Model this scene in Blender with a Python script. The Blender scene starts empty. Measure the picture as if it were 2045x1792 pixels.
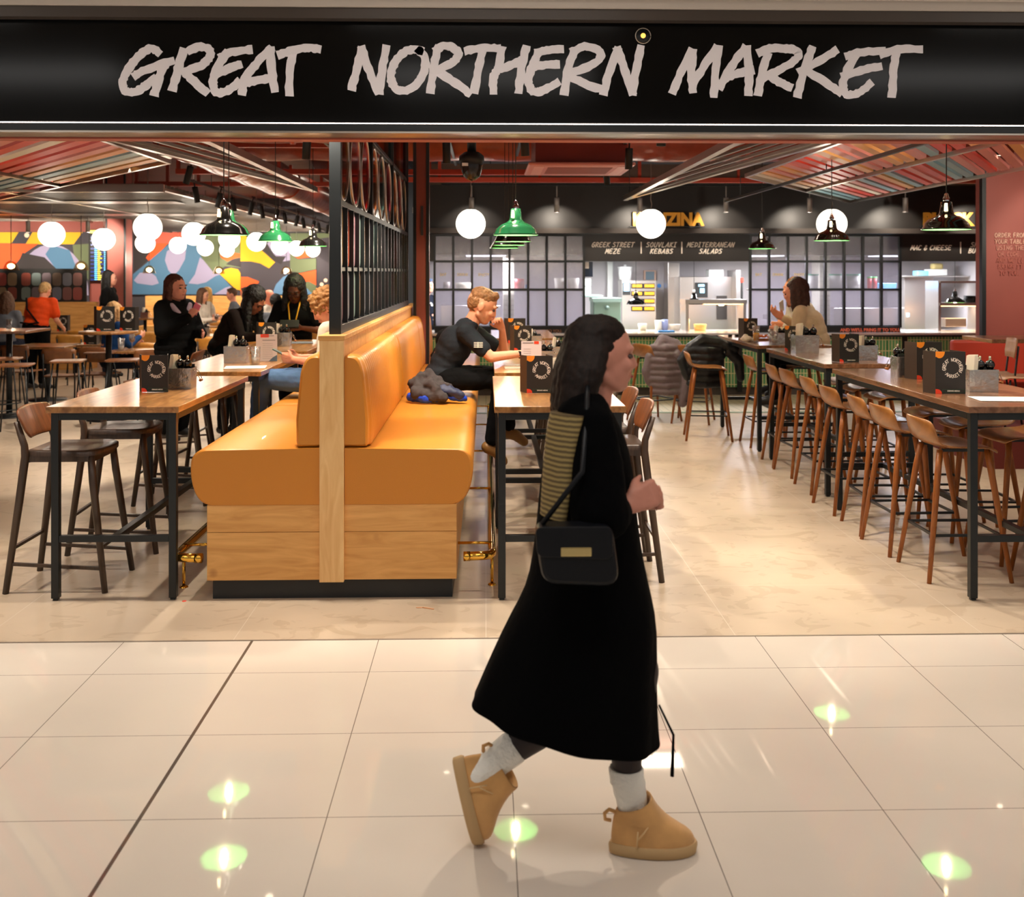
import bpy, math, random
from mathutils import Vector, Matrix
S = bpy.context.scene; C = S.collection
R = math.radians
# ---------------- camera, world, exposure ----------------
F, CX, HY, H = 2053.0, 1022.5, 543.0, 1.75
TH = math.atan(52/F); cs, sn = math.cos(TH), math.sin(TH)
cd = bpy.data.cameras.new('camera'); cam = bpy.data.objects.new('camera', cd); C.objects.link(cam)
cam.location = (0, 0, H); cam.rotation_euler = (R(90), 0, -TH)
cd.sensor_fit = 'HORIZONTAL'; cd.sensor_width = 36; cd.lens = 36*F/2045; cd.shift_y = -(896-HY)/2045
cd.clip_start = .05; cd.clip_end = 100
cd.dof.use_dof = True; cd.dof.focus_distance = 5.6; cd.dof.aperture_fstop = 3.4
S.camera = cam
w = bpy.data.worlds.new('world'); S.world = w; w.use_nodes = True
bg = w.node_tree.nodes['Background']; bg.inputs[0].default_value = (1, .95, .90, 1); bg.inputs[1].default_value = .32
vs = S.view_settings; vs.view_transform = 'Standard'; vs.look = 'None'; vs.gamma = 1; vs.exposure = .0; vs.use_curve_mapping = False
EX = dict(spot=1.0)

def lamp(kind, name, loc, power, color=(1, .8, .6), parent=None, aim=None, **kw):
    l = bpy.data.lights.new(name, kind); l.energy = power; l.color = color
    for k, v in kw.items(): setattr(l, k, v)
    o = bpy.data.objects.new(name, l); C.objects.link(o); o.location = loc
    if aim is not None:
        o.rotation_euler = (Vector(aim)-Vector(loc)).to_track_quat('-Z', 'Y').to_euler()
    if parent: o.parent = parent
    return o
# mall ceiling: recessed light panels shining down on the walkway (fixtures built with the ceiling)
MALL = [(-3.6, 1.6), (0, 1.6), (3.6, 1.6), (-3.6, 3.5), (0, 3.5), (3.6, 3.5)]  # row next to the sign is added to brighten sign and threshold floor
for x, y in MALL:
    lamp('AREA', 'ceiling_panel_light', (x, y, 3.28), 25 if y < 3 else 4, (1, .965, .93), aim=(x, y, 0), shape='RECTANGLE', size=1.6, size_y=.5)
# added fill lamps for the market hall: broad warm light from above the rafts
HALL = ((-1.2, 8, 60), (3.2, 8, 60), (-5.5, 9, 70), (-5.5, 16, 90), (-2, 17, 70), (1.5, 11, 50), (6, 9, 50), (-8.5, 20, 60), (-3, 22, 90))
for x, y, p in HALL:
    lamp('AREA', 'hall_fill_light', (x, y, 3.5), p*.33, (1, .86, .70), aim=(x, y, 0), shape='RECTANGLE', size=1.2, size_y=.3)

def W(u, v, Y):
    a = (u-CX)/F; X = Y*(a*cs+sn)/(cs-a*sn); d = X*sn+Y*cs
    return Vector((X, Y, H-(v-HY)/F*d))
def FL(u, v, h=0.0):
    d = F*(H-h)/(v-HY); r = (u-CX)/F*d
    return Vector((d*sn+r*cs, d*cs-r*sn, h))

# ---------------- materials ----------------
def lin(c):
    return tuple(((x/255)/12.92 if x/255 <= .04045 else ((x/255+.055)/1.055)**2.4) for x in c)
MC = {}
def mat(name, col=(128, 128, 128), rough=.5, metal=0, emit=None, es=0, trans=0, coat=0, bump=0, bscale=30, var=0, vscale=8, alpha=1, ior=1.45, sheen=0, spec=None):
    if name in MC: return MC[name]
    m = bpy.data.materials.new(name); MC[name] = m; m.use_nodes = True
    nt = m.node_tree; b = nt.nodes['Principled BSDF']; c = lin(col)
    b.inputs['Base Color'].default_value = (*c, 1); b.inputs['Roughness'].default_value = rough
    b.inputs['Metallic'].default_value = metal; b.inputs['IOR'].default_value = ior
    b.inputs['Transmission Weight'].default_value = trans; b.inputs['Coat Weight'].default_value = coat
    b.inputs['Alpha'].default_value = alpha; b.inputs['Sheen Weight'].default_value = sheen
    if spec is not None: b.inputs['Specular IOR Level'].default_value = spec
    if emit: b.inputs['Emission Color'].default_value = (*lin(emit), 1); b.inputs['Emission Strength'].default_value = es
    if bump or var:
        tc = nt.nodes.new('ShaderNodeTexCoord')
        if var:
            n = nt.nodes.new('ShaderNodeTexNoise'); n.inputs['Scale'].default_value = vscale; n.inputs['Detail'].default_value = 5
            nt.links.new(tc.outputs['Object'], n.inputs['Vector'])
            r = nt.nodes.new('ShaderNodeValToRGB'); r.color_ramp.elements[0].position = .3; r.color_ramp.elements[1].position = .7
            r.color_ramp.elements[0].color = (*[x*(1-var) for x in c], 1); r.color_ramp.elements[1].color = (*[min(1, x*(1+var)) for x in c], 1)
            nt.links.new(n.outputs['Fac'], r.inputs['Fac']); nt.links.new(r.outputs['Color'], b.inputs['Base Color'])
        if bump:
            n = nt.nodes.new('ShaderNodeTexNoise'); n.inputs['Scale'].default_value = bscale; n.inputs['Detail'].default_value = 4
            nt.links.new(tc.outputs['Object'], n.inputs['Vector'])
            bp = nt.nodes.new('ShaderNodeBump'); bp.inputs['Strength'].default_value = bump; bp.inputs['Distance'].default_value = .02
            nt.links.new(n.outputs['Fac'], bp.inputs['Height']); nt.links.new(bp.outputs['Normal'], b.inputs['Normal'])
    return m
def wood(name, c1, c2, rough=.4, stretch=(1, 14, 14), scale=2.0, knots=0, plank=None, coat=0, axis='X'):
    if name in MC: return MC[name]
    m = bpy.data.materials.new(name); MC[name] = m; m.use_nodes = True
    nt = m.node_tree; L = nt.links; b = nt.nodes['Principled BSDF']; b.inputs['Roughness'].default_value = rough; b.inputs['Coat Weight'].default_value = coat
    b.inputs['Coat Roughness'].default_value = .2
    tc = nt.nodes.new('ShaderNodeTexCoord'); mp = nt.nodes.new('ShaderNodeMapping'); mp.inputs['Scale'].default_value = stretch
    L.new(tc.outputs['Object'], mp.inputs['Vector'])
    n = nt.nodes.new('ShaderNodeTexNoise'); n.inputs['Scale'].default_value = scale; n.inputs['Detail'].default_value = 6; n.inputs['Distortion'].default_value = 1.2
    L.new(mp.outputs['Vector'], n.inputs['Vector'])
    r = nt.nodes.new('ShaderNodeValToRGB'); r.color_ramp.elements[0].position = .32; r.color_ramp.elements[1].position = .68
    r.color_ramp.elements[0].color = (*lin(c1), 1); r.color_ramp.elements[1].color = (*lin(c2), 1)
    L.new(n.outputs['Fac'], r.inputs['Fac']); out = r.outputs['Color']
    if plank:
        # staves: (axis, width) -> random tone per stave
        sp = nt.nodes.new('ShaderNodeSeparateXYZ'); L.new(tc.outputs['Object'], sp.inputs[0])
        mm = nt.nodes.new('ShaderNodeMath'); mm.operation = 'DIVIDE'; mm.inputs[1].default_value = plank[1]; L.new(sp.outputs[plank[0]], mm.inputs[0])
        fl = nt.nodes.new('ShaderNodeMath'); fl.operation = 'FLOOR'; L.new(mm.outputs[0], fl.inputs[0])
        wn = nt.nodes.new('ShaderNodeTexWhiteNoise'); wn.noise_dimensions = '1D'; L.new(fl.outputs[0], wn.inputs['W'])
        mr = nt.nodes.new('ShaderNodeMapRange'); mr.inputs['To Min'].default_value = .78; mr.inputs['To Max'].default_value = 1.12; L.new(wn.outputs['Value'], mr.inputs['Value'])
        mx = nt.nodes.new('ShaderNodeMix'); mx.data_type = 'RGBA'; mx.blend_type = 'MULTIPLY'; mx.inputs['Factor'].default_value = 1
        L.new(out, mx.inputs['A']); L.new(mr.outputs[0], mx.inputs['B']); out = mx.outputs['Result']
    if knots:
        v = nt.nodes.new('ShaderNodeTexVoronoi'); v.inputs['Scale'].default_value = 2.6; L.new(tc.outputs['Object'], v.inputs['Vector'])
        kr = nt.nodes.new('ShaderNodeValToRGB'); kr.color_ramp.elements[0].position = .02; kr.color_ramp.elements[1].position = .09
        kr.color_ramp.elements[0].color = (.42, .27, .16, 1); kr.color_ramp.elements[1].color = (1, 1, 1, 1)
        L.new(v.outputs['Distance'], kr.inputs['Fac'])
        mx = nt.nodes.new('ShaderNodeMix'); mx.data_type = 'RGBA'; mx.blend_type = 'MULTIPLY'; mx.inputs['Factor'].default_value = knots
        L.new(out, mx.inputs['A']); L.new(kr.outputs['Color'], mx.inputs['B']); out = mx.outputs['Result']
    L.new(out, b.inputs['Base Color'])
    bp = nt.nodes.new('ShaderNodeBump'); bp.inputs['Strength'].default_value = .12; bp.inputs['Distance'].default_value = .01
    L.new(n.outputs['Fac'], bp.inputs['Height']); L.new(bp.outputs['Normal'], b.inputs['Normal'])
    return m
def thin_glass(name, tint, fac=.25, rough=.1, flute=0, hazy=0):
    # thin pane: partly see-through with the colour of the glass, partly mirror-like
    if name in MC: return MC[name]
    m = bpy.data.materials.new(name); MC[name] = m; m.use_nodes = True
    nt = m.node_tree; L = nt.links; nt.nodes.remove(nt.nodes['Principled BSDF']); out = nt.nodes['Material Output']
    t = nt.nodes.new('ShaderNodeBsdfTransparent'); t.inputs[0].default_value = (*lin(tint), 1)
    g = nt.nodes.new('ShaderNodeBsdfGlossy'); g.inputs['Roughness'].default_value = rough; g.inputs[0].default_value = (.95, .95, .95, 1)
    mx = nt.nodes.new('ShaderNodeMixShader'); mx.inputs[0].default_value = fac
    L.new(t.outputs[0], mx.inputs[1]); L.new(g.outputs[0], mx.inputs[2]); s = mx.outputs[0]
    if hazy:
        d = nt.nodes.new('ShaderNodeBsdfTranslucent'); d.inputs[0].default_value = (*lin(tint), 1)
        d2 = nt.nodes.new('ShaderNodeBsdfDiffuse'); d2.inputs[0].default_value = (*lin(tint), 1)
        m3 = nt.nodes.new('ShaderNodeMixShader'); m3.inputs[0].default_value = .4; L.new(d.outputs[0], m3.inputs[1]); L.new(d2.outputs[0], m3.inputs[2])
        m2 = nt.nodes.new('ShaderNodeMixShader'); m2.inputs[0].default_value = hazy; L.new(s, m2.inputs[1]); L.new(m3.outputs[0], m2.inputs[2]); s = m2.outputs[0]
    if flute:
        tc = nt.nodes.new('ShaderNodeTexCoord'); wv = nt.nodes.new('ShaderNodeTexWave'); wv.inputs['Scale'].default_value = flute; L.new(tc.outputs['Object'], wv.inputs['Vector'])
        bp = nt.nodes.new('ShaderNodeBump'); bp.inputs['Strength'].default_value = .5; L.new(wv.outputs['Fac'], bp.inputs['Height']); L.new(bp.outputs['Normal'], g.inputs['Normal'])
    L.new(s, out.inputs[0]); return m

def grid_floor(name, base, var, x0, y0, px, py, wline, linecol, rough, spec=.5, blot=0, wide=None):
    m = bpy.data.materials.new(name); MC[name] = m; m.use_nodes = True
    nt = m.node_tree; L = nt.links; b = nt.nodes['Principled BSDF']; b.inputs['Roughness'].default_value = rough; b.inputs['Specular IOR Level'].default_value = spec
    tc = nt.nodes.new('ShaderNodeTexCoord'); sp = nt.nodes.new('ShaderNodeSeparateXYZ'); L.new(tc.outputs['Object'], sp.inputs[0])
    def M(op, a, bb=None):
        n = nt.nodes.new('ShaderNodeMath'); n.operation = op
        for i, q in enumerate((a, bb)):
            if q is None: continue
            if isinstance(q, (int, float)): n.inputs[i].default_value = q
            else: L.new(q, n.inputs[i])
        return n.outputs[0]
    def line(ax, o, p, ww):
        t = M('DIVIDE', M('SUBTRACT', sp.outputs[ax], o), p); t = M('ABSOLUTE', M('SUBTRACT', M('FRACT', M('ADD', t, .5)), .5))
        return M('LESS_THAN', M('MULTIPLY', t, p), ww)
    mask = M('MAXIMUM', line(0, x0, px, wline), line(1, y0, py, wline))
    if wide is not None: mask = M('MAXIMUM', mask, M('LESS_THAN', M('ABSOLUTE', M('SUBTRACT', sp.outputs[0], wide)), .0065))
    n = nt.nodes.new('ShaderNodeTexNoise'); n.inputs['Scale'].default_value = 1.6; n.inputs['Detail'].default_value = 8; L.new(tc.outputs['Object'], n.inputs['Vector'])
    r = nt.nodes.new('ShaderNodeValToRGB'); c = lin(base); r.color_ramp.elements[0].position = .35; r.color_ramp.elements[1].position = .65
    r.color_ramp.elements[0].color = (*[q*(1-var) for q in c], 1); r.color_ramp.elements[1].color = (*[q*(1+var*.6) for q in c], 1); L.new(n.outputs['Fac'], r.inputs[0]); out = r.outputs[0]
    if blot:
        mp = nt.nodes.new('ShaderNodeMapping'); mp.inputs['Scale'].default_value = (1, 1.3, 1); L.new(tc.outputs['Object'], mp.inputs[0])
        n2 = nt.nodes.new('ShaderNodeTexNoise'); n2.inputs['Scale'].default_value = 4.2; n2.inputs['Detail'].default_value = 3; n2.inputs['Distortion'].default_value = 1.6; L.new(mp.outputs[0], n2.inputs['Vector'])
        r2 = nt.nodes.new('ShaderNodeValToRGB'); r2.color_ramp.elements[0].position = .40; r2.color_ramp.elements[1].position = .43
        r2.color_ramp.elements[0].color = (.80, .77, .72, 1); r2.color_ramp.elements[1].color = (1, 1, 1, 1); L.new(n2.outputs['Fac'], r2.inputs[0])
        mx = nt.nodes.new('ShaderNodeMix'); mx.data_type = 'RGBA'; mx.blend_type = 'MULTIPLY'; mx.inputs['Factor'].default_value = blot
        L.new(out, mx.inputs['A']); L.new(r2.outputs[0], mx.inputs['B']); out = mx.outputs['Result']
    mx = nt.nodes.new('ShaderNodeMix'); mx.data_type = 'RGBA'; L.new(mask, mx.inputs['Factor']); L.new(out, mx.inputs['A']); mx.inputs['B'].default_value = (*lin(linecol), 1)
    L.new(mx.outputs['Result'], b.inputs['Base Color'])
    return m

# ---------------- mesh builder ----------------
class MB:
    def __init__(s): s.v = []; s.f = []; s.m = []; s.sm = []
    def add(s, vs_, fs, mi=0, smooth=False):
        o = len(s.v); s.v += [tuple(q) for q in vs_]
        for f in fs: s.f.append([i+o for i in f]); s.m.append(mi); s.sm.append(smooth)
        return s
    def box(s, x0, y0, z0, x1, y1, z1, mi=0):
        return s.add([(x0, y0, z0), (x1, y0, z0), (x1, y1, z0), (x0, y1, z0), (x0, y0, z1), (x1, y0, z1), (x1, y1, z1), (x0, y1, z1)],
                     [(0, 3, 2, 1), (4, 5, 6, 7), (0, 1, 5, 4), (1, 2, 6, 5), (2, 3, 7, 6), (3, 0, 4, 7)], mi)
    def tube(s, pts, r, n=8, mi=0, sq=False, caps=True, smooth=True):
        pts = [Vector(p) for p in pts]; rs = r if isinstance(r, (list, tuple)) else [r]*len(pts)
        vs_ = []; fs = []; pu = None
        for i, p in enumerate(pts):
            t = ((pts[min(i+1, len(pts)-1)]-pts[max(i-1, 0)])).normalized()
            if pu is None:
                up = Vector((0, 0, 1)) if abs(t.z) < .9 else Vector((1, 0, 0)); u = t.cross(up).normalized()
            else: u = (pu-t*pu.dot(t)).normalized()
            pu = u; w_ = t.cross(u)
            for k in range(n):
                a = 2*math.pi*(k+(.5 if sq else 0))/n; vs_.append(p+(u*math.cos(a)+w_*math.sin(a))*rs[i]*(math.sqrt(2) if sq else 1))
        for i in range(len(pts)-1):
            for k in range(n):
                a = i*n+k; b = i*n+(k+1) % n; fs.append((a, b, b+n, a+n))
        if caps: fs.append(tuple(range(n-1, -1, -1))); fs.append(tuple((len(pts)-1)*n+k for k in range(n)))
        return s.add(vs_, fs, mi, smooth and not sq)
    def bar(s, a, b, r, mi=0): return s.tube([a, b], r, 4, mi, sq=True)
    def lathe(s, prof, c=(0, 0, 0), n=20, mi=0, smooth=True):
        vs_ = []; fs = []
        for r, z in prof:
            for k in range(n):
                a = 2*math.pi*k/n; vs_.append((c[0]+r*math.cos(a), c[1]+r*math.sin(a), c[2]+z))
        for i in range(len(prof)-1):
            for k in range(n):
                a = i*n+k; b = i*n+(k+1) % n; fs.append((a, b, b+n, a+n))
        return s.add(vs_, fs, mi, smooth)
    def ball(s, c, r, n=12, mi=0, rot=None):
        if isinstance(r, (int, float)): r = (r, r, r)
        c = Vector(c); vs_ = []; fs = []; m_ = max(4, n//2)
        for i in range(m_+1):
            ph = math.pi*i/m_
            for k in range(n):
                a = 2*math.pi*k/n; p = Vector((r[0]*math.sin(ph)*math.cos(a), r[1]*math.sin(ph)*math.sin(a), -r[2]*math.cos(ph)))
                if rot: p = rot @ p
                vs_.append(c+p)
        for i in range(m_):
            for k in range(n):
                a = i*n+k; b = i*n+(k+1) % n; fs.append((a, b, b+n, a+n))
        return s.add(vs_, fs, mi, True)
    def cap(s, a, ra, b, rb, n=10, mi=0):
        a = Vector(a); b = Vector(b); s.tube([a, b], [ra, rb], n, mi); s.ball(a, ra, n, mi); s.ball(b, rb, n, mi); return s
    def chain(s, pts, rs, n=10, mi=0):
        for i in range(len(pts)-1): s.cap(pts[i], rs[i], pts[i+1], rs[i+1], n, mi)
        return s
    def prism(s, poly, o, ex, ey, ez, t, mi=0, smooth=False):
        # polygon in plane (ex,ey) at o, extruded along ez by t
        o, ex, ey, ez = map(Vector, (o, ex, ey, ez)); n = len(poly)
        a = [o+ex*p[0]+ey*p[1] for p in poly]; b = [q+ez*t for q in a]
        return s.add(a+b, [tuple(range(n))[::-1], tuple(range(n, 2*n))]+[(i, (i+1) % n, (i+1) % n+n, i+n) for i in range(n)], mi, smooth)
    def loft(s, rings, mi=0, caps=True, smooth=True):
        n = len(rings[0]); vs_ = [q for r in rings for q in r]; fs = []
        for i in range(len(rings)-1):
            for k in range(n):
                a = i*n+k; b = i*n+(k+1) % n; fs.append((a, b, b+n, a+n))
        s.add(vs_, fs, mi, smooth)
        if caps: s.add(list(rings[0])+list(rings[-1]), [tuple(range(n-1, -1, -1)), tuple(n+k for k in range(n))], mi, False)
        return s
    def xf(s, M_): s.v = [tuple(M_ @ Vector(p)) for p in s.v]; return s
    def build(s, name, mats, parent=None, bevel=0, solid=0, sub=0, voxel=0, smooth_it=0, disp=None, loc=None):
        me = bpy.data.meshes.new(name); me.from_pydata(s.v, [], s.f)
        mats = mats if isinstance(mats, (list, tuple)) else [mats]
        for m in mats: me.materials.append(m)
        me.polygons.foreach_set('material_index', s.m); me.polygons.foreach_set('use_smooth', s.sm)
        me.update()
        o = bpy.data.objects.new(name, me); C.objects.link(o)
        if loc: o.location = loc
        if parent: o.parent = parent
        if solid: q = o.modifiers.new('solid', 'SOLIDIFY'); q.thickness = solid; q.offset = 0
        if bevel: q = o.modifiers.new('bevel', 'BEVEL'); q.width = bevel; q.segments = 2; q.limit_method = 'ANGLE'; q.angle_limit = R(40)
        if voxel:
            q = o.modifiers.new('remesh', 'REMESH'); q.mode = 'VOXEL'; q.voxel_size = voxel; q.use_smooth_shade = True
            if smooth_it: q = o.modifiers.new('smooth', 'SMOOTH'); q.factor = .5; q.iterations = smooth_it
        if disp:
            tx = bpy.data.textures.new(name+'_tex', 'CLOUDS'); tx.noise_scale = disp[1]
            q = o.modifiers.new('disp', 'DISPLACE'); q.texture = tx; q.strength = disp[0]; q.mid_level = .5; q.texture_coords = 'LOCAL'
        if sub: q = o.modifiers.new('sub', 'SUBSURF'); q.levels = sub; q.render_levels = sub
        return o

def tag(o, label, cat, group=None):
    o['label'] = label; o['category'] = cat
    if group: o['group'] = group
    return o
def thing(name, label, cat, loc=(0, 0, 0), rz=0, group=None, sc=1):
    o = bpy.data.objects.new(name, None); C.objects.link(o); o.location = loc; o.rotation_euler = (0, 0, rz); o.empty_display_size = .1
    o.scale = (sc,)*3
    return tag(o, label, cat, group)
def struct(name, mb, m, **k):
    o = mb.build(name, m, **k); o['kind'] = 'structure'; return o
def dup(root, loc=None, rz=None, label=None, group=None, sc=None):
    r = root.copy(); C.objects.link(r)
    if loc is not None: r.location = loc
    if rz is not None: r.rotation_euler = (0, 0, rz)
    if sc: r.scale = (sc,)*3
    if label: r['label'] = label
    if group: r['group'] = group
    for ch in root.children:
        c = ch.copy(); C.objects.link(c); c.parent = r
        for g in ch.children:
            d = g.copy(); C.objects.link(d); d.parent = c
    return r
class Kind:
    # first placement uses the original, later ones are copies
    def __init__(s, make): s.make = make; s.o = None
    def put(s, loc, rz, label, group=None, sc=None):
        if s.o is None:
            s.o = s.make(); o = s.o; o.location = loc; o.rotation_euler = (0, 0, rz); o['label'] = label
            if group: o['group'] = group
            if sc: o.scale = (sc,)*3
            return o
        o = dup(s.o, loc, rz, label, group)
        o.scale = (sc or 1,)*3
        return o

# ---------------- hand-brushed lettering ----------------
GL = {
'A': [[(0, 0), (.45, 1)], [(.45, 1), (.6, 0)], [(.15, .35), (.6, .42)]],
'B': [[(.1, 0), (.15, 1)], [(.12, .98), (.5, .9), (.5, .65), (.15, .52)], [(.15, .52), (.6, .42), (.55, .1), (.1, .02)]],
'C': [[(.6, .9), (.3, .98), (.05, .5), (.2, .05), (.6, .15)]],
'D': [[(.1, 0), (.15, 1)], [(.1, .98), (.55, .8), (.6, .35), (.1, .02)]],
'E': [[(.6, .98), (.15, .95), (.08, .1), (.6, .06)], [(.12, .5), (.5, .55)]],
'G': [[(.6, .9), (.35, 1), (.05, .5), (.2, .03), (.55, .15), (.62, .48)], [(.3, .45), (.68, .5)]],
'H': [[(.08, 0), (.15, 1)], [(.55, 0), (.62, 1)], [(.1, .48), (.6, .52)]],
'I': [[(.1, .98), (.5, 1)], [(.3, .98), (.28, .02)], [(.05, .02), (.5, .03)]],
'K': [[(.08, 0), (.15, 1)], [(.62, 1), (.12, .45)], [(.2, .5), (.62, 0)]],
'L': [[(.15, 1), (.08, .05), (.55, .05)]],
'M': [[(.02, 0), (.15, 1)], [(.15, 1), (.35, .3)], [(.35, .3), (.6, 1)], [(.6, 1), (.65, 0)]],
'N': [[(.05, 0), (.12, 1)], [(.12, 1), (.52, 0)], [(.52, 0), (.62, 1)]],
'O': [[(.35, 1), (.08, .7), (.08, .25), (.32, 0), (.6, .3), (.58, .75), (.35, 1)]],
'Q': [[(.35, 1), (.08, .7), (.08, .25), (.32, 0), (.6, .3), (.58, .75), (.35, 1)], [(.4, .25), (.65, -.05)]],
'R': [[(.08, 0), (.15, 1)], [(.12, .98), (.55, .9), (.5, .6), (.12, .5)], [(.2, .5), (.62, 0)]],
'S': [[(.58, .92), (.25, .98), (.12, .7), (.5, .45), (.5, .1), (.05, .05)]],
'T': [[(.0, .95), (.65, 1)], [(.33, .98), (.28, 0)]],
'U': [[(.1, 1), (.08, .2), (.3, 0), (.55, .2), (.62, 1)]],
'V': [[(.08, 1), (.3, 0), (.62, 1)]],
'W': [[(.02, 1), (.15, 0)], [(.15, 0), (.35, .7)], [(.35, .7), (.52, 0)], [(.52, 0), (.7, 1)]],
'Y': [[(.05, 1), (.32, .5)], [(.62, 1), (.2, 0)]],
'Z': [[(.05, .97), (.6, 1), (.05, .03), (.6, .05)]],
'F': [[(.6, .98), (.15, .95), (.08, 0)], [(.12, .5), (.5, .55)]],
'&': [[(.6, .1), (.2, .75), (.35, 1), (.45, .8), (.1, .3), (.2, .02), (.4, .05), (.6, .4)]],
'.': [[(.2, 0), (.3, .02)]], '·': [[(.25, .45), (.38, .5)]], ',': [[(.25, .05), (.15, -.12)]], "'": [[(.3, 1), (.25, .8)]], '-': [[(.1, .5), (.5, .5)]],
'+': [[(.3, .2), (.3, .8)], [(.05, .5), (.6, .5)]]}
def ribbon(mb, pts, w_, P, t, rnd=None, jit=0, mi=0):
    # flat brush stroke of width w_ along pts (2D); P maps (x,y,h) -> 3D; raised by t
    if len(pts) > 2 or jit:
        q = []
        for i in range(len(pts)-1):
            p0 = pts[max(i-1, 0)]; p1 = pts[i]; p2 = pts[i+1]; p3 = pts[min(i+2, len(pts)-1)]
            k = 6 if jit else 3
            for j in range(k):
                u = j/k; q.append(tuple(.5*(2*p1[a]+(p2[a]-p0[a])*u+(2*p0[a]-5*p1[a]+4*p2[a]-p3[a])*u*u+(3*p1[a]-p0[a]-3*p2[a]+p3[a])*u**3) for a in (0, 1)))
        q.append(pts[-1]); pts = q
    n = len(pts); Lf = []; Rt = []
    for i, p in enumerate(pts):
        a = pts[max(i-1, 0)]; b = pts[min(i+1, n-1)]; dx, dy = b[0]-a[0], b[1]-a[1]; l = math.hypot(dx, dy) or 1
        h = w_/2*(1+(rnd.uniform(-jit, jit) if rnd else 0)); h2 = w_/2*(1+(rnd.uniform(-jit, jit) if rnd else 0))
        nx, ny = -dy/l, dx/l
        e = (w_*.25 if i in (0, n-1) else 0)*(1 if i else -1)
        Lf.append((p[0]+nx*h+dx/l*e, p[1]+ny*h+dy/l*e)); Rt.append((p[0]-nx*h2+dx/l*e, p[1]-ny*h2+dy/l*e))
    vs_ = [P(*q, t) for q in Lf]+[P(*q, t) for q in Rt]+[P(*q, 0) for q in Lf]+[P(*q, 0) for q in Rt]
    fs = []
    for i in range(n-1):
        fs.append((i, i+n, i+n+1, i+1)); fs.append((i, i+1, i+1+2*n, i+2*n)); fs.append((i+n, i+3*n, i+3*n+1, i+n+1))
    fs.append((0, 2*n, 3*n, n)); fs.append((n-1, 2*n-1, 4*n-1, 3*n-1))
    mb.add(vs_, fs, mi)
def brush_text(mb, txt, P, h, w_=.13, italic=.22, t=.004, adv=.82, center=True, seed=1):
    # P maps (x, y, out) in metres on the board
    rnd = random.Random(seed); tot = sum(adv if c != ' ' else .5 for c in txt)*h; x = -tot/2 if center else 0
    for c in txt:
        if c in GL:
            for q_, st in enumerate(GL[c]): ribbon(mb, [(x+(px+italic*py)*h, py*h) for px, py in st], w_*h, P, t*(1+.2*q_), rnd, .12)
        x += (adv if c != ' ' else .5)*h
def front(o):   # board facing the walkway (-Y)
    o = Vector(o); return lambda x, y, h_=0: (o.x+x, o.y-h_, o.z+y)
def font_mesh(txt, size, ext=.01, off=0.0, align='CENTER', shear=0, sx=1):
    cu = bpy.data.curves.new('lettering', 'FONT'); cu.body = txt; cu.size = size; cu.extrude = ext; cu.offset = off; cu.align_x = align; cu.shear = shear
    o = bpy.data.objects.new('lettering', cu); C.objects.link(o); bpy.context.view_layer.update()
    dg = bpy.context.evaluated_depsgraph_get(); me = bpy.data.meshes.new_from_object(o.evaluated_get(dg)); bpy.data.objects.remove(o); bpy.data.curves.remove(cu)
    for v in me.vertices: v.co.x *= sx
    return me
def sign_text(name, txt, size, loc, m, parent=None, ext=.01, off=0, rot=(90, 0, 0), align='CENTER', sx=1):
    me = font_mesh(txt, size, ext, off, align, sx=sx); me.materials.append(m)
    o = bpy.data.objects.new(name, me); C.objects.link(o); o.location = loc; o.rotation_euler = tuple(R(a) for a in rot)
    if parent: o.parent = parent
    return o
# ---------------- shared materials ----------------
BLK = mat('black_steel', (26, 30, 32), .38, spec=.5); BLKM = mat('black_matt', (22, 21, 20), .6)
FASC = mat('black_gloss_panel', (8, 8, 8), .14, spec=.14)
KBLK = mat('kitchen_black', (38, 35, 33), .45)
RED = mat('red_paint', (146, 76, 66), .6, var=.06, vscale=2); REDD = mat('red_service_paint', (92, 34, 24), .5, bump=.6, bscale=5, var=.2, vscale=3)
FOIL = mat('red_foil', (150, 66, 48), .28, bump=1.0, bscale=3.5, var=.15)
ALU = mat('brushed_aluminium', (190, 180, 168), .3, 1); GALV = mat('galvanised', (150, 144, 136), .38, .9, var=.12)
STEEL = mat('stainless', (205, 200, 198), .28, .9); BRASS = mat('brass', (235, 185, 80), .12, 1)
CHROME = mat('chrome', (220, 220, 220), .08, 1)
LEA = mat('tan_leather', (205, 132, 44), .42, bump=.08, bscale=220, coat=.1)
OAK = wood('oak', (208, 150, 80), (232, 178, 106), .5, (1.2, 9, 9), 2.2, knots=.85)
OAKV = wood('oak_vertical', (226, 176, 112), (244, 204, 142), .5, (9, 9, 1.2), 2.2, knots=.8)
TOP = wood('oak_tabletop', (132, 86, 42), (186, 132, 74), .28, (10, 1.5, 10), 2.6, knots=.4, plank=(0, .09), coat=.45)
TOP2 = wood('walnut_tabletop', (112, 74, 48), (152, 106, 74), .25, (10, 1.2, 10), 2.6, plank=(0, .11), coat=.4)
PLY = wood('stool_ply', (132, 84, 40), (170, 112, 58), .32, (9, 3, 1), 2.2, coat=.4)
LEGW = wood('stool_leg_wood', (130, 70, 24), (168, 98, 38), .4, (14, 14, 1), 3)
DKW = wood('dark_stained_wood', (52, 38, 28), (76, 56, 42), .4, (12, 12, 1), 3, coat=.2)
DKB = wood('brown_backrest_ply', (100, 56, 30), (138, 80, 44), .38, (2, 8, 1), 3, coat=.3)
WHITE = mat('white_plastic', (235, 235, 232), .4); CARD = mat('menu_card_black', (38, 34, 30), .45); PAPER = mat('paper', (238, 234, 228), .7)
ORG = mat('orange_print', (240, 140, 30), .5); REDP = mat('red_print', (225, 62, 30), .5); GRNP = mat('green_print', (30, 92, 62), .5)
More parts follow.
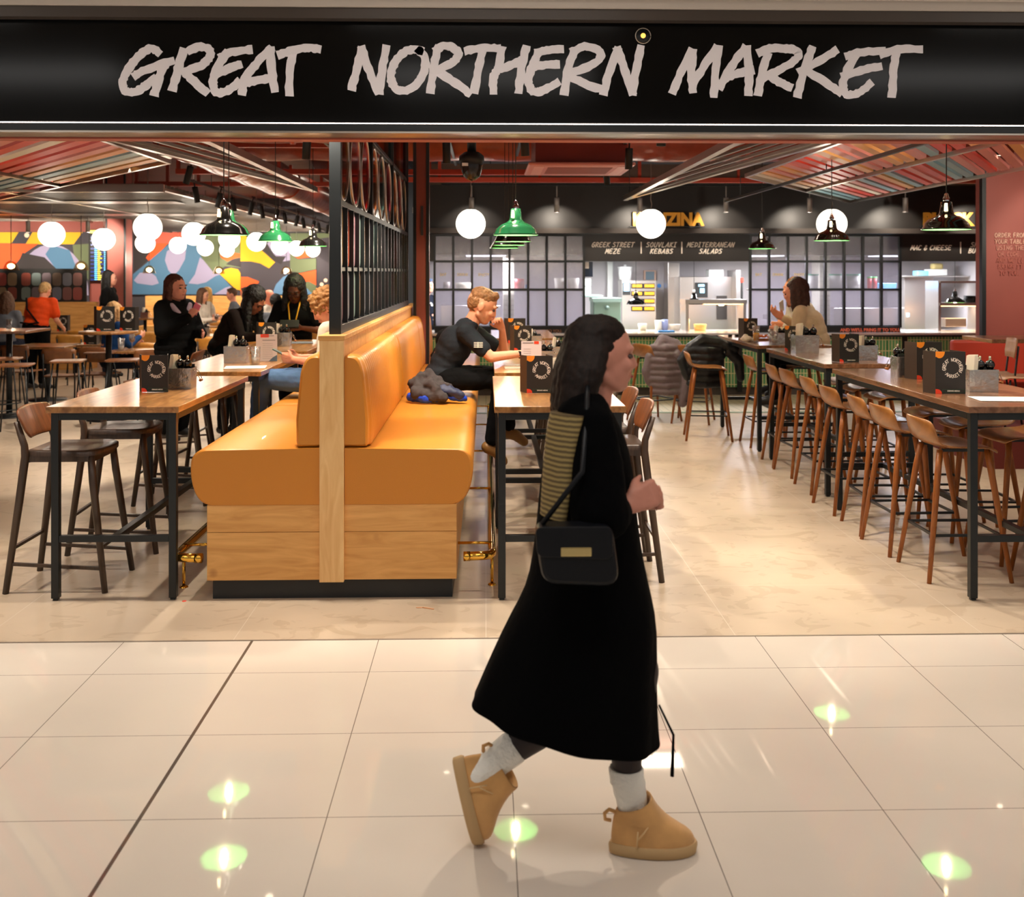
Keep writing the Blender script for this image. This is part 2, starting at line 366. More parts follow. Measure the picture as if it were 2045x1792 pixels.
PRINT = mat('white_print', (232, 222, 208), .5); LETT = mat('sign_letter_grey', (250, 246, 252), .6)
BULB = mat('bulb', (255, 240, 210), .4, emit=(255, 225, 170), es=14); LENS = mat('spot_lens', (255, 250, 240), .4, emit=(255, 235, 205), es=9)
GLOBE = mat('opal_globe', (255, 250, 240), .3, emit=(255, 246, 228), es=3.2)

# ---------------- floors ----------------
MALLF = grid_floor('mall_polished_tile', (218, 208, 196), .035, .09, .31, .6, .6, .0014, (95, 84, 76), .032, .75, wide=-1.108)
HALLF = grid_floor('hall_stone_floor', (192, 174, 152), .10, 0, .9, 1.2, 1.2, .0018, (206, 194, 178), .34, .4, blot=.6)
YE = 4.9
o = struct('floor', MB().box(-9, -4, -.1, 9, YE, 0), MALLF); o['label'] = 'large glossy cream tiles of the walkway'
o = struct('floor', MB().box(-14, YE+.012, -.1, 9.5, 27, 0), HALLF); o['label'] = 'blotchy beige stone floor inside the hall'
struct('trim_1', MB().box(-9, YE, -.1, 9, YE+.012, .002), mat('threshold', (150, 138, 126), .4, .6))
kf = grid_floor('kitchen_strip_tile', (214, 200, 168), .06, 0, 0, .1, .1, .004, (150, 146, 120), .4)
struct('floor', MB().box(-.7, 12.75, 0, 6.1, 14.5, .006), kf)
struct('trim_2', MB().box(-.7, 12.67, 0, 6.1, 12.75, .007), mat('green_floor_strip', (120, 140, 105), .5))

# ---------------- ceilings / walls ----------------
struct('ceiling', MB().box(-14, 5.05, 3.6, 9.5, 27.3, 3.7), REDD)
mc = MB().box(-9, -4, 3.3, 9, 4.86, 3.4)
struct('ceiling', mc, mat('mall_ceiling', (222, 214, 204), .7))
for i, (x, y) in enumerate(MALL):
    t = thing('ceiling_light_panel', 'rectangular walkway ceiling light, '+['left', 'middle', 'right'][i % 3]+(' of the outer row' if i < 3 else ' of the added row next to the shop sign'), 'ceiling light', (x, y, 3.285), group='walkway ceiling panels')
    MB().box(-.8, -.25, 0, .8, .25, .012).build('diffuser', mat('panel_diffuser', (255, 255, 255), .5, emit=(255, 244, 228), es=1.1), t)
    MB().box(-.86, -.31, .002, .86, -.25, .014).box(-.86, .25, .002, .86, .31, .014).build('frame', WHITE, t)
for i, (x, y, p) in enumerate(HALL):  # casings added around the hall fill lamps
    t = thing('added_batten', 'added fill batten on the red hall ceiling, '+['over the bench', 'over the right tables', 'over the far left tables', 'left of the rear slat ceiling', 'right of the rear slat ceiling', 'over the aisle', 'by the right wall', 'above the left mural bench', 'before the far mural'][i], 'ceiling light', (x, y, 3.51))
    MB().box(-.6, -.15, 0, .6, .15, .012).build('diffuser', mat('added_batten_diffuser', (255, 250, 240), .5, emit=(255, 230, 200), es=1), t)
    MB().box(-.63, -.17, .013, .63, .17, .09).build('casing', WHITE, t)
# shopfront bulkhead
struct('trim_3', MB().box(-9, 4.72, 2.965, 9, 4.86, 3.005).box(-9, 4.66, 3.005, 9, 4.86, 3.3), mat('bulkhead_light', (205, 196, 186), .5))
struct('trim_4', MB().box(-9, 4.74, 2.915, 9, 4.86, 2.965), mat('bulkhead_dark', (70, 62, 56), .35))
t = thing('shop_sign', 'long glossy black shopfront sign reading GREAT NORTHERN MARKET above the entrance', 'sign', (0, 0, 0))
MB().box(-9, 4.80, 2.44, 9, 4.95, 2.915).build('sign_board', FASC, t)
MB().box(-9, 4.772, 2.433, 9, 4.80, 2.4395).build('light_strip', mat('cove_strip', (255, 244, 238), .4, emit=(255, 236, 225), es=5), t)
MB().box(-9, 4.765, 2.402, 9, 4.95, 2.4325).box(-9, 4.765, 2.4325, 9, 4.770, 2.4335).build('trim', BLK, t)
MB().box(-9, 4.772, 2.392, 9, 4.95, 2.4015).build('metal_edge', ALU, t)
struct('wall_front', MB().box(-9, 4.955, 2.385, 9, 5.05, 3.6), mat('red_soffit', (172, 88, 70), .55))
# lettering traced as brush strokes
LT = [('G', 0, [[(928, 310), (885, 283), (820, 318), (760, 388), (718, 470), (730, 530), (790, 535), (850, 500), (905, 455)], [(787, 445), (850, 408), (1008, 355)], [(965, 378), (930, 450), (903, 550)]]),
 ('R', 0, [[(1073, 293), (1040, 400), (1008, 522)], [(1105, 300), (1165, 275), (1222, 290), (1222, 335), (1170, 385), (1070, 422)], [(1080, 425), (1130, 472), (1205, 540)]]),
 ('E', 0, [[(1290, 335), (1350, 305), (1462, 290)], [(1325, 305), (1268, 400), (1243, 480), (1262, 538), (1325, 530), (1395, 478)], [(1275, 430), (1335, 400), (1402, 378)]]),
 ('A', 0, [[(1580, 285), (1500, 370), (1432, 460), (1412, 545)], [(1578, 285), (1585, 400), (1603, 528)], [(1430, 487), (1510, 470), (1590, 452)]]),
 ('T', 0, [[(1630, 320), (1700, 298), (1790, 278), (1862, 288)], [(1715, 295), (1695, 400), (1687, 550)]]),
 ('N', 1, [[(183, 518), (208, 420), (240, 285)], [(240, 280), (280, 400), (335, 540)], [(345, 540), (362, 400), (385, 275)]]),
 ('O', 1, [[(590, 300), (540, 288), (480, 312), (428, 380), (412, 460), (440, 518), (500, 528), (570, 480), (608, 410), (608, 335), (570, 292)]]),
 ('R', 1, [[(688, 275), (660, 400), (640, 535)], [(672, 295), (720, 268), (780, 283), (805, 322), (765, 370), (680, 412)], [(690, 422), (780, 480), (870, 545)]]),
 ('T', 1, [[(850, 297), (940, 282), (1040, 282)], [(945, 285), (922, 400), (897, 535)]]),
 ('H', 1, [[(1058, 283), (1035, 400), (1010, 450), (1008, 540)], [(1200, 278), (1172, 400), (1157, 535)], [(1030, 410), (1110, 382), (1178, 352)]]),
 ('E', 1, [[(1262, 308), (1320, 295), (1408, 290)], [(1265, 320), (1230, 400), (1215, 480), (1240, 533), (1300, 528), (1385, 480)], [(1238, 390), (1300, 380), (1385, 376)]]),
 ('R', 1, [[(1480, 303), (1445, 400), (1422, 545)], [(1472, 303), (1540, 273), (1618, 292), (1635, 332), (1580, 382), (1440, 430)], [(1440, 432), (1520, 480), (1645, 525)]]),
 ('N', 1, [[(1652, 545), (1682, 430), (1733, 288)], [(1733, 285), (1772, 400), (1818, 545)], [(1820, 545), (1842, 400), (1868, 275)]]),
 ('M', 2, [[(118, 505), (162, 400), (225, 278)], [(230, 280), (220, 400), (230, 500)], [(235, 450), (290, 365), (360, 262)], [(368, 260), (352, 400), (345, 525)]]),
 ('A', 2, [[(375, 480), (430, 380), (515, 262)], [(525, 262), (537, 400), (532, 515)], [(405, 430), (480, 402), (555, 385)]]),
 ('R', 2, [[(592, 290), (650, 267), (740, 267), (803, 282), (790, 330), (700, 385), (620, 425)], [(640, 300), (603, 420), (587, 515)], [(645, 412), (700, 450), (765, 478)]]),
 ('K', 2, [[(883, 265), (840, 380), (802, 525)], [(1013, 278), (930, 330), (815, 395)], [(850, 390), (950, 450), (1038, 508)]]),
 ('E', 2, [[(1073, 308), (1150, 287), (1275, 280)], [(1122, 300), (1068, 400), (1052, 480), (1078, 520), (1140, 508), (1205, 458)], [(1052, 420), (1150, 387), (1255, 365)]]),
 ('T', 2, [[(1262, 300), (1350, 272), (1478, 270)], [(1342, 290), (1328, 400), (1320, 525)]])]
rnd = random.Random(4)
ORI = [(0, 0, 2045/700), (640, 0, 2045/700), (1300, 0, 2045/745)]
lay = 0
for ch, k, strokes in LT:
    ox, oy, sc = ORI[k]; b = MB()
    for st in strokes:
        pts = []
        for zx, zy in st:
            p = W(ox+zx/sc, oy+zy/sc, 4.80); pts.append((p.x, p.z))
        lay += 1; ribbon(b, pts, .0385, lambda x, y, h_: (x, 4.80-h_, y), .003+.0007*(lay % 7), rnd, .17)
    b.build('letter', LETT, t)
p = W(1284, 72, 4.8)
t = thing('sprinkler_rosette', 'small round metal fitting with an amber bulb on the sign above the N', 'sprinkler', p)
MB().tube([(0.036*math.cos(a*.3142), -.004, .036*math.sin(a*.3142)) for a in range(21)], .0025, 6).build('ring', ALU, t)
MB().ball((0, -.008, 0), .012).build('bulb', mat('amber_bulb', (255, 190, 90), .3, emit=(255, 180, 80), es=2), t)
MB().tube([(0, 0, 0), (0, -.006, 0)], .033, 24).build('plate', BLK, t)

struct('wall_back', MB().box(-14, 26, 0, -1, 26.2, 3.6), mat('charcoal_wall', (66, 62, 66), .7))
struct('wall_left', MB().box(-14, 20, 0, -6.95, 20.2, 3.6), RED)
struct('wall_left', MB().box(-14.2, 5, 0, -14, 26.2, 3.6), RED)
struct('wall_right', MB().box(6.12, 12.5, 0, 9.5, 12.7, 3.6), RED)
struct('wall_right', MB().box(7.7, 12.7, 0, 7.8, 14.7, 3.6), RED)
struct('wall_right', MB().box(9.3, 5, 0, 9.5, 12.5, 3.6), RED)
struct('wall_kitchen', MB().box(-1.45, 14.5, 0, -1.33, 26, 3.6), KBLK)
# corner steel edge of right wall
struct('trim_5', MB().box(6.08, 12.45, 0, 6.13, 12.52, 3.6), BLK)
t = thing('wall_lettering', 'order instructions in cream capitals on the red wall at the right', 'lettering', (0, 0, 0))
rows = ['ORDER FROM', 'YOUR TABLE', 'USING THE', 'QR CODE,', "AND WE'LL", 'BRING IT', 'TO YOU.']
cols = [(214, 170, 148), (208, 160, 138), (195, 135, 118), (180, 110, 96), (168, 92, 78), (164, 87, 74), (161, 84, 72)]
for i, r_ in enumerate(rows):
    p = W(2018, 474+i*12.6, 12.49); b = MB(); brush_text(b, r_, front(p), .052, .16, 0, .002, .78, seed=i)
    b.build('text_line', mat('wall_text_%d' % i, cols[i], .6), t)

# red pillars
def pillar(x, y, wx, wy, label, z1=3.6):
    t = thing('pillar', label, 'pillar', (x, y, 0))
    MB().box(-wx/2, -wy/2, 0, wx/2, wy/2, z1).build('shaft', RED, t, bevel=.01)
    MB().box(-wx/2-.012, -wy/2-.012, 0, -wx/2+.02, -wy/2+.02, z1).box(wx/2-.02, -wy/2-.012, 0, wx/2+.012, -wy/2+.02, z1).build('edge_strip', BLK, t)
    return t
t = pillar(-.66, 10.65, .14, .3, 'slim red pillar behind the dividing screen of the leather bench')
MB().box(-.005, -.166, 2.12, .022, -.14, 2.42).build('latch', mat('latch', (90, 84, 80), .3, .8), t)
pillar(-6.78, 19.2, .34, .4, 'red pillar between the two murals at the back of the hall')

# ---------------- murals ----------------
def flat(name, label, cat, Y, rect, base, shapes, mats, parent=None):
    t = thing(name, label, cat)
    a = W(rect[0], rect[1], Y); c = W(rect[2], rect[3], Y)
    MB().box(min(a.x, c.x), Y-.02, min(a.z, c.z), max(a.x, c.x), Y, max(a.z, c.z)).build('panel', base, t)
    b = MB()
    for i, (mi, poly) in enumerate(shapes):
        q = [W(u, v, Y) for u, v in poly]
        b.prism([(p.x, p.z) for p in q], (0, Y-.021-.0015*i, 0), (1, 0, 0), (0, 0, 1), (0, -1, 0), .0014, mi)
    b.build('painted_shapes', mats, t); return t
def mm(c): return mat('paint_%d_%d_%d' % c, c, .7)
MP = [mm((72, 112, 142)), mm((152, 144, 172)), mm((98, 108, 76)), mm((228, 86, 32)), mm((222, 164, 24)), mm((48, 42, 42)), mm((92, 130, 165)), mm((232, 205, 180)), mm((210, 92, 70))]
def arc(cx, cy, r, a0, a1, n=14, ry=None): return [(cx+r*math.cos(R(a0+(a1-a0)*i/n)), cy-(ry or r)*math.sin(R(a0+(a1-a0)*i/n))) for i in range(n+1)]
flat('mural', 'large mural of blue, yellow and orange shapes on the far wall right of the pillar', 'mural', 25.96, (262, 464, 672, 589), mm((64, 58, 64)), [
 (5, [(267, 470), (300, 466), (296, 520), (268, 545)]), (3, [(292, 515), (318, 478), (345, 464), (356, 466), (300, 524)]), (8, [(300, 464), (380, 464), (340, 486), (312, 486)]),
 (0, [(265, 588), (266, 548), (300, 520), (340, 486), (372, 480), (384, 484), (425, 520), (441, 548), (475, 588)]),
 (1, [(334, 502), (352, 490), (372, 500), (370, 518), (358, 540), (347, 551), (337, 540), (330, 520)]),
 (1, [(400, 514), (441, 548), (430, 552), (412, 564), (395, 568), (377, 566), (390, 548)]), (1, [(268, 560), (280, 545), (300, 543), (312, 552), (318, 566), (305, 570), (275, 566)]),
 (1, [(428, 588), (450, 575), (460, 572), (475, 588)]),
 (2, [(384, 476), (400, 466), (480, 466), (481, 535), (450, 532), (430, 548), (405, 517)]), (5, [(452, 528), (465, 518), (481, 515), (481, 534)]), (3, [(438, 498), (442, 515), (455, 522), (470, 516), (481, 514), (481, 507), (460, 504), (450, 495)]),
 (4, [(440, 548), (450, 538), (462, 535), (476, 538), (481, 546), (481, 580), (472, 578)]),
 (4, [(481, 466), (492, 472), (550, 524), (538, 536), (520, 526), (500, 522), (481, 522)]),
 (3, [(481, 553), (495, 553), (518, 562), (512, 578), (510, 588), (481, 588)]), (1, [(534, 486), (556, 470), (580, 480), (580, 520), (556, 524), (550, 512)]), (5, [(532, 486), (540, 500), (552, 512), (572, 512), (562, 528), (546, 520), (528, 500)]),
 (6, [(544, 588), (552, 568), (566, 553), (575, 549), (600, 566), (630, 588)]), (3, [(580, 506), (596, 517), (632, 512), (632, 496), (580, 498)]), (2, [(580, 508), (596, 518), (632, 516), (632, 538), (600, 545), (580, 542)]),
 (3, [(580, 546), (600, 546), (632, 539), (632, 570), (616, 562), (606, 564)]), (2, [(604, 566), (618, 562), (632, 570), (632, 588), (626, 588)]), (2, [(580, 466), (660, 466), (660, 474), (580, 484)]),
 (7, arc(643, 568, 4, 40, 400, 10)), (7, arc(651, 560, 4, 40, 400, 10))], MP)
flat('mural', 'mural with an orange field and a blue dome on the wall above the left bench', 'mural', 19.96, (-120, 463, 179, 612), mm((58, 54, 60)), [
 (4, [(0, 464), (38, 464), (24, 486), (-30, 486), (-30, 464)]), (4, [(66, 464), (166, 464), (148, 488), (52, 488)]), (3, [(-30, 487), (78, 487), (50, 506), (30, 530), (22, 560), (-30, 560)]), (2, [(146, 489), (178, 487), (178, 560), (150, 520)]),
 (1, arc(104, 590, 74, 0, 180, 20, 102)), (0, [(92, 508), (104, 490), (140, 500), (156, 540), (150, 550), (118, 545)]), (5, [(30, 545), (46, 505), (90, 514), (112, 535), (120, 550), (36, 550)]), (7, arc(55, 470, 5, 0, 360, 10))], MP)
t = thing('departure_board', 'tall screen with rows of yellow and blue train times left of the red pillar', 'screen', (0, 0, 0))
a = W(179, 459, 19.95); c = W(241, 561, 19.95)
cas = MB().box(a.x, 19.9, c.z, c.x, 19.97, a.z).build('casing', BLKM, t)
SC = [mat('screen_blue', (30, 45, 110), .3, emit=(36, 52, 130), es=.5), mat('screen_cyan', (90, 200, 255), .3, emit=(120, 205, 255), es=1.1), mat('screen_yellow', (230, 220, 60), .3, emit=(230, 215, 60), es=1.0), mat('screen_red', (230, 40, 40), .3, emit=(230, 50, 50), es=1), mat('screen_green', (40, 200, 90), .3, emit=(50, 210, 90), es=1)]
b = MB()
def scr(u0, v0, u1, v1, mi, k=1):
    a = W(u0, v0, 19.9); c = W(u1, v1, 19.9); b.box(a.x, 19.9-.004*k, c.z, c.x, 19.9, a.z, mi)
scr(180, 460, 240, 466, 2); rnd = random.Random(2)
for i in range(24):
    v = 468+i*3.85
    if i % 2: scr(181, v, 238, v+3.6, 0)
    L1 = rnd.uniform(3, 9)
    scr(189, v+.8, 194, v+2.8, 1, 2); scr(195, v+.8, 195+L1, v+2.8, 2, 2); scr(208, v+.8, 213+rnd.uniform(0, 2), v+2.8, 1, 2); scr(216, v+.8, 219+rnd.uniform(0, 6), v+2.8, rnd.choice([1, 1, 1, 3, 4]), 2)
    if i < 14: scr(235, v+.8, 238, v+2.8, 2, 2)
b.build('display', SC, cas)

# ---------------- ceiling rafts ----------------
RC = [mat('slat_%d' % i, c, .45) for i, c in enumerate([(236, 152, 140), (152, 194, 204), (246, 238, 220), (250, 192, 118), (232, 78, 58), (142, 184, 196), (246, 178, 108)])]
def slat_raft(label, mir, x0, x1, yA, slope, ymin, n, pitch, z=2.7):
    t = thing('slatted_ceiling_raft', label, 'ceiling raft', (0, 0, 0)); rnd = random.Random(7 if mir > 0 else 9); b = MB()
    xm = (x0+x1)/2
    for i in range(n):
        y = yA-.12-i*pitch
        for xa, xb in ((x0+.06, xm-.06), (xm+.06, x1-.06)):
            mi = rnd.randrange(7); ya = y+(xa-x0)*slope; yb = y+(xb-x0)*slope
            if ya < ymin: continue
            q = [(xa*mir, ya, z), (xb*mir, yb, z), (xb*mir, yb-pitch*.64, z), (xa*mir, ya-pitch*.64, z)]
            b.add(q+[(p[0], p[1], z+.03) for p in q], [(0, 1, 2, 3), (4, 5, 6, 7), (0, 1, 5, 4), (1, 2, 6, 5), (2, 3, 7, 6), (3, 0, 4, 7)], mi)
    b.build('slats', RC, t)
    f = MB(); yb = yA+(x1-x0)*slope
    for a_, c_ in (((x0, ymin), (x0, yA)), ((x0, yA), (x1, yb)), ((x1, ymin), (x1, yb)), ((xm, ymin), (xm, yA+(xm-x0)*slope))):
        f.bar((a_[0]*mir, a_[1], z-.005), (c_[0]*mir, c_[1], z-.005), .018)
    f.build('frame', ALU, t)
    s = MB()
    for x, y in ((x0, yA-.3), (x1, yb-.6), (x0, ymin+1), (x1, ymin+2)): s.tube([(x*mir, y, z), (x*mir, y, 3.6)], .004, 5)
    s.build('hanging_wires', BLK, t)
slat_raft('raft of red, blue and cream slats hanging at the upper right', 1, 2.56, 4.9, 10.05, 1.58, 5.2, 30, .235)
slat_raft('raft of red, blue and cream slats hanging at the upper left', -1, 2.72, 6.6, 8.9, 1.28, 5.2, 40, .235)
def metal_raft(label, mir, xa, ya, xb, yb, ymin, z=2.72):
    # narrow raft of fine aluminium bars running towards a point at (xa, ya)
    t = thing('metal_ceiling_raft', label, 'ceiling raft', (0, 0, 0)); b = MB(); d = ((xb-xa), (yb-ya)); k = d[1]/d[0]
    y = ya-.3
    while y > ymin:
        y1 = y+d[1]
        xe, ye = (xb, y1) if y1 > ymin else (xa+(ymin-y)/k, ymin)
        b.bar((xa*mir, y, z), (xe*mir, ye, z), .012); y -= 1.15
    yy = yb+d[1]*0-.0
    b.build('bars', GALV, t); f = MB()
    f.bar((xa*mir, ymin, z-.01), (xa*mir, ya, z-.01), .03).bar((xa*mir, ya, z-.01), (xb*mir, yb, z-.01), .025).bar((xb*mir, ymin, z-.01), (xb*mir, yb, z-.01), .025)
    for q in (.3, .55, .8): f.bar((xa*mir, ya+(ymin-ya)*q, z+.02), ((xa+(xb-xa)*min(1, q*1.1))*mir, ya+(ymin-ya)*q, z+.02), .012)
    f.build('frame', ALU, t)
    s = MB().tube([(xa*mir, ya-.4, z), (xa*mir, ya-.4, 3.6)], .004, 5).tube([(xb*mir, yb-.4, z), (xb*mir, yb-.4, 3.6)], .004, 5).build('hanging_wires', BLK, t)
metal_raft('pointed raft of fine metal bars above the aisle right of the camera dome', 1, 1.82, 13.4, 2.5, 7.45, 5.2)
metal_raft('pointed raft of fine metal bars above the left tables', -1, 2.0, 12.1, 2.7, 7.3, 5.2)
t = thing('metal_slat_ceiling', 'wide raft of galvanised slats over the rear left tables', 'ceiling raft', (0, 0, 0)); b = MB()
for i in range(84): b.box(-12, 12+i*.155, 2.72, -3.75, 12.03+i*.155, 2.77)
b.build('slats', GALV, t)
b = MB()
for x in (-3.75, -5.7, -7.6, -9.5, -12): b.box(x-.03, 12, 2.69, x+.03, 25, 2.72)
b.box(-12, 11.96, 2.67, -3.72, 12.02, 2.76).build('frame', ALU, t)
MB().box(-11, 14, 2.70, -4.2, 14.5, 2.71).box(-11, 17, 2.70, -4.2, 17.6, 2.71).build('plate', GALV, t)

# ---------------- ducts, AC, camera dome, tracks ----------------
def duct(label, a, b_, r, m=FOIL):
    t = thing('air_duct', label, 'duct', (0, 0, 0)); a = Vector(a); b_ = Vector(b_); n = 26; pts = [a.lerp(b_, i/n) for i in range(n+1)]
    MB().tube(pts, [r*(1+.04*math.sin(i*2.3)) for i in range(n+1)], 20).build('pipe', m, t)
    bb = MB()
    for k in (.15, .4, .65, .9): p = a.lerp(b_, k); d = (b_-a).normalized()*.02; bb.tube([p-d, p+d], r*1.05, 20)
    bb.build('band', mat('red_band', (190, 88, 62), .5), t)
duct('red crinkled duct crossing the ceiling above the camera dome', (-2.6, 11.35, 3.24), (5.8, 11.35, 3.24), .27)
duct('red crinkled duct crossing the ceiling above the left tables', (-8, 9.2, 3.2), (-1.1, 9.6, 3.2), .26)
duct('red duct running to the back above the rear left tables', (-3.0, 10, 3.1), (-3.1, 24, 3.1), .24)
duct('red duct running to the back left of the divider', (-1.9, 13, 3.2), (-1.9, 25, 3.0), .3, REDD)
for i, (x, y, wx, wy, z) in enumerate([(-1.6, 12.4, 4.2, .1, 2.92), (2.6, 13.2, 9, .09, 2.9), (-3.4, 14.5, 3, .09, 2.95), (-2.2, 10.4, 2.2, .08, 3.0)]):
    b = MB().box(x-wx/2, y-wy/2, z, x+wx/2, y+wy/2, z+.06)
    for k in range(7): b.box(x-wx/2+k*wx/7, y-.02, z+.06, x-wx/2+k*wx/7+.04, y+.02, z+.3)
    tag(b.build('service_tray', mat('red_tray', (176, 66, 46), .5)), ['red cable tray behind the dividing screen', 'red cable tray above the kitchen front', 'red cable tray over the rear left aisle', 'short red cable tray over the left tables'][i], 'cable tray')
# AC cassette
t = thing('ceiling_air_conditioner', 'pink painted air conditioning cassette under the ceiling', 'air conditioner', (.93, 10.45, 2.78))
MB().box(-.52, -.55, 0, .52, .55, .03).build('grille_frame', mat('pink_cassette', (205, 130, 118), .5), t, bevel=.012)
b = MB()
for i in range(22): b.box(-.32, -.33+i*.03, -.006, .32, -.318+i*.03, .0)
b.build('grille', mat('cassette_grille', (165, 105, 95), .5), t)
MB().box(-.45, -.48, .03, .45, .44, .5).build('casing', mat('red_casing', (120, 40, 30), .5), t)
MB().box(-.46, -.45, -.004, -.36, .45, 0).box(.36, -.45, -.004, .46, .45, 0).box(-.35, -.46, -.004, .35, -.38, 0).build('louvre', mat('louvre', (222, 160, 148), .5), t)
p = W(942, 330, 6.8)
t = thing('security_camera_dome', 'black dome camera hanging on a pole below the sign', 'camera', (p.x, p.y, p.z))
MB().tube([(0, 0, .07), (0, 0, 1.15)], .03, 14).build('pole', BLK, t)
MB().lathe([(.02, .09), (.05, .085), (.082, .06), (.084, .03), (.075, .025), (.074, 0)]).build('housing', BLKM, t)
MB().lathe([(.072, .02), (.07, -.03), (.055, -.075), (.03, -.097), (0, -.105)]).build('dome', mat('dark_dome', (40, 36, 32), .1), t)
MB().box(-.062, -.075, -.012, -.022, -.068, .008).build('label_plate', WHITE, t)

def mk_spot(m=BLKM, stem=.27):
    def f():
        t = thing('track_spotlight', '', 'spotlight')
        bd = MB().lathe([(0, .2), (.034, .2), (.036, .19), (.036, 0), (.032, 0), (.03, .02)], n=16).build('body', m, t)
        MB().lathe([(0, .012), (.03, .012), (.03, .008), (0, .008)], n=16).build('lens', LENS, bd)
        MB().tube([(0, 0, .2), (0, 0, stem)], .009, 8).box(-.04, -.012, stem, .04, .012, stem+.02).build('bracket', m, t)
        return t
    return f
SP = Kind(mk_spot()); SPG = Kind(mk_spot(mat('grey_spot', (150, 146, 142), .4, .5), .43)); SPM = Kind(mk_spot(MC['grey_spot'], 1.12))
def spot(x, y, z, label, power=0, aim=None, kind=SP, tilt=None, col=(1, .87, .72), ang=70, group=None):
    o = kind.put((x, y, z), 0, label, group)
    if aim is not None:
        d = (Vector(aim)-Vector((x, y, z))).normalized() if kind is SP else Vector((0, .0, -1)); o.rotation_euler = d.to_track_quat('-Z', 'Y').to_euler()
    if power:
        l = lamp('SPOT', 'spot_beam', (0, 0, -.01), power, col, parent=o, spot_size=R(ang), spot_blend=.35, shadow_soft_size=.03)
        if kind is not SP and aim is not None: l.rotation_euler = (Vector(aim)-Vector((x, y, z))).to_track_quat('-Z', 'Y').to_euler()
    return o
def track(label, a, b_):
    b = MB().bar(a, b_, .014); a = Vector(a); b_ = Vector(b_)
    t = thing('light_track', label, 'light track'); b.build('rail', BLK, t); b = MB()
    for k in (.1, .5, .9): p = a.lerp(b_, k); b.tube([p, (p.x, p.y, 3.6)], .005, 5)
    b.build('hanging_wires', BLK, t)
track('black light track left of the divider screen', (-1.55, 5.3, 3.0), (-1.55, 12, 3.0)); track('black light track right of the divider screen', (-.35, 5.3, 3.0), (-.35, 12, 3.0))
track('black light track over the right-hand aisle', (1.35, 5.3, 3.0), (1.35, 12, 3.0)); track('long track above the right-hand tables', (3.02, 5.2, 2.64), (3.02, 12.9, 2.64)); track('light track over the far right edge', (4.3, 5.3, 3.0), (4.3, 12, 3.0))
track('light track over the far left edge', (-3.3, 5.3, 3.0), (-3.3, 12, 3.0)); track('long light track beside the metal slat ceiling', (-3.62, 12.5, 2.87), (-3.62, 24, 2.87)); track('light track in front of the kitchen', (-.6, 13.9, 2.93), (6, 13.9, 2.93))
LP = 76
for i, (x, y, z, ax, ay, p, lb) in enumerate([
 (-1.55, 6.6, 2.72, -1.7, 6.5, 1, 'black spotlight above the nearest left table, closest to the sign'), (-1.55, 7.4, 2.72, -1.3, 7.0, .65, 'black spotlight above the left leather seat'), (-1.55, 8.9, 2.72, -1.7, 8.9, 1, 'black spotlight over the second left table'), (-1.55, 10.8, 2.72, -2.0, 10.8, 1, 'black spotlight over the third left table'),
 (-.35, 6.4, 2.72, -.45, 6.6, .62, 'lit spotlight just right of the divider screen'), (-.33, 7.2, 2.70, -.7, 8.2, .7, 'tilted lit spotlight right of the divider screen'), (-.35, 9.2, 2.72, -.3, 9.4, .7, 'spotlight over the far end of the right leather seat'),
 (.17, 6.9, 2.72, .4, 6.6, .7, 'black spotlight beside the camera dome pole'), (.33, 8.6, 2.72, .5, 8.8, .6, 'black spotlight above the row of green pendants'), (1.35, 6.2, 2.72, 1.3, 6.3, .48, 'spotlight nearest the sign over the right aisle'), (1.35, 7.9, 2.72, 1.2, 8.0, .45, 'second spotlight over the right aisle'), (1.35, 9.7, 2.72, 1.3, 9.9, .6, 'third spotlight over the right aisle'), (1.35, 11.4, 2.72, 1.7, 11.6, .8, 'furthest spotlight over the right aisle'),
 (2.1, 6.6, 2.72, 2.6, 6.8, .8, 'spotlight between the aisle and the right tables'), (4.3, 6.5, 2.72, 3.8, 6.5, .8, 'nearest spotlight beyond the right tables'), (4.3, 8.5, 2.72, 3.9, 8.5, .9, 'second spotlight beyond the right tables'), (4.3, 11, 2.72, 4.1, 11, .9, 'furthest spotlight beyond the right tables'),
 (-3.3, 5.9, 2.72, -3.5, 6.9, 2.4, 'nearest spotlight over the far left tables'), (-3.3, 7.6, 2.72, -4.1, 8.1, 2.6, 'second spotlight over the far left tables'), (-3.3, 9.6, 2.72, -4.4, 9.9, 4.2, 'third spotlight over the far left tables'), (-3.3, 11.4, 2.72, -4.2, 11.9, 1.8, 'furthest spotlight over the far left tables')]):
    spot(x, y, z, lb, LP*p*1.0, (ax, ay, 0), ang=82)
ORD = ['first', 'second', 'third', 'fourth', 'fifth', 'sixth', 'seventh', 'eighth', 'ninth', 'tenth', 'eleventh', 'twelfth']
for i in range(12):
    y = 13+i*.95
    spot(-3.62, y, 2.62, ORD[i]+' black spotlight of the long row beside the metal slat ceiling, counted from the sign', 90 if i % 3 == 1 else 0, (-4.2 if i % 2 else -3.2, y+.1, 0), ang=90, group='spotlights along the rear left track')
track('short track above the row of green pendants', (.33, 6.5, 3.0), (.33, 11, 3.0))
track('added cross track behind the shop sign', (-4.2, 5.5, 3.0), (4.6, 5.5, 3.0))
for i, (x, p) in enumerate(((-3.9, 1.3), (-2.6, 1.2), (-.9, 1.2), (.6, .8), (1.9, .55), (3.3, .6))):  # unseen spots added to brighten the floor at the threshold
    spot(x, 5.5, 2.72, ORD[i]+' added spotlight of the cross track behind the shop sign, counted from the left', LP*p, (x, 5.05, 0), ang=85)
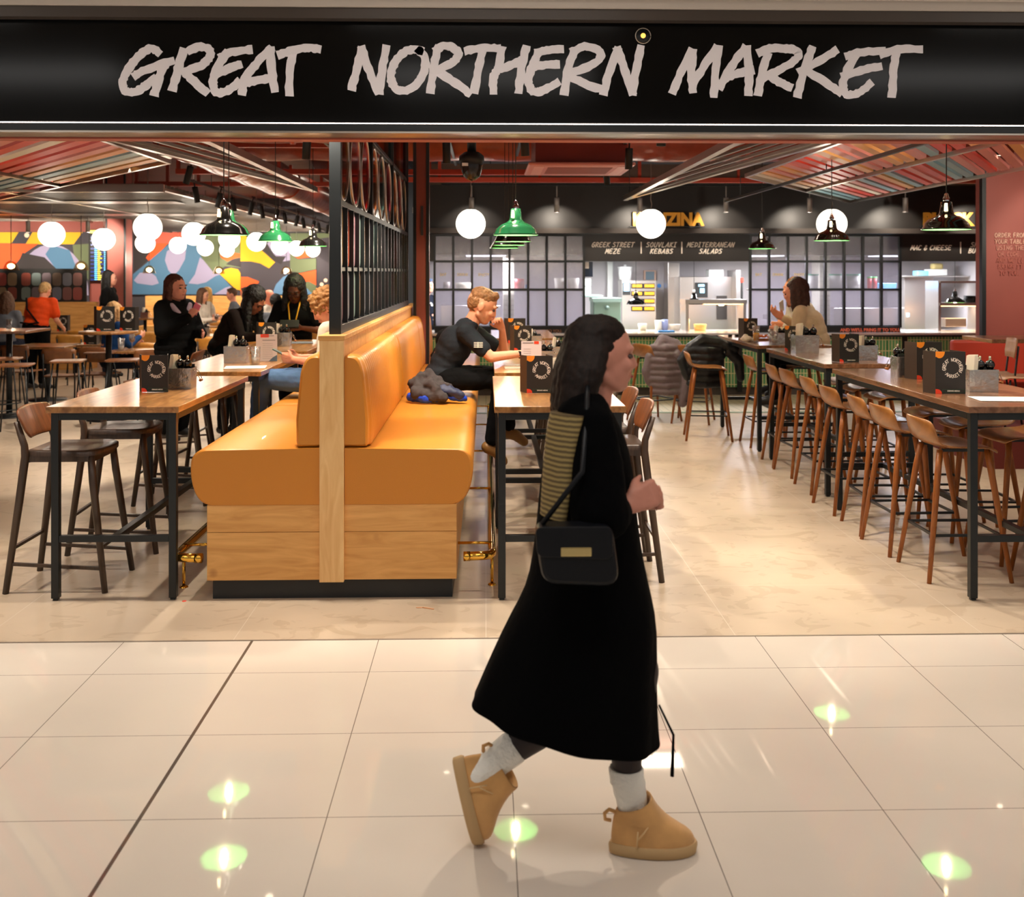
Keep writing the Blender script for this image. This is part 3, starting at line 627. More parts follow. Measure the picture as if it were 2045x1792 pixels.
for i, (x, z) in enumerate(((6.6, 1.9), (7.4, 1.6))):  # out of view spots added to brighten the red wall
    spot(x-.3, 10.6, 2.72, ['left', 'right'][i]+' added spotlight washing the red wall at the far right', 26, (x, 12.5, z), ang=90)
track('added short track before the red wall', (5.8, 10.6, 3.0), (7.8, 10.6, 3.0))
for i in range(6):
    x = -6.0-i*1.05
    spot(x, 18.4, 2.45, ORD[i]+' grey spotlight before the left mural, counted from the red pillar', 62, (x-.1, 20, 2.1), SPM, ang=95, group='grey spotlights before the left mural')
for i, u in enumerate((942, 1112, 1278, 1450, 1617, 1808, 1968)):
    p = W(u, 424, 14.15)
    spot(p.x, 14.15, p.z, ORD[i]+' small grey downlight before the black kitchen fascia, counted from the red pillar', 17, (p.x, 14.75, p.z-.35), SPG, ang=100, group='downlights along the kitchen fascia')
for i, (x, y, tx) in enumerate([(-1.0, 14.5, 25.9), (-4.2, 23.6, 25.9), (-7, 23.6, 25.9)]):
    spot(x-1, 24.2, 2.46, ['spotlight washing the right part of the far mural', 'spotlight washing the middle of the far mural', 'spotlight washing the left part of the far mural'][i], 210, (x-1, 26, 1.7), SPM, ang=140)
# ---------------- leather bench block ----------------
XC = -.821; Y0, Y1 = 5.5, 12.0
t = thing('banquette_bench', 'long double-sided tan leather bench on an oak base with a central oak post', 'bench', (XC, Y0, 0))
LB = Y1-Y0
MB().box(-.64, .04, 0, .64, LB-.04, .105).build('plinth', mat('plinth', (30, 33, 36), .45), t)
for s in (-1, 1):
    MB().box(min(s*.064, s*.664), .012, .105, max(s*.064, s*.664), LB, .36).box(min(s*.064, s*.664), .0125, .362, max(s*.064, s*.664), LB, .507).build('base_panel', OAK, t, bevel=.002)
MB().box(-.0645, -.012, .098, .0645, .03, 1.385).build('centre_post', OAKV, t, bevel=.002)
MB().box(-.058, .031, .507, .058, LB, 1.385).build('centre_panel', OAK, t)
MB().box(-.07, -.02, 1.385, .07, 4.95, 1.412).build('cap_rail', OAK, t, bevel=.004)
def rprof(pts, r, n=6):
    # round the corners of a closed 2D polygon; r per corner
    out = []; m_ = len(pts)
    for i, p in enumerate(pts):
        if r[i] <= 0: out.append(p); continue
        p = Vector(p); a = (Vector(pts[i-1])-p); b = (Vector(pts[(i+1) % m_])-p); la, lb_ = a.length, b.length; a.normalize(); b.normalize()
        q = min(r[i], la*.49, lb_*.49)
        A = p+a*q; B = p+b*q
        for k in range(n+1):
            u = k/n; out.append(tuple(A*(1-u)**2+p*2*u*(1-u)+B*u*u))
    return out
for s in (-1, 1):
    pr = rprof([(.067, .505), (.70, .505), (.755, .64), (.748, .80), (.067, .812)], [0, .09, .12, .16, 0], 8)
    segs = ((.004, 2.6), (2.612, 6.5)) if s > 0 else ((.004, 1.9), (1.912, 6.5))
    for a, b_ in segs:
        rings = []
        for y, k in ((a, .975), (a+.003, .988), (a+.010, .997), (a+.022, 1), (a+.04, 1), (b_-.04, 1), (b_-.022, 1), (b_-.008, .99), (b_, .975)):
            rings.append([(s*(.067+(x-.067)*k), y, .66+(z-.66)*k) for x, z in pr])
        MB().loft(rings).build('seat_cushion', LEA, t, bevel=0)
    for j, (a, b_) in enumerate(((.008, 2.15), (2.16, 4.3), (4.31, 6.5))):
        b = MB(); rings = []; p_ = .078; n = int((b_-a)/p_*6)
        for i in range(n+1):
            y = a+(b_-a)*i/n; e = min(y-a, b_-y); bul = .016*abs(math.sin(math.pi*(y-a-.05)/p_)) if e > .05 else 0; k = 1 if e > .014 else .90+.1*math.sqrt(e/.014)
            pr2 = rprof([(.066, .815), (.188+bul, .815), (.19+bul, .95), (.165+bul, 1.22), (.135+bul*.6, 1.30), (.066, 1.305)], [0, .015, 0, .04, .06, .02], 4)
            rings.append([(s*(.066+(x-.066)*k), y, 1.06+(z-1.06)*(.5+.5*k)) for x, z in pr2])
        b.loft(rings).build('back_cushion', LEA, t)
# divider screen with coloured glass
t = thing('divider_screen', 'black framed screen of coloured glass standing on the oak bench cap', 'screen', (XC+.005, Y0+.1, 1.412))
Ls = 4.85
f = MB().box(-.032, -.02, 0, .032, .03, 2.1)
f.box(-.03, 0, 0, .03, Ls, .05).box(-.02, 0, .34, .02, Ls, .365).box(-.025, 0, .70, .025, Ls, .735).box(-.02, 0, 1.25, .02, Ls, 1.28).box(-.03, 0, 2.06, .03, Ls, 2.1).box(-.03, Ls-.04, 0, .03, Ls, 2.1)
for k in (1, 2): f.box(-.025, k*Ls/3-.015, 0, .025, k*Ls/3+.015, 2.1)
f.build('frame', BLK, t, bevel=.003)
GC = [(206, 164, 74), (214, 104, 74), (200, 150, 160), (140, 190, 176), (180, 208, 198), (222, 176, 90), (190, 80, 70), (172, 172, 180), (160, 130, 100)]
GM = [mat('screen_pane_%d' % i, c, .14, spec=.8) for i, c in enumerate(GC)]
GT = [thin_glass('ring_glass_%d' % i, c, .28, .08) for i, c in enumerate([(196, 150, 70), (212, 120, 124), (224, 60, 44), (206, 150, 80), (130, 160, 160), (200, 120, 140), (216, 160, 80), (200, 70, 50), (120, 130, 130)])]
rnd = random.Random(11)
m1 = MB()
for k in range(18):
    yc = (k+.5)*Ls/18
    for z0, z1 in ((.06, .335), (.37, .695)):
        i = rnd.randrange(9) if k > 3 else [[5, 1, 2, 4], [2, 7, 4, 8]][0 if z0 > .3 else 1][k]
        w2 = Ls/36-.02; pr = rprof([(-w2, z0), (w2, z0), (w2, z1), (-w2, z1)], [w2*.5]*4, 5)
        MB().prism(pr, (-.006, yc, 0), (0, 1, 0), (0, 0, 1), (1, 0, 0), .012).build('glass_pane', GM[i], t)
    if k: m1.box(-.016, k*Ls/18-.01, .05, .03, k*Ls/18+.01, .70)
m1.build('glazing_bars', BLK, t)
m2 = MB()
for k in range(9):
    yc = (k+.5)*Ls/9; r_ = .232; zc = .99
    MB().prism([(r_*math.cos(2*math.pi*j/36), r_*1.05*math.sin(2*math.pi*j/36)) for j in range(36)], (-.004, yc, zc), (0, 1, 0), (0, 0, 1), (1, 0, 0), .008).build('round_pane', GT[k], t)
    MB().tube([(0, yc+r_*math.cos(2*math.pi*j/36), zc+r_*1.05*math.sin(2*math.pi*j/36)) for j in range(37)], .012, 8, caps=False).build('ring', ALU, t)
    # corner glass around the ring and the pane above
    sq = []
    for a0 in range(4):
        cy, cz = [(1, 1), (-1, 1), (-1, -1), (1, -1)][a0]
        arcp = [((r_+.006)*math.cos(R(90*a0+90*j/8)), (r_+.006)*1.05*math.sin(R(90*a0+90*j/8))) for j in range(9)]
        sq = arcp+[(cy*0, 0)]
        hw = Ls/18-.01; hh = .248
        poly = arcp[::-1]
        cpt = {0: [(hw, 0), (hw, hh), (0, hh)], 1: [(0, hh), (-hw, hh), (-hw, 0)], 2: [(-hw, 0), (-hw, -hh), (0, -hh)], 3: [(0, -hh), (hw, -hh), (hw, 0)]}[a0]
        m2.prism(cpt+poly, (-.003, yc, zc), (0, 1, 0), (0, 0, 1), (1, 0, 0), .006)
    MB().box(-.003, yc-Ls/18+.012, 1.285, .003, yc+Ls/18-.012, 2.055).build('upper_pane', GT[(k*4+2) % 9], t)
m2.build('corner_glass', mat('dark_glass', (30, 26, 24), .08, spec=.8), t)
# brass foot rails
for s, lb in ((-1, 'polished brass foot rail along the left side of the leather bench'), (1, 'polished brass foot rail along the right side of the leather bench')):
    t = thing('brass_foot_rail', lb, 'foot rail', (XC, Y0, 0)); x = s*.855
    MB().tube([(s*.70, .05, .215), (s*.80, .06, .215), (s*.838, .075, .215), (x, .12, .215), (x, .2, .215), (x, 6.3, .215)], .024, 16).build('rail', BRASS, t)
    MB().tube([(s*.70, .0498, .215), (s*.735, .0525, .215)], .026, 16).build('end_cap', BRASS, t)
    for y in (.25, 1.7, 3.2, 4.7, 6.1):
        MB().tube([(x, y, .2), (x, y, 0)], .009, 10).lathe([(.024, 0), (.02, .008), (.01, .01)], (x, y, 0)).build('upright', BRASS, t)
        MB().tube([(s*.664, y, .235), (x, y, .235)], .008, 10).lathe([(.02, 0), (.02, .004)], (0, 0, 0)).build('wall_bracket', BRASS, t) if 0 else MB().tube([(s*.664, y, .235), (x, y, .235)], .008, 10).build('wall_bracket', BRASS, t)

# ---------------- tables ----------------
def mk_table(L_, Wd, h, topm, xbar=.31):
    def f():
        t = thing('bar_table', '', 'table')   # origin: centre of the near edge
        MB().box(-Wd/2, 0, h-.034, Wd/2, L_, h).build('table_top', topm, t, bevel=.003)
        g = .02; q = .04; hx = Wd/2-g; ins = .02
        for sx in (-1, 1):
            for y in (ins, L_-ins-q):
                MB().box(min(sx*hx, sx*(hx-q)), y, .012, max(sx*hx, sx*(hx-q)), y+q, h-.034).box(min(sx*hx, sx*(hx-q))+.006, y+.006, 0, max(sx*hx, sx*(hx-q))-.006, y+q-.006, .012).build('leg', BLK, t, bevel=.003)
        b = MB()
        for y in (ins, L_-ins-q): b.box(-hx+q, y, h-.074, hx-q, y+q, h-.034)
        for sx in (-1, 1): b.box(min(sx*hx, sx*(hx-q)), ins+q, h-.074, max(sx*hx, sx*(hx-q)), L_-ins-q, h-.034)
        b.build('apron', BLK, t, bevel=.002)
        if xbar:
            for y in (ins, L_-ins-q): MB().box(-hx+q, y+.003, xbar, hx-q, y+q-.003, xbar+.035).build('crossbar', BLK, t, bevel=.002)
            MB().box(-.02, ins+q, xbar+.001, .02, L_-ins-q, xbar+.034).build('stretcher', BLK, t, bevel=.002)
        return t
    return f
TA = Kind(mk_table(1.6, .70, 1.035, TOP)); TB = Kind(mk_table(1.65, .74, 1.035, TOP2)); TR = Kind(mk_table(2.15, .75, 1.035, TOP2))
LX = W(224, 808, 5.5).x
TAB = [TA.put((LX, 5.5, 0), 0, 'high oak table with black frame nearest the walkway at the left', 'high tables beside the bench'),
 TA.put((LX+.02, 7.4, 0), 0, 'second high oak table at the left, holding papers and a glass', 'high tables beside the bench'),
 TA.put((LX+.02, 9.3, 0), 0, 'third high oak table at the left, behind the one with papers', 'high tables beside the bench'),
 TA.put((.395, 5.45, 0), 0, 'high oak table right of the bench nearest the walkway', 'high tables beside the bench'),
 TA.put((.41, 7.28, 0), 0, 'high oak table where the man in the black T-shirt sits', 'high tables beside the bench'),
 TA.put((.41, 9.15, 0), 0, 'third high oak table right of the bench', 'high tables beside the bench'),
 TA.put((.41, 11.05, 0), 0, 'furthest high oak table right of the bench', 'high tables beside the bench')]
TR.put((2.93, 5.38, 0), 0, 'long high walnut table nearest the walkway at the right', 'high tables at the right')
TB.put((2.99, 7.9, 0), 0, 'middle high walnut table at the right', 'high tables at the right')
TB.put((2.99, 9.9, 0), 0, 'furthest high walnut table at the right, where two women sit', 'high tables at the right')

# ---------------- bar stools and chairs ----------------
def shell(pts, hw, cup, n=10, t_=.012, r=.5):
    # bent plywood: profile pts (x,z), half width hw[i], cup[i] lifts/wraps edges
    b = MB(); vs_ = []; m_ = len(pts)
    for i, (x, z) in enumerate(pts):
        for j in range(n+1):
            u = -1+2*j/n; dx, dz = cup[i]
            vs_.append((x+dx*u*u, hw[i]*u, z+dz*u*u))
    fs = [(i*(n+1)+j, i*(n+1)+j+1, (i+1)*(n+1)+j+1, (i+1)*(n+1)+j) for i in range(m_-1) for j in range(n)]
    return b.add(vs_, fs, 0, True)
def mk_stool():
    t = thing('bar_stool', '', 'stool')
    pts = [(.20, .722), (.17, .742), (.10, .75), (0, .745), (-.10, .745), (-.165, .757), (-.20, .785), (-.225, .83), (-.24, .88), (-.25, .918)]
    hw = [.165, .195, .205, .208, .208, .205, .203, .20, .192, .155]
    cup = [(-.02, -.006), (0, .0), (0, .010), (0, .014), (0, .016), (.01, .016), (.03, .01), (.045, 0), (.05, -.004), (.05, -.012)]
    shell(pts, hw, cup).build('seat_shell', PLY, t, solid=.012, sub=1)
    for sx in (-1, 1):
        for sy in (-1, 1):
            MB().tube([(sx*.135, sy*.125, .735), (sx*.155, sy*.145, .60), (sx*.235, sy*.215, 0)], [.017, .0185, .0125], 10).build('leg', LEGW, t)
    b = MB(); k = .19; c_ = [(-.205+.0, -.19), (.205, -.19), (.205, .19), (-.205, .19)]
    for i in range(4): a, d = c_[i], c_[(i+1) % 4]; b.bar((a[0]*.93, a[1]*.93, .26), (d[0]*.93, d[1]*.93, .26), .007)
    b.build('foot_ring', BLK, t)
    MB().bar((-.12, -.12, .732), (.12, -.12, .732), .008).bar((-.12, .12, .732), (.12, .12, .732), .008).bar((0, -.12, .73), (0, .12, .73), .008).build('seat_bracket', BLK, t)
    return t
ST = Kind(mk_stool)
names = ['nearest the walkway', 'second from the walkway', 'third from the walkway', 'fourth from the walkway', 'fifth from the walkway', 'sixth from the walkway', 'seventh from the walkway', 'furthest of the row']
for i, (x, y, r_) in enumerate([(2.72, 5.92, 0), (2.70, 6.46, 2), (2.72, 6.93, -3), (2.72, 7.52, 2), (2.78, 8.2, 0), (2.80, 8.85, 4), (2.80, 9.3, -2), (2.86, 10.35, 0)]):
    ST.put((x, y, 0), R(r_), 'brown plywood bar stool on the aisle side of the right tables, '+names[i], 'bar stools on the aisle side of the right tables')
for i, (x, y, r_) in enumerate([(3.30, 5.72, 178), (3.28, 6.25, 183), (3.25, 6.75, 176), (3.24, 7.3, 180), (3.3, 8.25, 182), (3.32, 8.85, 178), (3.34, 9.4, 180), (3.36, 10.9, 182)]):
    ST.put((x, y, 0), R(r_), 'brown plywood bar stool on the far side of the right tables, '+names[i], 'bar stools on the far side of the right tables')
ST.put((2.33, 10.75, 0), R(-8), 'brown bar stool with a black puffer coat, standing alone in the aisle')
ST.put((1.98, 12.05, 0), R(30), 'bar stool under the grey puffer coat by the green counter')
ST.put((2.42, 11.95, 0), R(70), 'bar stool half hidden behind the one with the black coat')
def mk_chair():
    t = thing('bar_chair', '', 'chair')
    # saddle seat
    b = MB(); vs_ = []; n = 12
    outl = rprof([(-.20, -.19), (.18, -.215), (.225, 0), (.18, .215), (-.20, .19)], [.05, .10, .12, .10, .05], 6)
    lo = [(x, y, .742-.0) for x, y in outl]; hi = [(x, y, .765+.10*max(0, x*0)-.0) for x, y in outl]
    b.loft([lo, hi, [(x*.96, y*.96, .772) for x, y in outl], [(x*.6, y*.6, .764) for x, y in outl], [(x*.2, y*.2, .76) for x, y in outl]], smooth=True)
    b.build('seat', DKW, t)
    for sy in (-1, 1):
        MB().tube([(.15, sy*.165, .75), (.165, sy*.175, .6), (.245, sy*.215, 0)], [.019, .021, .016], 10).build('leg', DKW, t)
        MB().tube([(-.29, sy*.215, 0), (-.225, sy*.195, .5), (-.195, sy*.19, .74), (-.20, sy*.19, .80), (-.245, sy*.185, .93)], [.017, .021, .022, .019, .015], 10).build('leg', DKW, t)
        MB().bar((.222, sy*.205, .13), (-.27, sy*.208, .16), .0085).build('stretcher', DKW, t)
    MB().bar((-.262, -.2, .24), (-.262, .2, .24), .0085).build('crossbar', DKW, t); MB().bar((.21, -.2, .24), (.21, .2, .24), .0085).build('crossbar', DKW, t)
    MB().bar((.15, -.165, .725), (.15, .165, .725), .018).bar((-.19, -.185, .725), (-.19, .185, .725), .018).bar((-.18, -.17, .727), (.15, -.165, .727), .018).bar((-.18, .17, .727), (.15, .165, .727), .018).build('seat_frame', DKW, t)
    pts = [(-.205, .83), (-.222, .87), (-.245, .93), (-.265, .98), (-.272, 1.005)]
    shell(pts, [.14, .19, .21, .215, .19], [(.02, 0), (.03, 0), (.035, 0), (.035, -.004), (.035, -.012)], 12).build('backrest', DKB, t, solid=.014, sub=1)
    return t
CH = Kind(mk_chair)
for x, y, r_, lb in [(-2.32, 5.87, 0, 'dark wooden bar chair nearest the walkway at the far left'), (-2.30, 6.63, 3, 'dark wooden bar chair behind the nearest one at the left table'), (-2.34, 7.95, 0, 'dark wooden bar chair left of the second left table'), (-2.30, 8.65, -4, 'dark wooden bar chair further back at the second left table'), (-2.98, 9.9, 180, 'dark bar chair behind the second left table, facing away from it')]:
    CH.put((x, y, 0), R(r_), lb)
for i, (x, y, r_) in enumerate([(.70, 5.98, 180), (.70, 6.6, 182), (.74, 7.75, 179), (.74, 8.5, 180), (.74, 9.6, 181), (.74, 10.3, 180)]):
    CH.put((x, y, 0), R(r_), 'dark wooden bar chair right of the oak tables beside the bench, '+names[i], 'bar chairs facing the bench')

# background dining furniture
YEL = wood('yellow_ply', (196, 132, 50), (222, 160, 74), .4, (8, 2, 1), 2, coat=.3); BRN = wood('brown_ply', (110, 66, 34), (142, 90, 50), .4, (8, 2, 1), 2, coat=.3); PAL = wood('pale_ply', (190, 146, 112), (214, 172, 138), .45, (8, 2, 1), 2)
def mk_low(m):
    def f():
        t = thing('dining_chair', '', 'chair')
        shell([(.21, .44), (.17, .455), (0, .45), (-.17, .45), (-.2, .46)], [.17, .2, .205, .2, .18], [(0, 0), (0, .008), (0, .012), (0, .01), (0, .006)], 8).build('seat', m, t, solid=.012)
        shell([(-.215, .62), (-.225, .68), (-.238, .76), (-.24, .81)], [.17, .2, .205, .19], [(.03, 0), (.035, 0), (.035, 0), (.035, -.01)], 8).build('backrest', m, t, solid=.012)
        for sx, sy in ((1, 1), (1, -1)): MB().tube([(.15*sx, sy*.17, .44), (.21*sx, sy*.2, 0)], .01, 6).build('leg', BLK, t)
        for sy in (1, -1): MB().tube([(-.25, sy*.2, 0), (-.19, sy*.185, .44), (-.225, sy*.18, .74)], .01, 6).build('leg', BLK, t)
        return t
    return f
LCY, LCB, LCP = Kind(mk_low(YEL)), Kind(mk_low(BRN)), Kind(mk_low(PAL))
def mk_mst():
    t = thing('metal_stool', '', 'stool')
    MB().loft([[(x, y, z) for x, y in rprof([(-.17*k, -.17*k), (.17*k, -.17*k), (.17*k, .17*k), (-.17*k, .17*k)], [.05]*4, 4)] for z, k in ((.735, 1), (.75, 1.04), (.756, 1))]).build('seat', BRN, t)
    for sx in (-1, 1):
        for sy in (-1, 1): MB().tube([(sx*.13, sy*.13, .74), (sx*.2, sy*.2, 0)], .009, 6).build('leg', BLK, t)
    MB().tube([(.18*math.cos(k*math.pi/8), .18*math.sin(k*math.pi/8), .24) for k in range(17)], .007, 6).build('foot_ring', BLK, t)
    return t
MS = Kind(mk_mst)
def mk_din(Wd, D, h, m, round_=0):
    def f():
        t = thing('dining_table', '', 'table')
        if round_: MB().lathe([(0, h-.03), (Wd/2, h-.03), (Wd/2+.004, h-.015), (Wd/2, h), (0, h)], n=28).build('table_top', m, t)
        else: MB().box(-Wd/2, -D/2, h-.03, Wd/2, D/2, h).build('table_top', m, t, bevel=.003)
        MB().tube([(0, 0, .02), (0, 0, h-.03)], .035, 12).build('pedestal', BLK, t); MB().lathe([(.25, 0), (.25, .015), (.04, .03), (.035, .05)], n=20).build('base_plate', BLK, t)
        return t
    return f
DT = Kind(mk_din(.75, .75, .75, TOP)); HT = Kind(mk_din(.66, .66, 1.05, TOP, 1)); DT2 = Kind(mk_din(1.3, .7, .75, TOP)); HT2 = Kind(mk_din(.7, .7, 1.05, TOP2))
# ---------------- background left: tables and chairs ----------------
p = W(217, 660, 12.3); HT.put((p.x, 12.3, 0), 0, 'round high pedestal table holding a dark menu, left background')
for u, v, Y, lb in [(136, 715, 11.7, 'square-seated metal stool left of the round high table'), (200, 712, 12.9, 'metal stool behind the round high table'), (245, 716, 11.8, 'metal stool right of the round high table'), (30, 706, 11.2, 'metal stool at the far left edge'), (8, 700, 12.0, 'metal stool cut by the left edge of the picture')]:
    p = W(u, v, Y); MS.put((p.x, Y, 0), R(10), lb)
p = W(20, 693, 12.4); HT2.put((p.x-.1, 12.6, 0), 0, 'square high table at the far left edge with a glass on it')
ch = [(48, 13.6, 80, LCB, 'brown dining chair at the far left behind the high stools'), (128, 13.0, 95, LCB, 'brown dining chair below the orange shirt of the waitress'), (200, 13.2, 85, LCB, 'brown dining chair behind the round high table'), (150, 15.8, 90, LCY, 'yellow dining chair right of the waitress'), (172, 17.0, 80, LCY, 'yellow dining chair further back right of the waitress'), (292, 14.0, 95, LCY, 'yellow dining chair left of the woman in black'), (300, 16.5, 90, LCY, 'yellow dining chair behind the woman in black, left side'),
 (290, 12.3, 270, LCB, 'brown dining chair half hidden behind the woman in black'), (412, 13.6, 180, LCY, 'yellow dining chair just right of the woman in black'), (428, 15.2, 90, LCY, 'yellow dining chair between the two women in black'), (430, 17.5, 85, LCY, 'small yellow dining chair before the seated diners'), (446, 19.5, 90, LCY, 'distant yellow dining chair before the mural'), (520, 16, 90, LCY, 'yellow dining chair behind the orange juice'), (640, 17, 90, LCY, 'yellow dining chair left of the divider post'), (560, 19, 100, LCY, 'yellow dining chair behind the woman with glasses')]
for u, Y, r_, K, lb in ch: p = W(u, 700, Y); K.put((p.x, Y, 0), R(r_), lb)
dt = [(95, 14.2, DT, 'low square table under the brown chairs at the left'), (215, 14.6, DT, 'low square table beside the seated woman in blue'), (290, 13.4, DT, 'low table with a dark drink beside the woman in blue'), (410, 16.4, DT2, 'low long table behind the women in black'), (400, 19.3, DT2, 'far table of the two seated women before the mural'), (500, 20, DT2, 'far table before the bald man'), (150, 17.5, DT2, 'oak table right of the waitress by the left bench'), (630, 13.5, DT, 'low table behind the woman with glasses'), (-20, 17.2, DT2, 'oak table left of the waitress by the left bench'), (290, 22.5, DT2, 'table with a jug right of the red pillar')]
DTP = []
for u, Y, K, lb in dt: p = W(u, 700, Y); K.put((p.x, Y, 0), 0, lb); DTP.append((p.x, Y))
# left bench with screen and oak back
a = W(-110, 600, 18.6); c = W(178, 600, 18.6)
t = thing('wall_bench', 'oak-backed bench along the left mural wall', 'bench')
MB().box(a.x, 18.5, 0, c.x, 19.0, .45).build('seat', OAK, t); MB().box(a.x, 18.95, .45, c.x, 19.05, 1.17).build('back_panel', OAK, t); MB().box(a.x, 18.93, 1.17, c.x, 19.07, 1.2).build('cap_rail', OAK, t)
t = thing('bench_screen', 'dark frame of two rows of rounded coloured panels above the left bench', 'screen')
z0 = W(0, 602, 19).z; z1 = W(0, 541, 19).z
f = MB().box(a.x, 18.98, z0-.02, c.x-.2, 19.02, z1+.04); f.build('frame', BLKM, t)
PC = [mat('panel_tone_%d' % i, c_, .35) for i, c_ in enumerate([(112, 70, 68), (104, 92, 98), (118, 98, 76), (96, 98, 114), (102, 114, 112), (132, 62, 56), (86, 70, 60), (114, 58, 48)])]
k = 0
for r_, (va, vb) in enumerate(((545, 571), (573.5, 599.5))):
    for i in range(14):
        u = 155-i*20.6-(7 if i > 5 else 0)
        A = W(u-9, vb, 18.97); B = W(u+9, va, 18.97)
        MB().prism(rprof([(A.x, A.z), (B.x, A.z), (B.x, B.z), (A.x, B.z)], [.06]*4, 4), (0, 18.975, 0), (1, 0, 0), (0, 0, 1), (0, -1, 0), .012).build('rounded_panel', PC[(i*3+r_*5) % 8], t)
# oak bench along the far mural
t = thing('wall_bench', 'long oak bench below the far mural', 'bench')
a = W(268, 600, 24.6); c = W(700, 600, 24.6)
MB().box(a.x, 24.8, 0, c.x, 25.4, .45).build('seat', OAK, t); MB().box(a.x, 25.4, .45, c.x, 25.5, 1.16).build('back_panel', OAK, t)
tag(MB().box(W(617, 0, 22).x, 22, 0, W(640, 0, 22).x, 22.1, 1.2).build('oak_partition', OAKV), 'plain oak end panel behind the woman with glasses', 'partition')

# ---------------- pendants ----------------
GRN = mat('green_enamel', (32, 96, 58), .15, coat=.6); DKG = mat('black_enamel', (22, 22, 20), .15, coat=.6); INW = mat('green_inner_enamel', (70, 140, 84), .4)
def mk_pend(m, D=.30, cord=1.6, power=16):
    def f():
        t = thing('pendant_lamp', '', 'pendant lamp'); q = D/.33   # origin at rim centre
        sd = MB().lathe([(.165*q, 0), (.168*q, .006), (.158*q, .012), (.145*q, .045*q), (.115*q, .075*q), (.075*q, .092*q), (.055*q, .105*q), (.047*q, .12*q), (.036*q, .195*q), (.0, .2*q)], n=32).build('shade', m, t)
        MB().lathe([(.163*q, .001), (.152*q, .012), (.139*q, .043*q), (.110*q, .071*q), (.071*q, .088*q), (.05*q, .1*q), (.042*q, .118*q), (0, .12*q)], n=32).build('inner_shade', INW, sd)
        MB().lathe([(.02, .2*q), (.022, .22*q), (.014, .235*q), (.012, .25*q), (0, .26*q)], n=12).build('lamp_holder', CHROME, t)
        MB().tube([(0, 0, .25*q), (0, 0, cord+.08)], .0035, 6).build('cord', BLK, t)
        MB().ball((0, 0, .06*q), .02).build('bulb', BULB, t)
        if cord > 1.4: MB().prism([(-.012*q, .128*q), (.012*q, .128*q), (.009*q, .182*q), (-.009*q, .182*q)], (-.022*q, -.043*q, 0), (.9, -.43, 0), (-.0, .0, 1), (-.43, -.9, 0), .004).build('neck_glow_patch', BULB, sd)  # glowing patch on the neck stands in for bulb light through a slot
        if power: lamp('POINT', 'bulb_light', (0, 0, .0), power, (1, .78, .52), parent=t, shadow_soft_size=.018)
        return t
    return f
def pend(K, u, v, Y, lb, grp=None, x=None, pw=16):
    p = W(u, v, Y)
    first = K.o is None
    o = K.put((x if x is not None else p.x, Y, p.z), 0, lb, grp)
    if not any(ch.type == 'LIGHT' for ch in o.children) and pw: lamp('POINT', 'bulb_light', (0, 0, 0), pw, (1, .78, .52), parent=o, shadow_soft_size=.018)
    return o
PG = Kind(mk_pend(GRN)); PD = Kind(mk_pend(DKG))
pend(PG, 1030, 470, 6.9, 'front green enamel pendant of the stacked row above the oak tables'); pend(PD, 1024, 483, 8.3, 'black-looking pendant just behind the front green one'); pend(PD, 1016, 490, 9.4, 'third pendant in the row above the oak tables'); pend(PG, 1008, 496, 10.6, 'furthest green pendant in the row above the oak tables')
pend(PG, 457, 469, 7.5, 'large green pendant half hidden by a black one above the left tables'); pend(PD, 447, 470, 6.6, 'large dark pendant with a glowing bulb above the nearest left table'); pend(PG, 550, 482, 9.1, 'bright green pendant over the third left table'); pend(PD, 625, 492, 10.9, 'small black pendant beside the divider post')
pend(PD, 1890, 459, 6.45, 'large black pendant with a glowing bulb in front of the gold lettering'); pend(PD, 1661, 481, 8.7, 'black pendant in front of the right white globe'); pend(PD, 1522, 497, 11.2, 'small black pendant left of the right globe')
PK = Kind(mk_pend(mat('gloss_black', (12, 12, 13), .08, coat=.8), .28, 1.3, 0))
for u, v, lb in [(1270, 608, 'glossy black heat lamp over the left part of the kitchen pass'), (1386, 608, 'glossy black heat lamp over the middle of the kitchen pass'), (1907, 604, 'glossy black heat lamp over the right kitchen pass'), (848, 612, 'glossy black heat lamp beside the man in the blue cap')]:
    pend(PK, u, v, 15.0, lb, pw=7)
CLG = thin_glass('clear_shade_glass', (235, 215, 190), .2, .05)
def mk_clear():
    t = thing('glass_pendant', '', 'pendant lamp')
    MB().lathe([(.135, 0), (.125, .01), (.09, .11), (.05, .15), (.02, .16)], n=24).build('glass_shade', CLG, t)
    MB().ball((0, 0, .07), (.06, .06, .045)).build('bulb', BULB, t)
    MB().tube([(0, 0, .12), (0, 0, 1.83)], .006, 6).build('cord', BLK, t)
    return t
PC_ = Kind(mk_clear)
for i, (u, v, Y, lb) in enumerate([(298, 546, 21, 'clear glass pendant right of the red pillar'), (437, 547, 22, 'clear glass pendant in front of the yellow mural shape'), (572, 547, 22, 'clear glass pendant above the woman with glasses'), (22, 540, 17.5, 'clear glass pendant at the left edge'), (162, 540, 17.5, 'clear glass pendant left of the departure board')]):
    pend(PC_, u, v, Y, lb, pw=8)
def mk_globe():
    t = thing('globe_pendant', '', 'pendant lamp')
    MB().ball((0, 0, 0), .18, 36).build('globe', GLOBE, t)
    MB().lathe([(.06, .172), (.06, .182), (0, .184)], n=20).build('collar', BLK, t)
    MB().tube([(0, 0, .18), (.01, 0, .24), (-.004, 0, .3), (.004, 0, .4), (0, 0, .6), (0, 0, 1.28)], .005, 6).build('cord', mat('grey_cord', (150, 140, 130), .5), t)
    lamp('POINT', 'globe_light', (0, 0, -.3), 15, (1, .88, .74), parent=t, shadow_soft_size=.15)
    return t
GL_ = Kind(mk_globe)
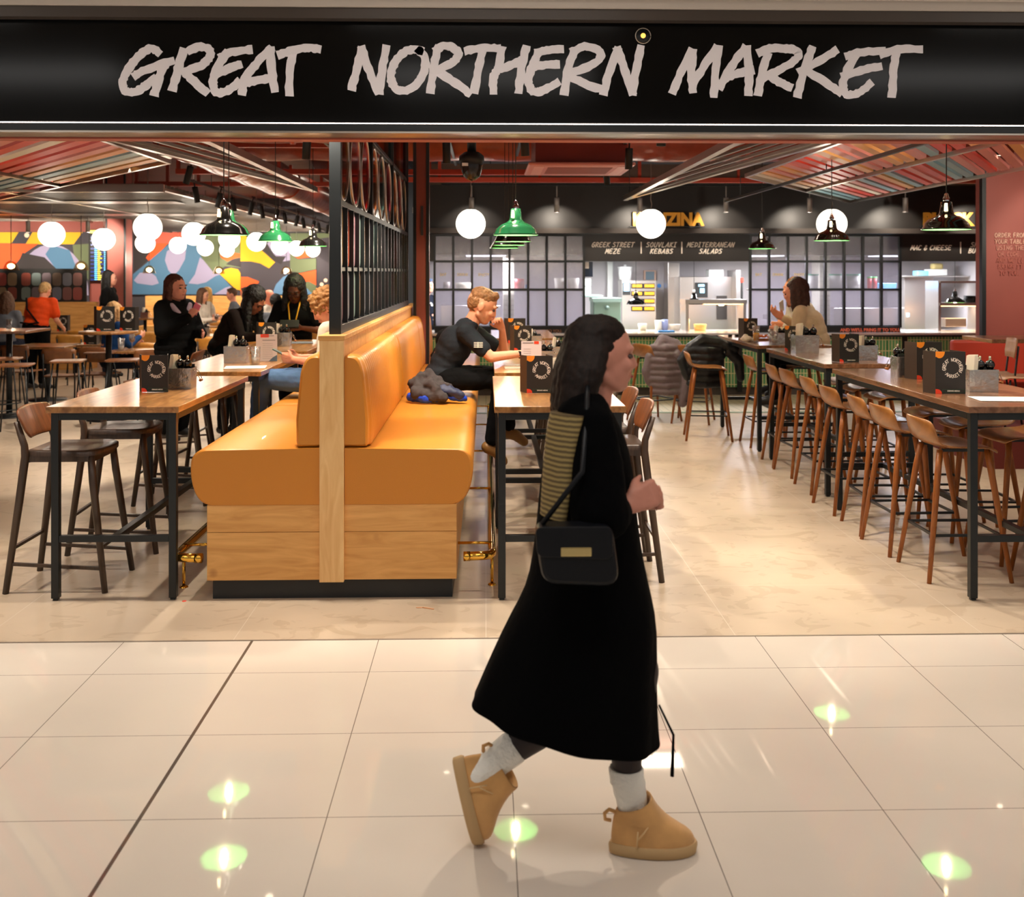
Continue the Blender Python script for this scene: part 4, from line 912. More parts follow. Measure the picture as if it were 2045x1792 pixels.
for u, v, d, lb in [(940, 447, 59, 'white globe lamp above the man, left end of the kitchen front'), (1300, 447, 59, 'white globe lamp hiding part of the gold kitchen name'), (1661, 447, 60, 'white globe lamp behind a black pendant at the right'),
 (103, 468, 50, 'white globe lamp furthest left'), (207, 478, 44, 'white globe lamp in front of the departure board'), (295, 454, 55, 'largest white globe lamp right of the red pillar'), (290, 486, 38, 'white globe lamp below the largest one'), (387, 467, 46, 'large white globe lamp left of the green pendant'), (355, 490, 33, 'small white globe lamp left of the mural middle'), (410, 495, 32, 'small white globe lamp next to the green pendant'),
 (458, 477, 42, 'white globe lamp right under the large green pendant'), (453, 499, 29, 'lowest small white globe lamp under the green pendant'), (512, 483, 38, 'white globe lamp left of the bright green pendant'), (559, 492, 34, 'white globe lamp under the bright green pendant'), (592, 496, 31, 'white globe lamp behind the small black pendant'), (625, 499, 29, 'white globe lamp under the small black pendant')]:
    Y = .36*F/d; p = W(u, v, Y); o = GL_.put((p.x, Y, p.z), 0, lb, 'white globe lamps')
    if not any(ch.type == 'LIGHT' for ch in o.children): lamp('POINT', 'globe_light', (0, 0, -.3), 15, (1, .88, .74), parent=o, shadow_soft_size=.15)

# ---------------- kitchen ----------------
KY = 14.7
kx0, kx1 = W(836, 0, KY).x, 7.68
struct('trim_6', MB().box(kx0, KY-.05, W(0, 466, KY).z+.07, kx1, KY+.1, 3.0), KBLK)      # black fascia
struct('trim_7', MB().box(kx0, KY-.25, W(0, 466, KY).z, kx1, KY+.1, W(0, 466, KY).z+.07), mat('ledge', (62, 56, 52), .35, .3))
struct('trim_8', MB().box(kx0, KY-.9, 2.99, kx1, KY+.1, 3.2).box(kx0, KY-.95, 2.96, kx1, KY-.85, 3.0), mat('grey_bulkhead', (120, 110, 100), .35, .7))
def kr(u0, v0, u1, v1, Y): a = W(u0, v1, Y); c = W(u1, v0, Y); return a.x, a.z, c.x, c.z
for u0, u1, nm in ((1166, 1497, 'menu_board'), (1798, 1982, 'menu_board'), (836, 868, None)):
    x0, z0, x1, z1 = kr(u0, 468, u1, 522, KY)
    b = MB().box(x0, KY-.02, z0, min(x1, 7.6), KY+.02, z1)
    if nm:
        t = thing('menu_board', 'dark menu board listing Greek street meze, souvlaki kebabs and salads' if u0 < 1500 else 'dark menu board listing mac and cheese beside the red wall', 'sign'); b.build('board', KBLK, t)
        items = [('GREEK STREET', 1224, 489), ('MEZE', 1224, 502), ('SOUVLAKI', 1321, 489), ('KEBABS', 1321, 502), ('MEDITERRANEAN', 1419, 489), ('SALADS', 1419, 502)] if u0 < 1500 else [('MAC & CHEESE', 1859, 495), ('SMASH', 1957, 489), ('BURGERS', 1960, 501)]
        for i, (s_, u, v) in enumerate(items):
            p = W(u, v+4.5, KY-.02); bb = MB(); brush_text(bb, s_, front(p), .066, .19, .25, .004, .80 if len(s_) > 9 else .85, seed=i); bb.build('menu_text', PRINT, t)
        for u in ((1280, 1361) if u0 < 1500 else (1917,)):
            p = W(u, 495, KY); MB().box(p.x-.008, KY-.025, p.z-.085, p.x+.008, KY-.02, p.z+.085).build('divider_line', PRINT, t)
    else: struct('trim_9', b, KBLK)
GOLD = mat('gold_letters', (226, 160, 60), .35, .25, emit=(226, 150, 50), es=.12)
for s_, u0, u1, lb in (('KOUZINA', 1263, 1405, 'gold capital letters KOUZINA on the black kitchen fascia'), ('BLACK IR', 1842, 1978, 'gold capital letters BLACK IR on the fascia, cut off by the red wall')):
    t = thing('gold_sign', lb, 'sign'); a = W(u0, 450, KY-.1); c = W(u1, 426, KY-.1); hgt = c.z-a.z
    me = font_mesh(s_, hgt/.7, .02, .012, 'LEFT'); xs = [v.co.x for v in me.vertices]; k = (c.x-a.x)/(max(xs)-min(xs)); m0 = min(xs)
    for v in me.vertices: v.co.x = (v.co.x-m0)*k
    me.materials.append(GOLD); o = bpy.data.objects.new('letters', me); C.objects.link(o); o.location = (a.x, KY-.14, a.z); o.rotation_euler = (R(90), 0, 0); o.parent = t
    MB().box(a.x-.05, KY-.16, a.z-.03, c.x+.02, KY-.10, a.z-.015).build('stand', BLK, t)
# fluted windows
FL1 = thin_glass('fluted_glass', (214, 212, 220), .10, .25, 60, hazy=.09)
for k, (u0, u1) in enumerate(((868, 1166), (1498, 1797))):
    t = bpy.data.objects.new('window_%d' % (k+1), None); C.objects.link(t); t['kind'] = 'structure'; t['label'] = 'black grid window of fluted glass before the '+('left' if k == 0 else 'right')+' part of the kitchen'
    x0, zb, x1, zt = kr(u0, 469, u1, 655, KY); zs = [W(0, v, KY).z for v in (469, 522, 579, 654)]
    f = MB(); r_ = .016
    for i in range(9): x = x0+(x1-x0)*i/8; f.box(x-r_, KY-.03, zb, x+r_, KY+.03, zt)
    for z in zs: f.box(x0-r_, KY-.032, z-r_, x1+r_, KY+.032, z+r_)
    f.build('window_frame', BLK, t)
    for i in range(8):
        for j in range(3):
            xa = x0+(x1-x0)*i/8+r_; xb = x0+(x1-x0)*(i+1)/8-r_
            MB().box(xa, KY-.004, zs[j+1]+r_, xb, KY+.004, zs[j]-r_).build('pane', FL1, t)
    bb = MB(); p = W(u0+8, 550, KY-.006)
    for j, s_ in enumerate(('EAT', 'DRINK', 'ENJOY')):
        q = W(u0+(17, 56, 98)[j], 551, KY-.006); o = sign_text('glass_lettering', s_, .052, (q.x, KY-.007, q.z), mat('gold_vinyl', (205, 175, 95), .4), t, ext=.0008, off=.001)
t = thing('slogan_panel', "black panel with coral letters below the right grid window", 'sign'); x0, z0, x1, z1 = kr(1498, 652, 1797, 667, KY-.06)
MB().box(x0, KY-.08, z0, x1, KY-.04, z1).build('board', BLKM, t); CORAL = mat('coral_letters', (225, 110, 84), .5, emit=(225, 100, 70), es=.15)
q = W(1738, 662, KY-.09); sign_text('letters', "AND WE'LL BRING IT TO YOU.", .062, (q.x, KY-.083, q.z), CORAL, t, ext=.002, off=.0025)
t = thing('slogan_panel', 'black panel with dim letters below the left grid window behind the walking woman', 'sign'); x0, z0, x1, z1 = kr(868, 652, 1166, 667, KY-.06)
MB().box(x0, KY-.08, z0, x1, KY-.04, z1).build('board', BLKM, t)
q = W(1090, 664, KY-.09); sign_text('letters', "BRING IT TO YOU.", .055, (q.x, KY-.083, q.z), mat('dim_letters', (150, 100, 70), .5), t, ext=.002, off=.001)
# counter
m = bpy.data.materials.new('green_stack_tile'); m.use_nodes = True; nt = m.node_tree; b_ = nt.nodes['Principled BSDF']; b_.inputs['Roughness'].default_value = .2
tc = nt.nodes.new('ShaderNodeTexCoord'); mp = nt.nodes.new('ShaderNodeMapping'); mp.inputs['Rotation'].default_value = (R(90), 0, 0); br = nt.nodes.new('ShaderNodeTexBrick')
br.offset = 0; br.inputs['Brick Width'].default_value = .045; br.inputs['Row Height'].default_value = .157; br.inputs['Mortar Size'].default_value = .005; br.inputs['Scale'].default_value = 1
br.inputs['Color1'].default_value = (*lin((66, 128, 80)), 1); br.inputs['Color2'].default_value = (*lin((110, 165, 112)), 1); br.inputs['Mortar'].default_value = (*lin((224, 214, 160)), 1)
nt.links.new(tc.outputs['Object'], mp.inputs[0]); nt.links.new(mp.outputs[0], br.inputs[0]); nt.links.new(br.outputs[0], b_.inputs[0])
t = thing('kitchen_counter', 'long counter faced with upright green tiles and topped with steel', 'counter')
MB().box(kx0, 14.45, .12, kx1-.05, 15.2, .83).build('tiled_front', m, t)
MB().box(kx0, 14.5, 0, kx1-.05, 15.15, .12).build('kick_plate', mat('kick', (74, 66, 60), .4), t)
MB().box(kx0, 14.36, .83, kx1-.05, 15.3, .855).build('edge_trim', BLKM, t)
MB().box(kx0, 14.37, .856, kx1-.05, 15.3, .885).build('counter_top', mat('pass_top', (226, 220, 214), .18, .5), t)
for u in (1244, 1477, 1807): x = W(u, 700, 14.44).x; MB().box(x-.035, 14.43, .05, x+.035, 14.45, .83).build('pilaster', BLKM, t)
# kitchen room
KW = mat('kitchen_wall', (196, 190, 194), .5); 
struct('wall_kitchen', MB().box(kx0-.1, 17.6, 0, kx1+.2, 17.75, 3.0), KW); struct('wall_kitchen', MB().box(kx1+.0, 14.8, 0, kx1+.15, 17.6, 3.0), KW)
struct('ceiling', MB().box(kx0-.1, 14.85, 2.6, kx1+.1, 17.6, 2.68), WHITE)
struct('trim_10', MB().box(kx0-.1, 15.25, 2.0, kx1+.1, 17.55, 2.6), mat('added_dark_box', (70, 68, 70), .35, .6))  # added dark box standing in for the dark void behind the top panes
for i, x in enumerate((0, 2.1, 4.2, 6.3)):
    t = thing('kitchen_ceiling_light', 'square kitchen light panel, '+['leftmost of the four', 'second from the left', 'third from the left', 'rightmost of the four'][i], 'ceiling light', (x, 15.7, 1.985), group='kitchen light panels')
    MB().box(-.3, -.3, 0, .3, .3, .014).build('diffuser', mat('kitchen_panel', (255, 255, 255), .5, emit=(245, 246, 255), es=5), t)
    lamp('AREA', 'kitchen_light', (0, 0, -.02), 100, (.95, .96, 1), parent=t, shape='SQUARE', size=.6)
def kbox(name, lb, cat, u0, v0, u1, v1, Y, dep, m, group=None, bev=.006, part='body'):
    x0, z0, x1, z1 = kr(u0, v0, u1, v1, Y); t = thing(name, lb, cat, ((x0+x1)/2, Y, z0), group=group); hw = (x1-x0)/2
    MB().box(-hw, 0, 0, hw, dep, z1-z0).build(part, m, t, bevel=bev)
    if v1 == 668: MB().box(-hw, .004, -z0, hw, dep, -.002).build('base_cabinet', m, t)
    t['_w'] = hw; t['_h'] = z1-z0
    return t
def sub(t, name, m, *boxes):
    b = MB(); w_, h_ = t['_w'], t['_h']
    for (a0, c0, a1, c1, y0, y1) in boxes: b.box(-w_+2*w_*a0, y0, h_*(1-c1), -w_+2*w_*a1, y1, h_*(1-c0))
    return b.build(name, m, t)
SCR = mat('blue_screen', (150, 215, 255), .2, emit=(150, 215, 255), es=1.6); FOOD = mat('amber_food', (214, 140, 30), .5, emit=(220, 130, 30), es=.15)
# tall panels, left opening
kbox('door_jamb', 'white vertical door jamb at the back of the left kitchen', 'door frame', 1213, 523, 1224, 668, 17.4, .1, WHITE)
t = kbox('holding_cabinet', 'steel food holding cabinet with a blue touch screen and trays', 'oven', 1242, 560, 1310, 668, 16.6, .5, STEEL)
sub(t, 'screen', BLKM, (.02, .05, .25, .27, -.01, 0)); sub(t, 'display', SCR, (.05, .06, .22, .2, -.014, -.01))
for r_ in range(4):
    sub(t, 'tray_slot', BLKM, (.27, .06+r_*.14, .96, .15+r_*.14, -.008, 0)); sub(t, 'food_tray', FOOD, (.3, .075+r_*.14, .58, .13+r_*.14, -.03, -.01), (.66, .075+r_*.14, .94, .13+r_*.14, -.03, -.01))
p = W(1249, 557, 16.8)
t = thing('lidded_tub', 'white round lidded tub on top of the holding cabinet', 'tub', (p.x, 16.85, W(0, 560, 16.6).z+.003)); MB().lathe([(0, 0), (.1, 0), (.115, .19), (0, .19)]).build('body', WHITE, t); MB().lathe([(.125, .19), (.125, .215), (.02, .22), (.02, .25), (0, .25)]).build('lid', WHITE, t)
t = kbox('wall_hatch', 'small wood-framed hatch on the kitchen back wall', 'hatch', 1286, 540, 1310, 560, 17.5, .08, mat('pinkish_frame', (214, 180, 160), .5)); sub(t, 'pane', mat('hatch_pane', (120, 140, 155), .2), (.14, .12, .86, .95, -.01, 0))
p = W(1317, 571, 17.55); tag(MB().prism(arc(0, 0, .035, 0, 345, 22), (0, 0, 0), (1, 0, 0), (0, 0, 1), (0, -1, 0), .01).build('safety_sign', mat('blue_sign', (70, 140, 220), .4), loc=(p.x, 17.59, p.z)), 'round blue safety sign on the kitchen wall', 'sign')
t = kbox('ice_bin', 'green-grey lidded bin with a round knob at the left end of the pass', 'bin', 1185, 600, 1240, 668, 15.6, .5, mat('sage_plastic', (112, 138, 128), .4), bev=.02); sub(t, 'lid', mat('sage_lid', (140, 165, 155), .4), (-.03, -.06, 1.03, .05, -.02, .5))
MB().ball((0, -.02, t['_h']*.78), .035).build('knob', mat('sage_knob', (90, 112, 104), .4), t)
for i, (v0, v1) in enumerate(((557, 572), (573.5, 590))): kbox('food_tub', ['pale green food tub, upper of the two by the screen edge', 'pale green food tub, lower of the two by the screen edge'][i], 'tub', 1166, v0, 1180, v1, 15.9, .3, mat('pale_green_plastic', (214, 226, 210), .4))
kbox('shelf', 'mint green shelf top left of the ice bin', 'shelf', 1166, 590, 1204, 593, 15.8, .5, mat('mint', (150, 190, 175), .4))
t = kbox('tablet', 'dark blue order screen hanging at the left of the opening', 'screen', 1166, 523, 1184, 553, 14.76, .04, mat('navy_tablet', (24, 44, 70), .2)); sub(t, 'receipt', PAPER, (.05, .02, .55, .45, -.01, 0))
t = kbox('alarm_button', 'yellow emergency box with a red button on the kitchen wall', 'alarm', 1349, 577, 1358, 592, 17.3, .08, mat('alarm_yellow', (240, 190, 30), .4)); MB().ball((0, -.01, t['_h']/2), .022).build('button', REDP, t)
kbox('cold_cabinet', 'tall brushed steel cabinet left of the oven', 'cabinet', 1334, 524, 1357, 668, 17.0, .4, STEEL)
t = kbox('combi_oven', 'steel combi oven with a black control panel', 'oven', 1358, 553, 1468, 668, 16.5, .8, STEEL)
sub(t, 'control_panel', BLKM, (.27, .1, .50, .36, -.012, 0)); sub(t, 'display', SCR, (.33, .13, .44, .17, -.018, -.012), (.36, .2, .44, .28, -.018, -.012)); sub(t, 'door_window', mat('oven_glass', (60, 56, 54), .12), (.66, .33, .85, .74, -.012, 0)); sub(t, 'lamp', BULB, (.70, .40, .79, .5, -.02, -.012))
t = thing('heated_pass', 'steel heated pass shelf glowing orange over the food', 'shelf', (W(1430, 0, 14.85).x, 14.85, .886)); hw = .42
for s_ in (-1, 1): MB().box(s_*hw-.02, 0, 0, s_*hw+.02, .4, .42).build('post', STEEL, t)
MB().box(-hw-.03, -.02, .40, hw+.03, .42, .46).build('upper_shelf', STEEL, t); MB().box(-hw+.03, .1, .385, hw-.03, .3, .399).build('heat_strip', mat('heat_strip', (255, 200, 130), .4, emit=(255, 190, 120), es=7), t)
lamp('AREA', 'heat_light', (0, .2, .38), 7, (1, .6, .3), parent=t, shape='RECTANGLE', size=.7, size_y=.2)
kbox('takeaway_boxes', 'white stack of takeaway boxes on the steel oven', 'box', 1416, 539, 1445, 553, 16.6, .25, WHITE)
def kcyl(name, lb, cat, u, v0, v1, wpx, Y, m, top=1.0, parts=None, base=None):
    p = W(u, v1, Y); h_ = W(0, v0, Y).z-p.z; r_ = wpx/2/F*Y; z = base if base is not None else p.z
    t = thing(name, lb, cat, (p.x, Y, z)); MB().lathe([(0, 0), (r_*.92, 0), (r_*top, h_), (0, h_)], n=18).build('body', m, t)
    if parts: MB().lathe([(r_*top*1.05, h_-.003), (r_*top*1.05, h_+.02), (0, h_+.02)], n=18).build('lid', parts, t)
    return t
zc = .886
t = thing('squeeze_bottle', 'cream squeeze bottle on the kitchen pass', 'bottle', (W(1371, 0, 15.1).x, 15.1, zc)); MB().lathe([(0, 0), (.045, 0), (.047, .15), (.03, .18), (.012, .19), (.004, .23), (0, .23)]).build('body', mat('cream_bottle', (240, 226, 200), .4), t)
for i, (u, w_, h_, c_, lb) in enumerate([(1315, 15, .15, (232, 230, 226), 'white container left of the blue jug'), (1328, 13, .16, (150, 165, 220), 'blue jug on the pass'), (1347, 24, .09, (222, 214, 204), 'wide pale tub right of the blue jug'), (1398, 26, .09, (240, 190, 130), 'round tub lit orange on the pass'), (1283, 18, .10, (225, 215, 196), 'small tub below the holding cabinet')]):
    t = thing('food_tub', lb, 'tub', (W(u, 0, 15.1).x, 15.1, zc)); r_ = w_/2/F*15.1; MB().lathe([(0, 0), (r_*.85, 0), (r_, h_), (r_*.93, h_), (r_*.8, .01), (0, .01)], n=18).build('body', mat('tub_%d' % i, c_, .4), t)
tag(MB().box(-.14, -.05, 0, .1, .05, .02).build('blue_cloth', mat('blue_cloth', (60, 140, 210), .7), bevel=.01, loc=(W(1332, 0, 14.75).x, 14.7, zc)), 'blue cloth lying on the pass', 'cloth')
t = kbox('light_pole', 'thin dark pole with a red lamp at the right end of the opening', 'pole', 1480, 555, 1484, 668, 15.9, .04, BLKM); sub(t, 'red_lamp', mat('red_lamp', (230, 40, 30), .3, emit=(230, 50, 30), es=1), (-.1, 0, 1.1, .08, -.005, .045))
kbox('cold_cabinet', 'tall steel cabinet right of the red pole lamp', 'cabinet', 1470, 540, 1479, 668, 16.2, .6, STEEL)
# right opening
t = kbox('refrigerator', 'broad brushed steel refrigerator in the right kitchen', 'refrigerator', 1806, 554, 1864, 668, 16.2, .7, STEEL); sub(t, 'round_gauge', mat('gauge', (150, 170, 180), .3), (.06, .62, .18, .7, -.01, 0))
kbox('shelf', 'steel shelf above the refrigerator', 'shelf', 1800, 550.5, 1935, 553.5, 16.1, .4, STEEL)
kbox('glove_box', 'blue glove box on the steel shelf', 'box', 1833, 541, 1855, 550.5, 16.2, .2, mat('sky_blue', (120, 195, 245), .5)); kbox('carton', 'white carton on the steel shelf', 'box', 1856, 538, 1892, 550.5, 16.2, .2, WHITE)
kbox('paper_bag', 'crumpled brown paper bag on the white carton', 'bag', 1864, 526, 1885, 538, 16.25, .15, mat('kraft', (200, 180, 120), .8), bev=.03)
t = thing('heated_pass', 'bright steel heated pass in the right kitchen beside the refrigerator', 'shelf', (W(1920, 0, 14.82).x, 14.82, .886)); hw = .32
for s_ in (-1, 1): MB().box(s_*hw-.02, 0, 0, s_*hw+.02, .45, .73).build('post', STEEL, t)
MB().box(-hw, -.02, .37, hw, .45, .41).box(-hw, -.02, .70, hw, .45, .73).build('upper_shelf', STEEL, t); MB().box(-hw+.03, .1, .355, hw-.03, .35, .369).build('heat_strip', MC['heat_strip'], t)
lamp('AREA', 'heat_light', (0, .2, .35), 8, (1, .72, .45), parent=t, shape='RECTANGLE', size=.5, size_y=.2)
kcyl('saucepan', 'dark saucepan on the upper pass shelf', 'pan', 1936, 590, 602, 22, 15.05, BLKM, base=.886+.412)
kbox('scale', 'steel kitchen scale inside the right heated pass', 'scale', 1888, 636, 1930, 653, 15.0, .2, STEEL)
# behind the fluted windows
for u0, u1, lb in ((872, 1160, 'steel shelf behind the left grid window'), (1502, 1794, 'steel shelf behind the right grid window')): kbox('shelf', lb, 'shelf', u0, 577.5, u1, 581, 15.5, .35, STEEL)
CT = grid_floor('column_tile', (214, 212, 190), .04, 0, .1, 50, 50, .004, (120, 120, 105), .3)
for u0, u1, lb in ((1005, 1027, 'column clad in cream tiles behind the left grid window'), (1637, 1658, 'column clad in cream tiles behind the right grid window')):
    t = kbox('tiled_column', lb, 'column', u0, 470, u1, 668, 15.9, .4, CT)
    b = MB()
    for k in range(20): b.box(-t['_w']-.001, -.003, k*.075, t['_w']+.001, 0, k*.075+.004)
    b.box(-.003, -.003, 0, .003, 0, t['_h']).build('grout_lines', mat('grout', (120, 118, 104), .7), t)
sh = W(0, 577.5, 15.5).z+.002
def onsh(name, lb, cat, u, w_, h_, c_, lid=None, top=1.0):
    t = thing(name, lb, cat, (W(u, 0, 15.65).x, 15.66, sh)); r_ = w_/2/F*15.66; MB().lathe([(0, 0), (r_*.95, 0), (r_*top, h_), (0, h_)], n=18).build('body', mat('c_%d_%d_%d' % c_, c_, .4), t)
    if lid: MB().lathe([(r_*top*1.08, h_), (r_*top*1.08, h_+.02), (0, h_+.02)], n=18).build('lid', mat('l_%d_%d_%d' % lid, lid, .4), t)
onsh('jar', 'large jar half full of red sauce behind the left grid window', 'jar', 1037, 21, .15, (150, 34, 30)); onsh('cup', 'small blue cup beside the red jar', 'cup', 1053, 8, .06, (60, 150, 220)); onsh('food_tub', 'cream tub behind the left grid window, left of the two', 'tub', 1117, 18, .16, (226, 224, 204), None, 1.15); onsh('food_tub', 'cream tub behind the left grid window, right of the two', 'tub', 1145, 21, .16, (222, 220, 200), None, 1.15)
onsh('plate_stack', 'stack of cream plates behind the left grid window', 'plates', 925, 32, .09, (215, 208, 180)); onsh('bowl', 'brown bowl behind the left grid window', 'bowl', 892, 14, .10, (150, 140, 130))
for i, u in enumerate((1621, 1670, 1705)): onsh('lidded_tub', ['tub with a green lid, leftmost behind the right grid window', 'tub with a green lid, middle one behind the right grid window', 'tub with a green lid, rightmost behind the right grid window'][i], 'tub', u, 26, .20, (220, 222, 210), (70, 160, 120))
for i, u in enumerate((1737, 1747)): onsh('sauce_bottle', ['red sauce bottle with green cap, left of the pair', 'red sauce bottle with green cap, right of the pair'][i], 'bottle', u, 9, .16, (160, 30, 30), (60, 170, 80))
kbox('tray', 'bright blue tray behind the right grid window', 'tray', 1762, 566, 1791, 577, 15.6, .2, MC['sky_blue'])
kbox('kitchen_range', 'low steel range behind the left grid window', 'cooker', 880, 610, 1000, 668, 16.4, .6, STEEL); kbox('kitchen_range', 'low steel range behind the right grid window', 'cooker', 1665, 615, 1795, 668, 16.4, .6, STEEL)
kbox('shelf', 'glowing steel shelf behind the right grid window', 'shelf', 1540, 630, 1630, 640, 16.3, .5, STEEL)
# ---------------- things on the tables ----------------
def mk_menu():
    t = thing('menu_card', '', 'menu')   # origin: bottom left corner of the front panel; faces -Y
    w_, h_ = .15, .215
    fp = MB().box(0, -.002, 0, w_, .002, h_).build('front_panel', CARD, t)
    b = MB(); b.prism([(0, 0), (.085, 0), (.085, h_), (0, h_)], (0, 0, 0), (-.42, .907, 0), (0, 0, 1), (.907, .42, 0), .004).build('side_panel', mat('menu_side', (62, 50, 42), .5), t)
    b = MB(); b.prism([(0, 0), (.12, 0), (.12, h_), (0, h_)], (w_, .002, 0), (-.25, .968, 0), (0, 0, 1), (-.968, -.25, 0), .004).build('rear_panel', CARD, t)
    MB().prism([(0, h_), (0, h_-.028)]+[(.02+.026*math.sin(R(a)), h_-.0-.034*math.cos(R(a))) for a in range(-40, 91, 13)], (0, -.0025, 0), (1, 0, 0), (0, 0, 1), (0, -1, 0), .0008).build('orange_dot', ORG, fp)
    MB().prism([(0, 0), (.032, 0)]+[(.008+.024*math.cos(R(a)), .024*math.sin(R(a))) for a in range(0, 91, 15)]+[(0, .024)], (0, -.0025, 0), (1, 0, 0), (0, 0, 1), (0, -1, 0), .0008).build('red_dot', REDP, fp)
    bb = MB(); rnd = random.Random(3); cx, cz, rr = .085, .132, .034
    def ring(txt, a0, a1, flip=False):
        for i, c in enumerate(txt):
            if c == ' ': continue
            a = R(a0+(a1-a0)*i/(len(txt)-1))
            for st in GL.get(c, []):
                def P(x, y, h2, a=a):
                    x -= .006; rad = rr+y if not flip else rr+.017-y
                    an = a-x/rr*.85 if not flip else a+x/rr*.75
                    return (cx+rad*math.cos(an), -.0025-h2, cz+rad*math.sin(an))
                ribbon(bb, [(q[0]*.017, q[1]*.017) for q in st], .0028, P, .0006)
    ring('GREAT NORTHERN', 190, -22); ring('MARKET', 230, 312, True)
    for a in (212, 328): bb.prism([(.0015*math.cos(k), .0015*math.sin(k)) for k in range(6)], (cx+.042*math.cos(R(a)), -.0025, cz+.042*math.sin(R(a))), (1, 0, 0), (0, 0, 1), (0, -1, 0), .0006)
    bb.build('logo', PRINT, fp)
    f = MB(); f.box(.035, -.003, .008, .145, -.0022, .0088).box(.035, -.003, .022, .145, -.0022, .0228).box(.035, -.003, .008, .0358, -.0022, .0228).box(.1442, -.003, .008, .145, -.0022, .0228).build('caption_frame', GRNP, fp)
    sign_text('caption', 'DRINKS MENU', .0095, (.09, -.003, .012), PRINT, fp, ext=.0002, off=.0003)
    return t
MENU = Kind(mk_menu)
def mk_caddy():
    t = thing('table_caddy', '', 'caddy'); w_, d_, h_ = .085, .062, .125
    b = MB(); ro = [(-w_, -d_), (w_, -d_), (w_, d_), (-w_, d_)]; ri = [(x*.97, y*.96) for x, y in ro]
    rings = [[(x*.97, y*.97, 0) for x, y in ro], [(x, y, h_) for x, y in ro], [(x, y, h_) for x, y in ri], [(x*.97, y*.97, .03) for x, y in ri]]
    b.loft(rings, smooth=False).build('body', mat('zinc', (200, 198, 194), .25, .95, bump=.25, bscale=25), t, bevel=.002)
    MB().box(-w_+.006, -d_+.006, .02, w_-.006, d_-.006, .088).box(-w_+.01, d_-.02, .088, w_-.01, d_-.008, h_+.018).build('liner', BLKM, t)
    hd = MB().tube([(w_, -.03, .115), (w_+.02, -.03, .1), (w_+.04, -.02, .06), (w_+.042, .0, .045), (w_+.04, .02, .06), (w_+.02, .03, .1), (w_, .03, .115)], .0022, 6).build('handle', CHROME, t)
    MB().tube([(w_+.042, -.02, .048), (w_+.042, .02, .048)], .008, 10).build('grip', LEGW, hd)
    return t
CAD = Kind(mk_caddy)
def mk_mill():
    t = thing('pepper_mill', '', 'mill')
    bd = MB().lathe([(0, 0), (.024, 0), (.024, .01), (.019, .02), (.017, .035), (.022, .045), (.031, .06), (.033, .075), (.028, .092), (.014, .104), (.008, .108), (0, .108)], n=18).build('body', mat('black_lacquer', (14, 14, 14), .06, coat=.8), t)
    MB().lathe([(.006, .106), (.0085, .112), (.0085, .13), (.005, .134), (0, .134)], n=12).build('knob', mat('bright_knob', (200, 190, 170), .2, .9), bd)
    return t
MILL = Kind(mk_mill)
def mk_napk():
    t = thing('napkin_stack', '', 'napkins'); b = MB(); rnd = random.Random(5)
    for i in range(7):
        x = -.008+.0035*i; k = rnd.uniform(-.008, .008)
        b.add([(x, -.055, 0), (x, .055, 0), (x+.012, .058, .11+k), (x+.012, -.05, .12+k), (x+.002, -.055, 0), (x+.002, .055, 0), (x+.0145, .058, .11+k), (x+.0145, -.05, .12+k)], [(0, 3, 2, 1), (4, 5, 6, 7), (0, 1, 5, 4), (1, 2, 6, 5), (2, 3, 7, 6), (3, 0, 4, 7)])
    b.build('paper', mat('napkin', (232, 224, 204), .8), t); return t
NAP = Kind(mk_napk)
TZ = 1.036
def caddy_set(x, y, rz, who, napkins=True, sc=1.0, mills=2):
    CAD.put((x, y, TZ), rz, 'galvanised metal caddy '+who, sc=sc); c, s = math.cos(rz), math.sin(rz)
    def q(a, b_): return (x+sc*(a*c-b_*s), y+sc*(a*s+b_*c))
    for i in range(mills):
        px, py = q(-.0+.052*i, -.014-.01*i); MILL.put((px, py, TZ+.09*sc), 0, 'black pepper mill, '+('left' if i == 0 else 'right')+' one in the caddy '+who, sc=.82*sc)
    if napkins: px, py = q(-.05, 0); NAP.put((px, py, TZ+.09*sc), rz, 'napkins in the metal caddy '+who, sc=.95*sc)
def menu(u, v, Y, rz, lb, sc=1.0, z=TZ): p = W(u, v, Y); return MENU.put((p.x, Y, z), rz, lb, sc=sc)
# left tables
menu(283, 774, 6.15, R(2), 'black folded drinks menu with white ring lettering on the nearest left table', 1.02)
p = W(357, 765, 6.35); caddy_set(p.x, 6.38, R(0), 'on the nearest left table', sc=1.0)
p = W(470, 718, 8.1); caddy_set(p.x, 8.15, R(0), 'on the second left table', sc=1.05)
def sheet(name, lb, cat, x, y, rz, w_, h_, m, z=TZ+.001):
    t = thing(name, lb, cat, (x, y, z), rz); MB().box(-w_/2, -h_/2, 0, w_/2, h_/2, .0025).build('sheet', m, t); return t
t = sheet('paper_menu', 'white paper place mat lying on the second left table', 'paper', W(492, 722, 7.75).x, 7.72, R(8), .30, .21, PAPER)
MB().box(-.1, -.04, .0026, .05, -.03, .0032).box(-.1, .05, .0026, .12, .07, .0032).build('printed_bars', mat('print_blue', (110, 120, 170), .6), t); MB().box(-.1, -.08, .0026, 0, -.065, .0032).build('green_bar', mat('print_green', (150, 190, 150), .6), t)
p = W(497, 712, 8.0)
t = thing('menu_sheet', 'upright pale menu sheet with a red corner on the second left table', 'menu', (p.x, 8.25, TZ), R(6)); MB().box(0, -.002, 0, .165, .002, .215).build('sheet', mat('lilac_paper', (206, 192, 194), .6), t)
MB().box(.035, -.0035, .19, .1, -.002, .215).build('red_corner', REDP, t); b = MB()
for z, w0 in ((.2, .14), (.165, .15)): b.box(.05, -.0035, z, w0, -.0021, z+.005)
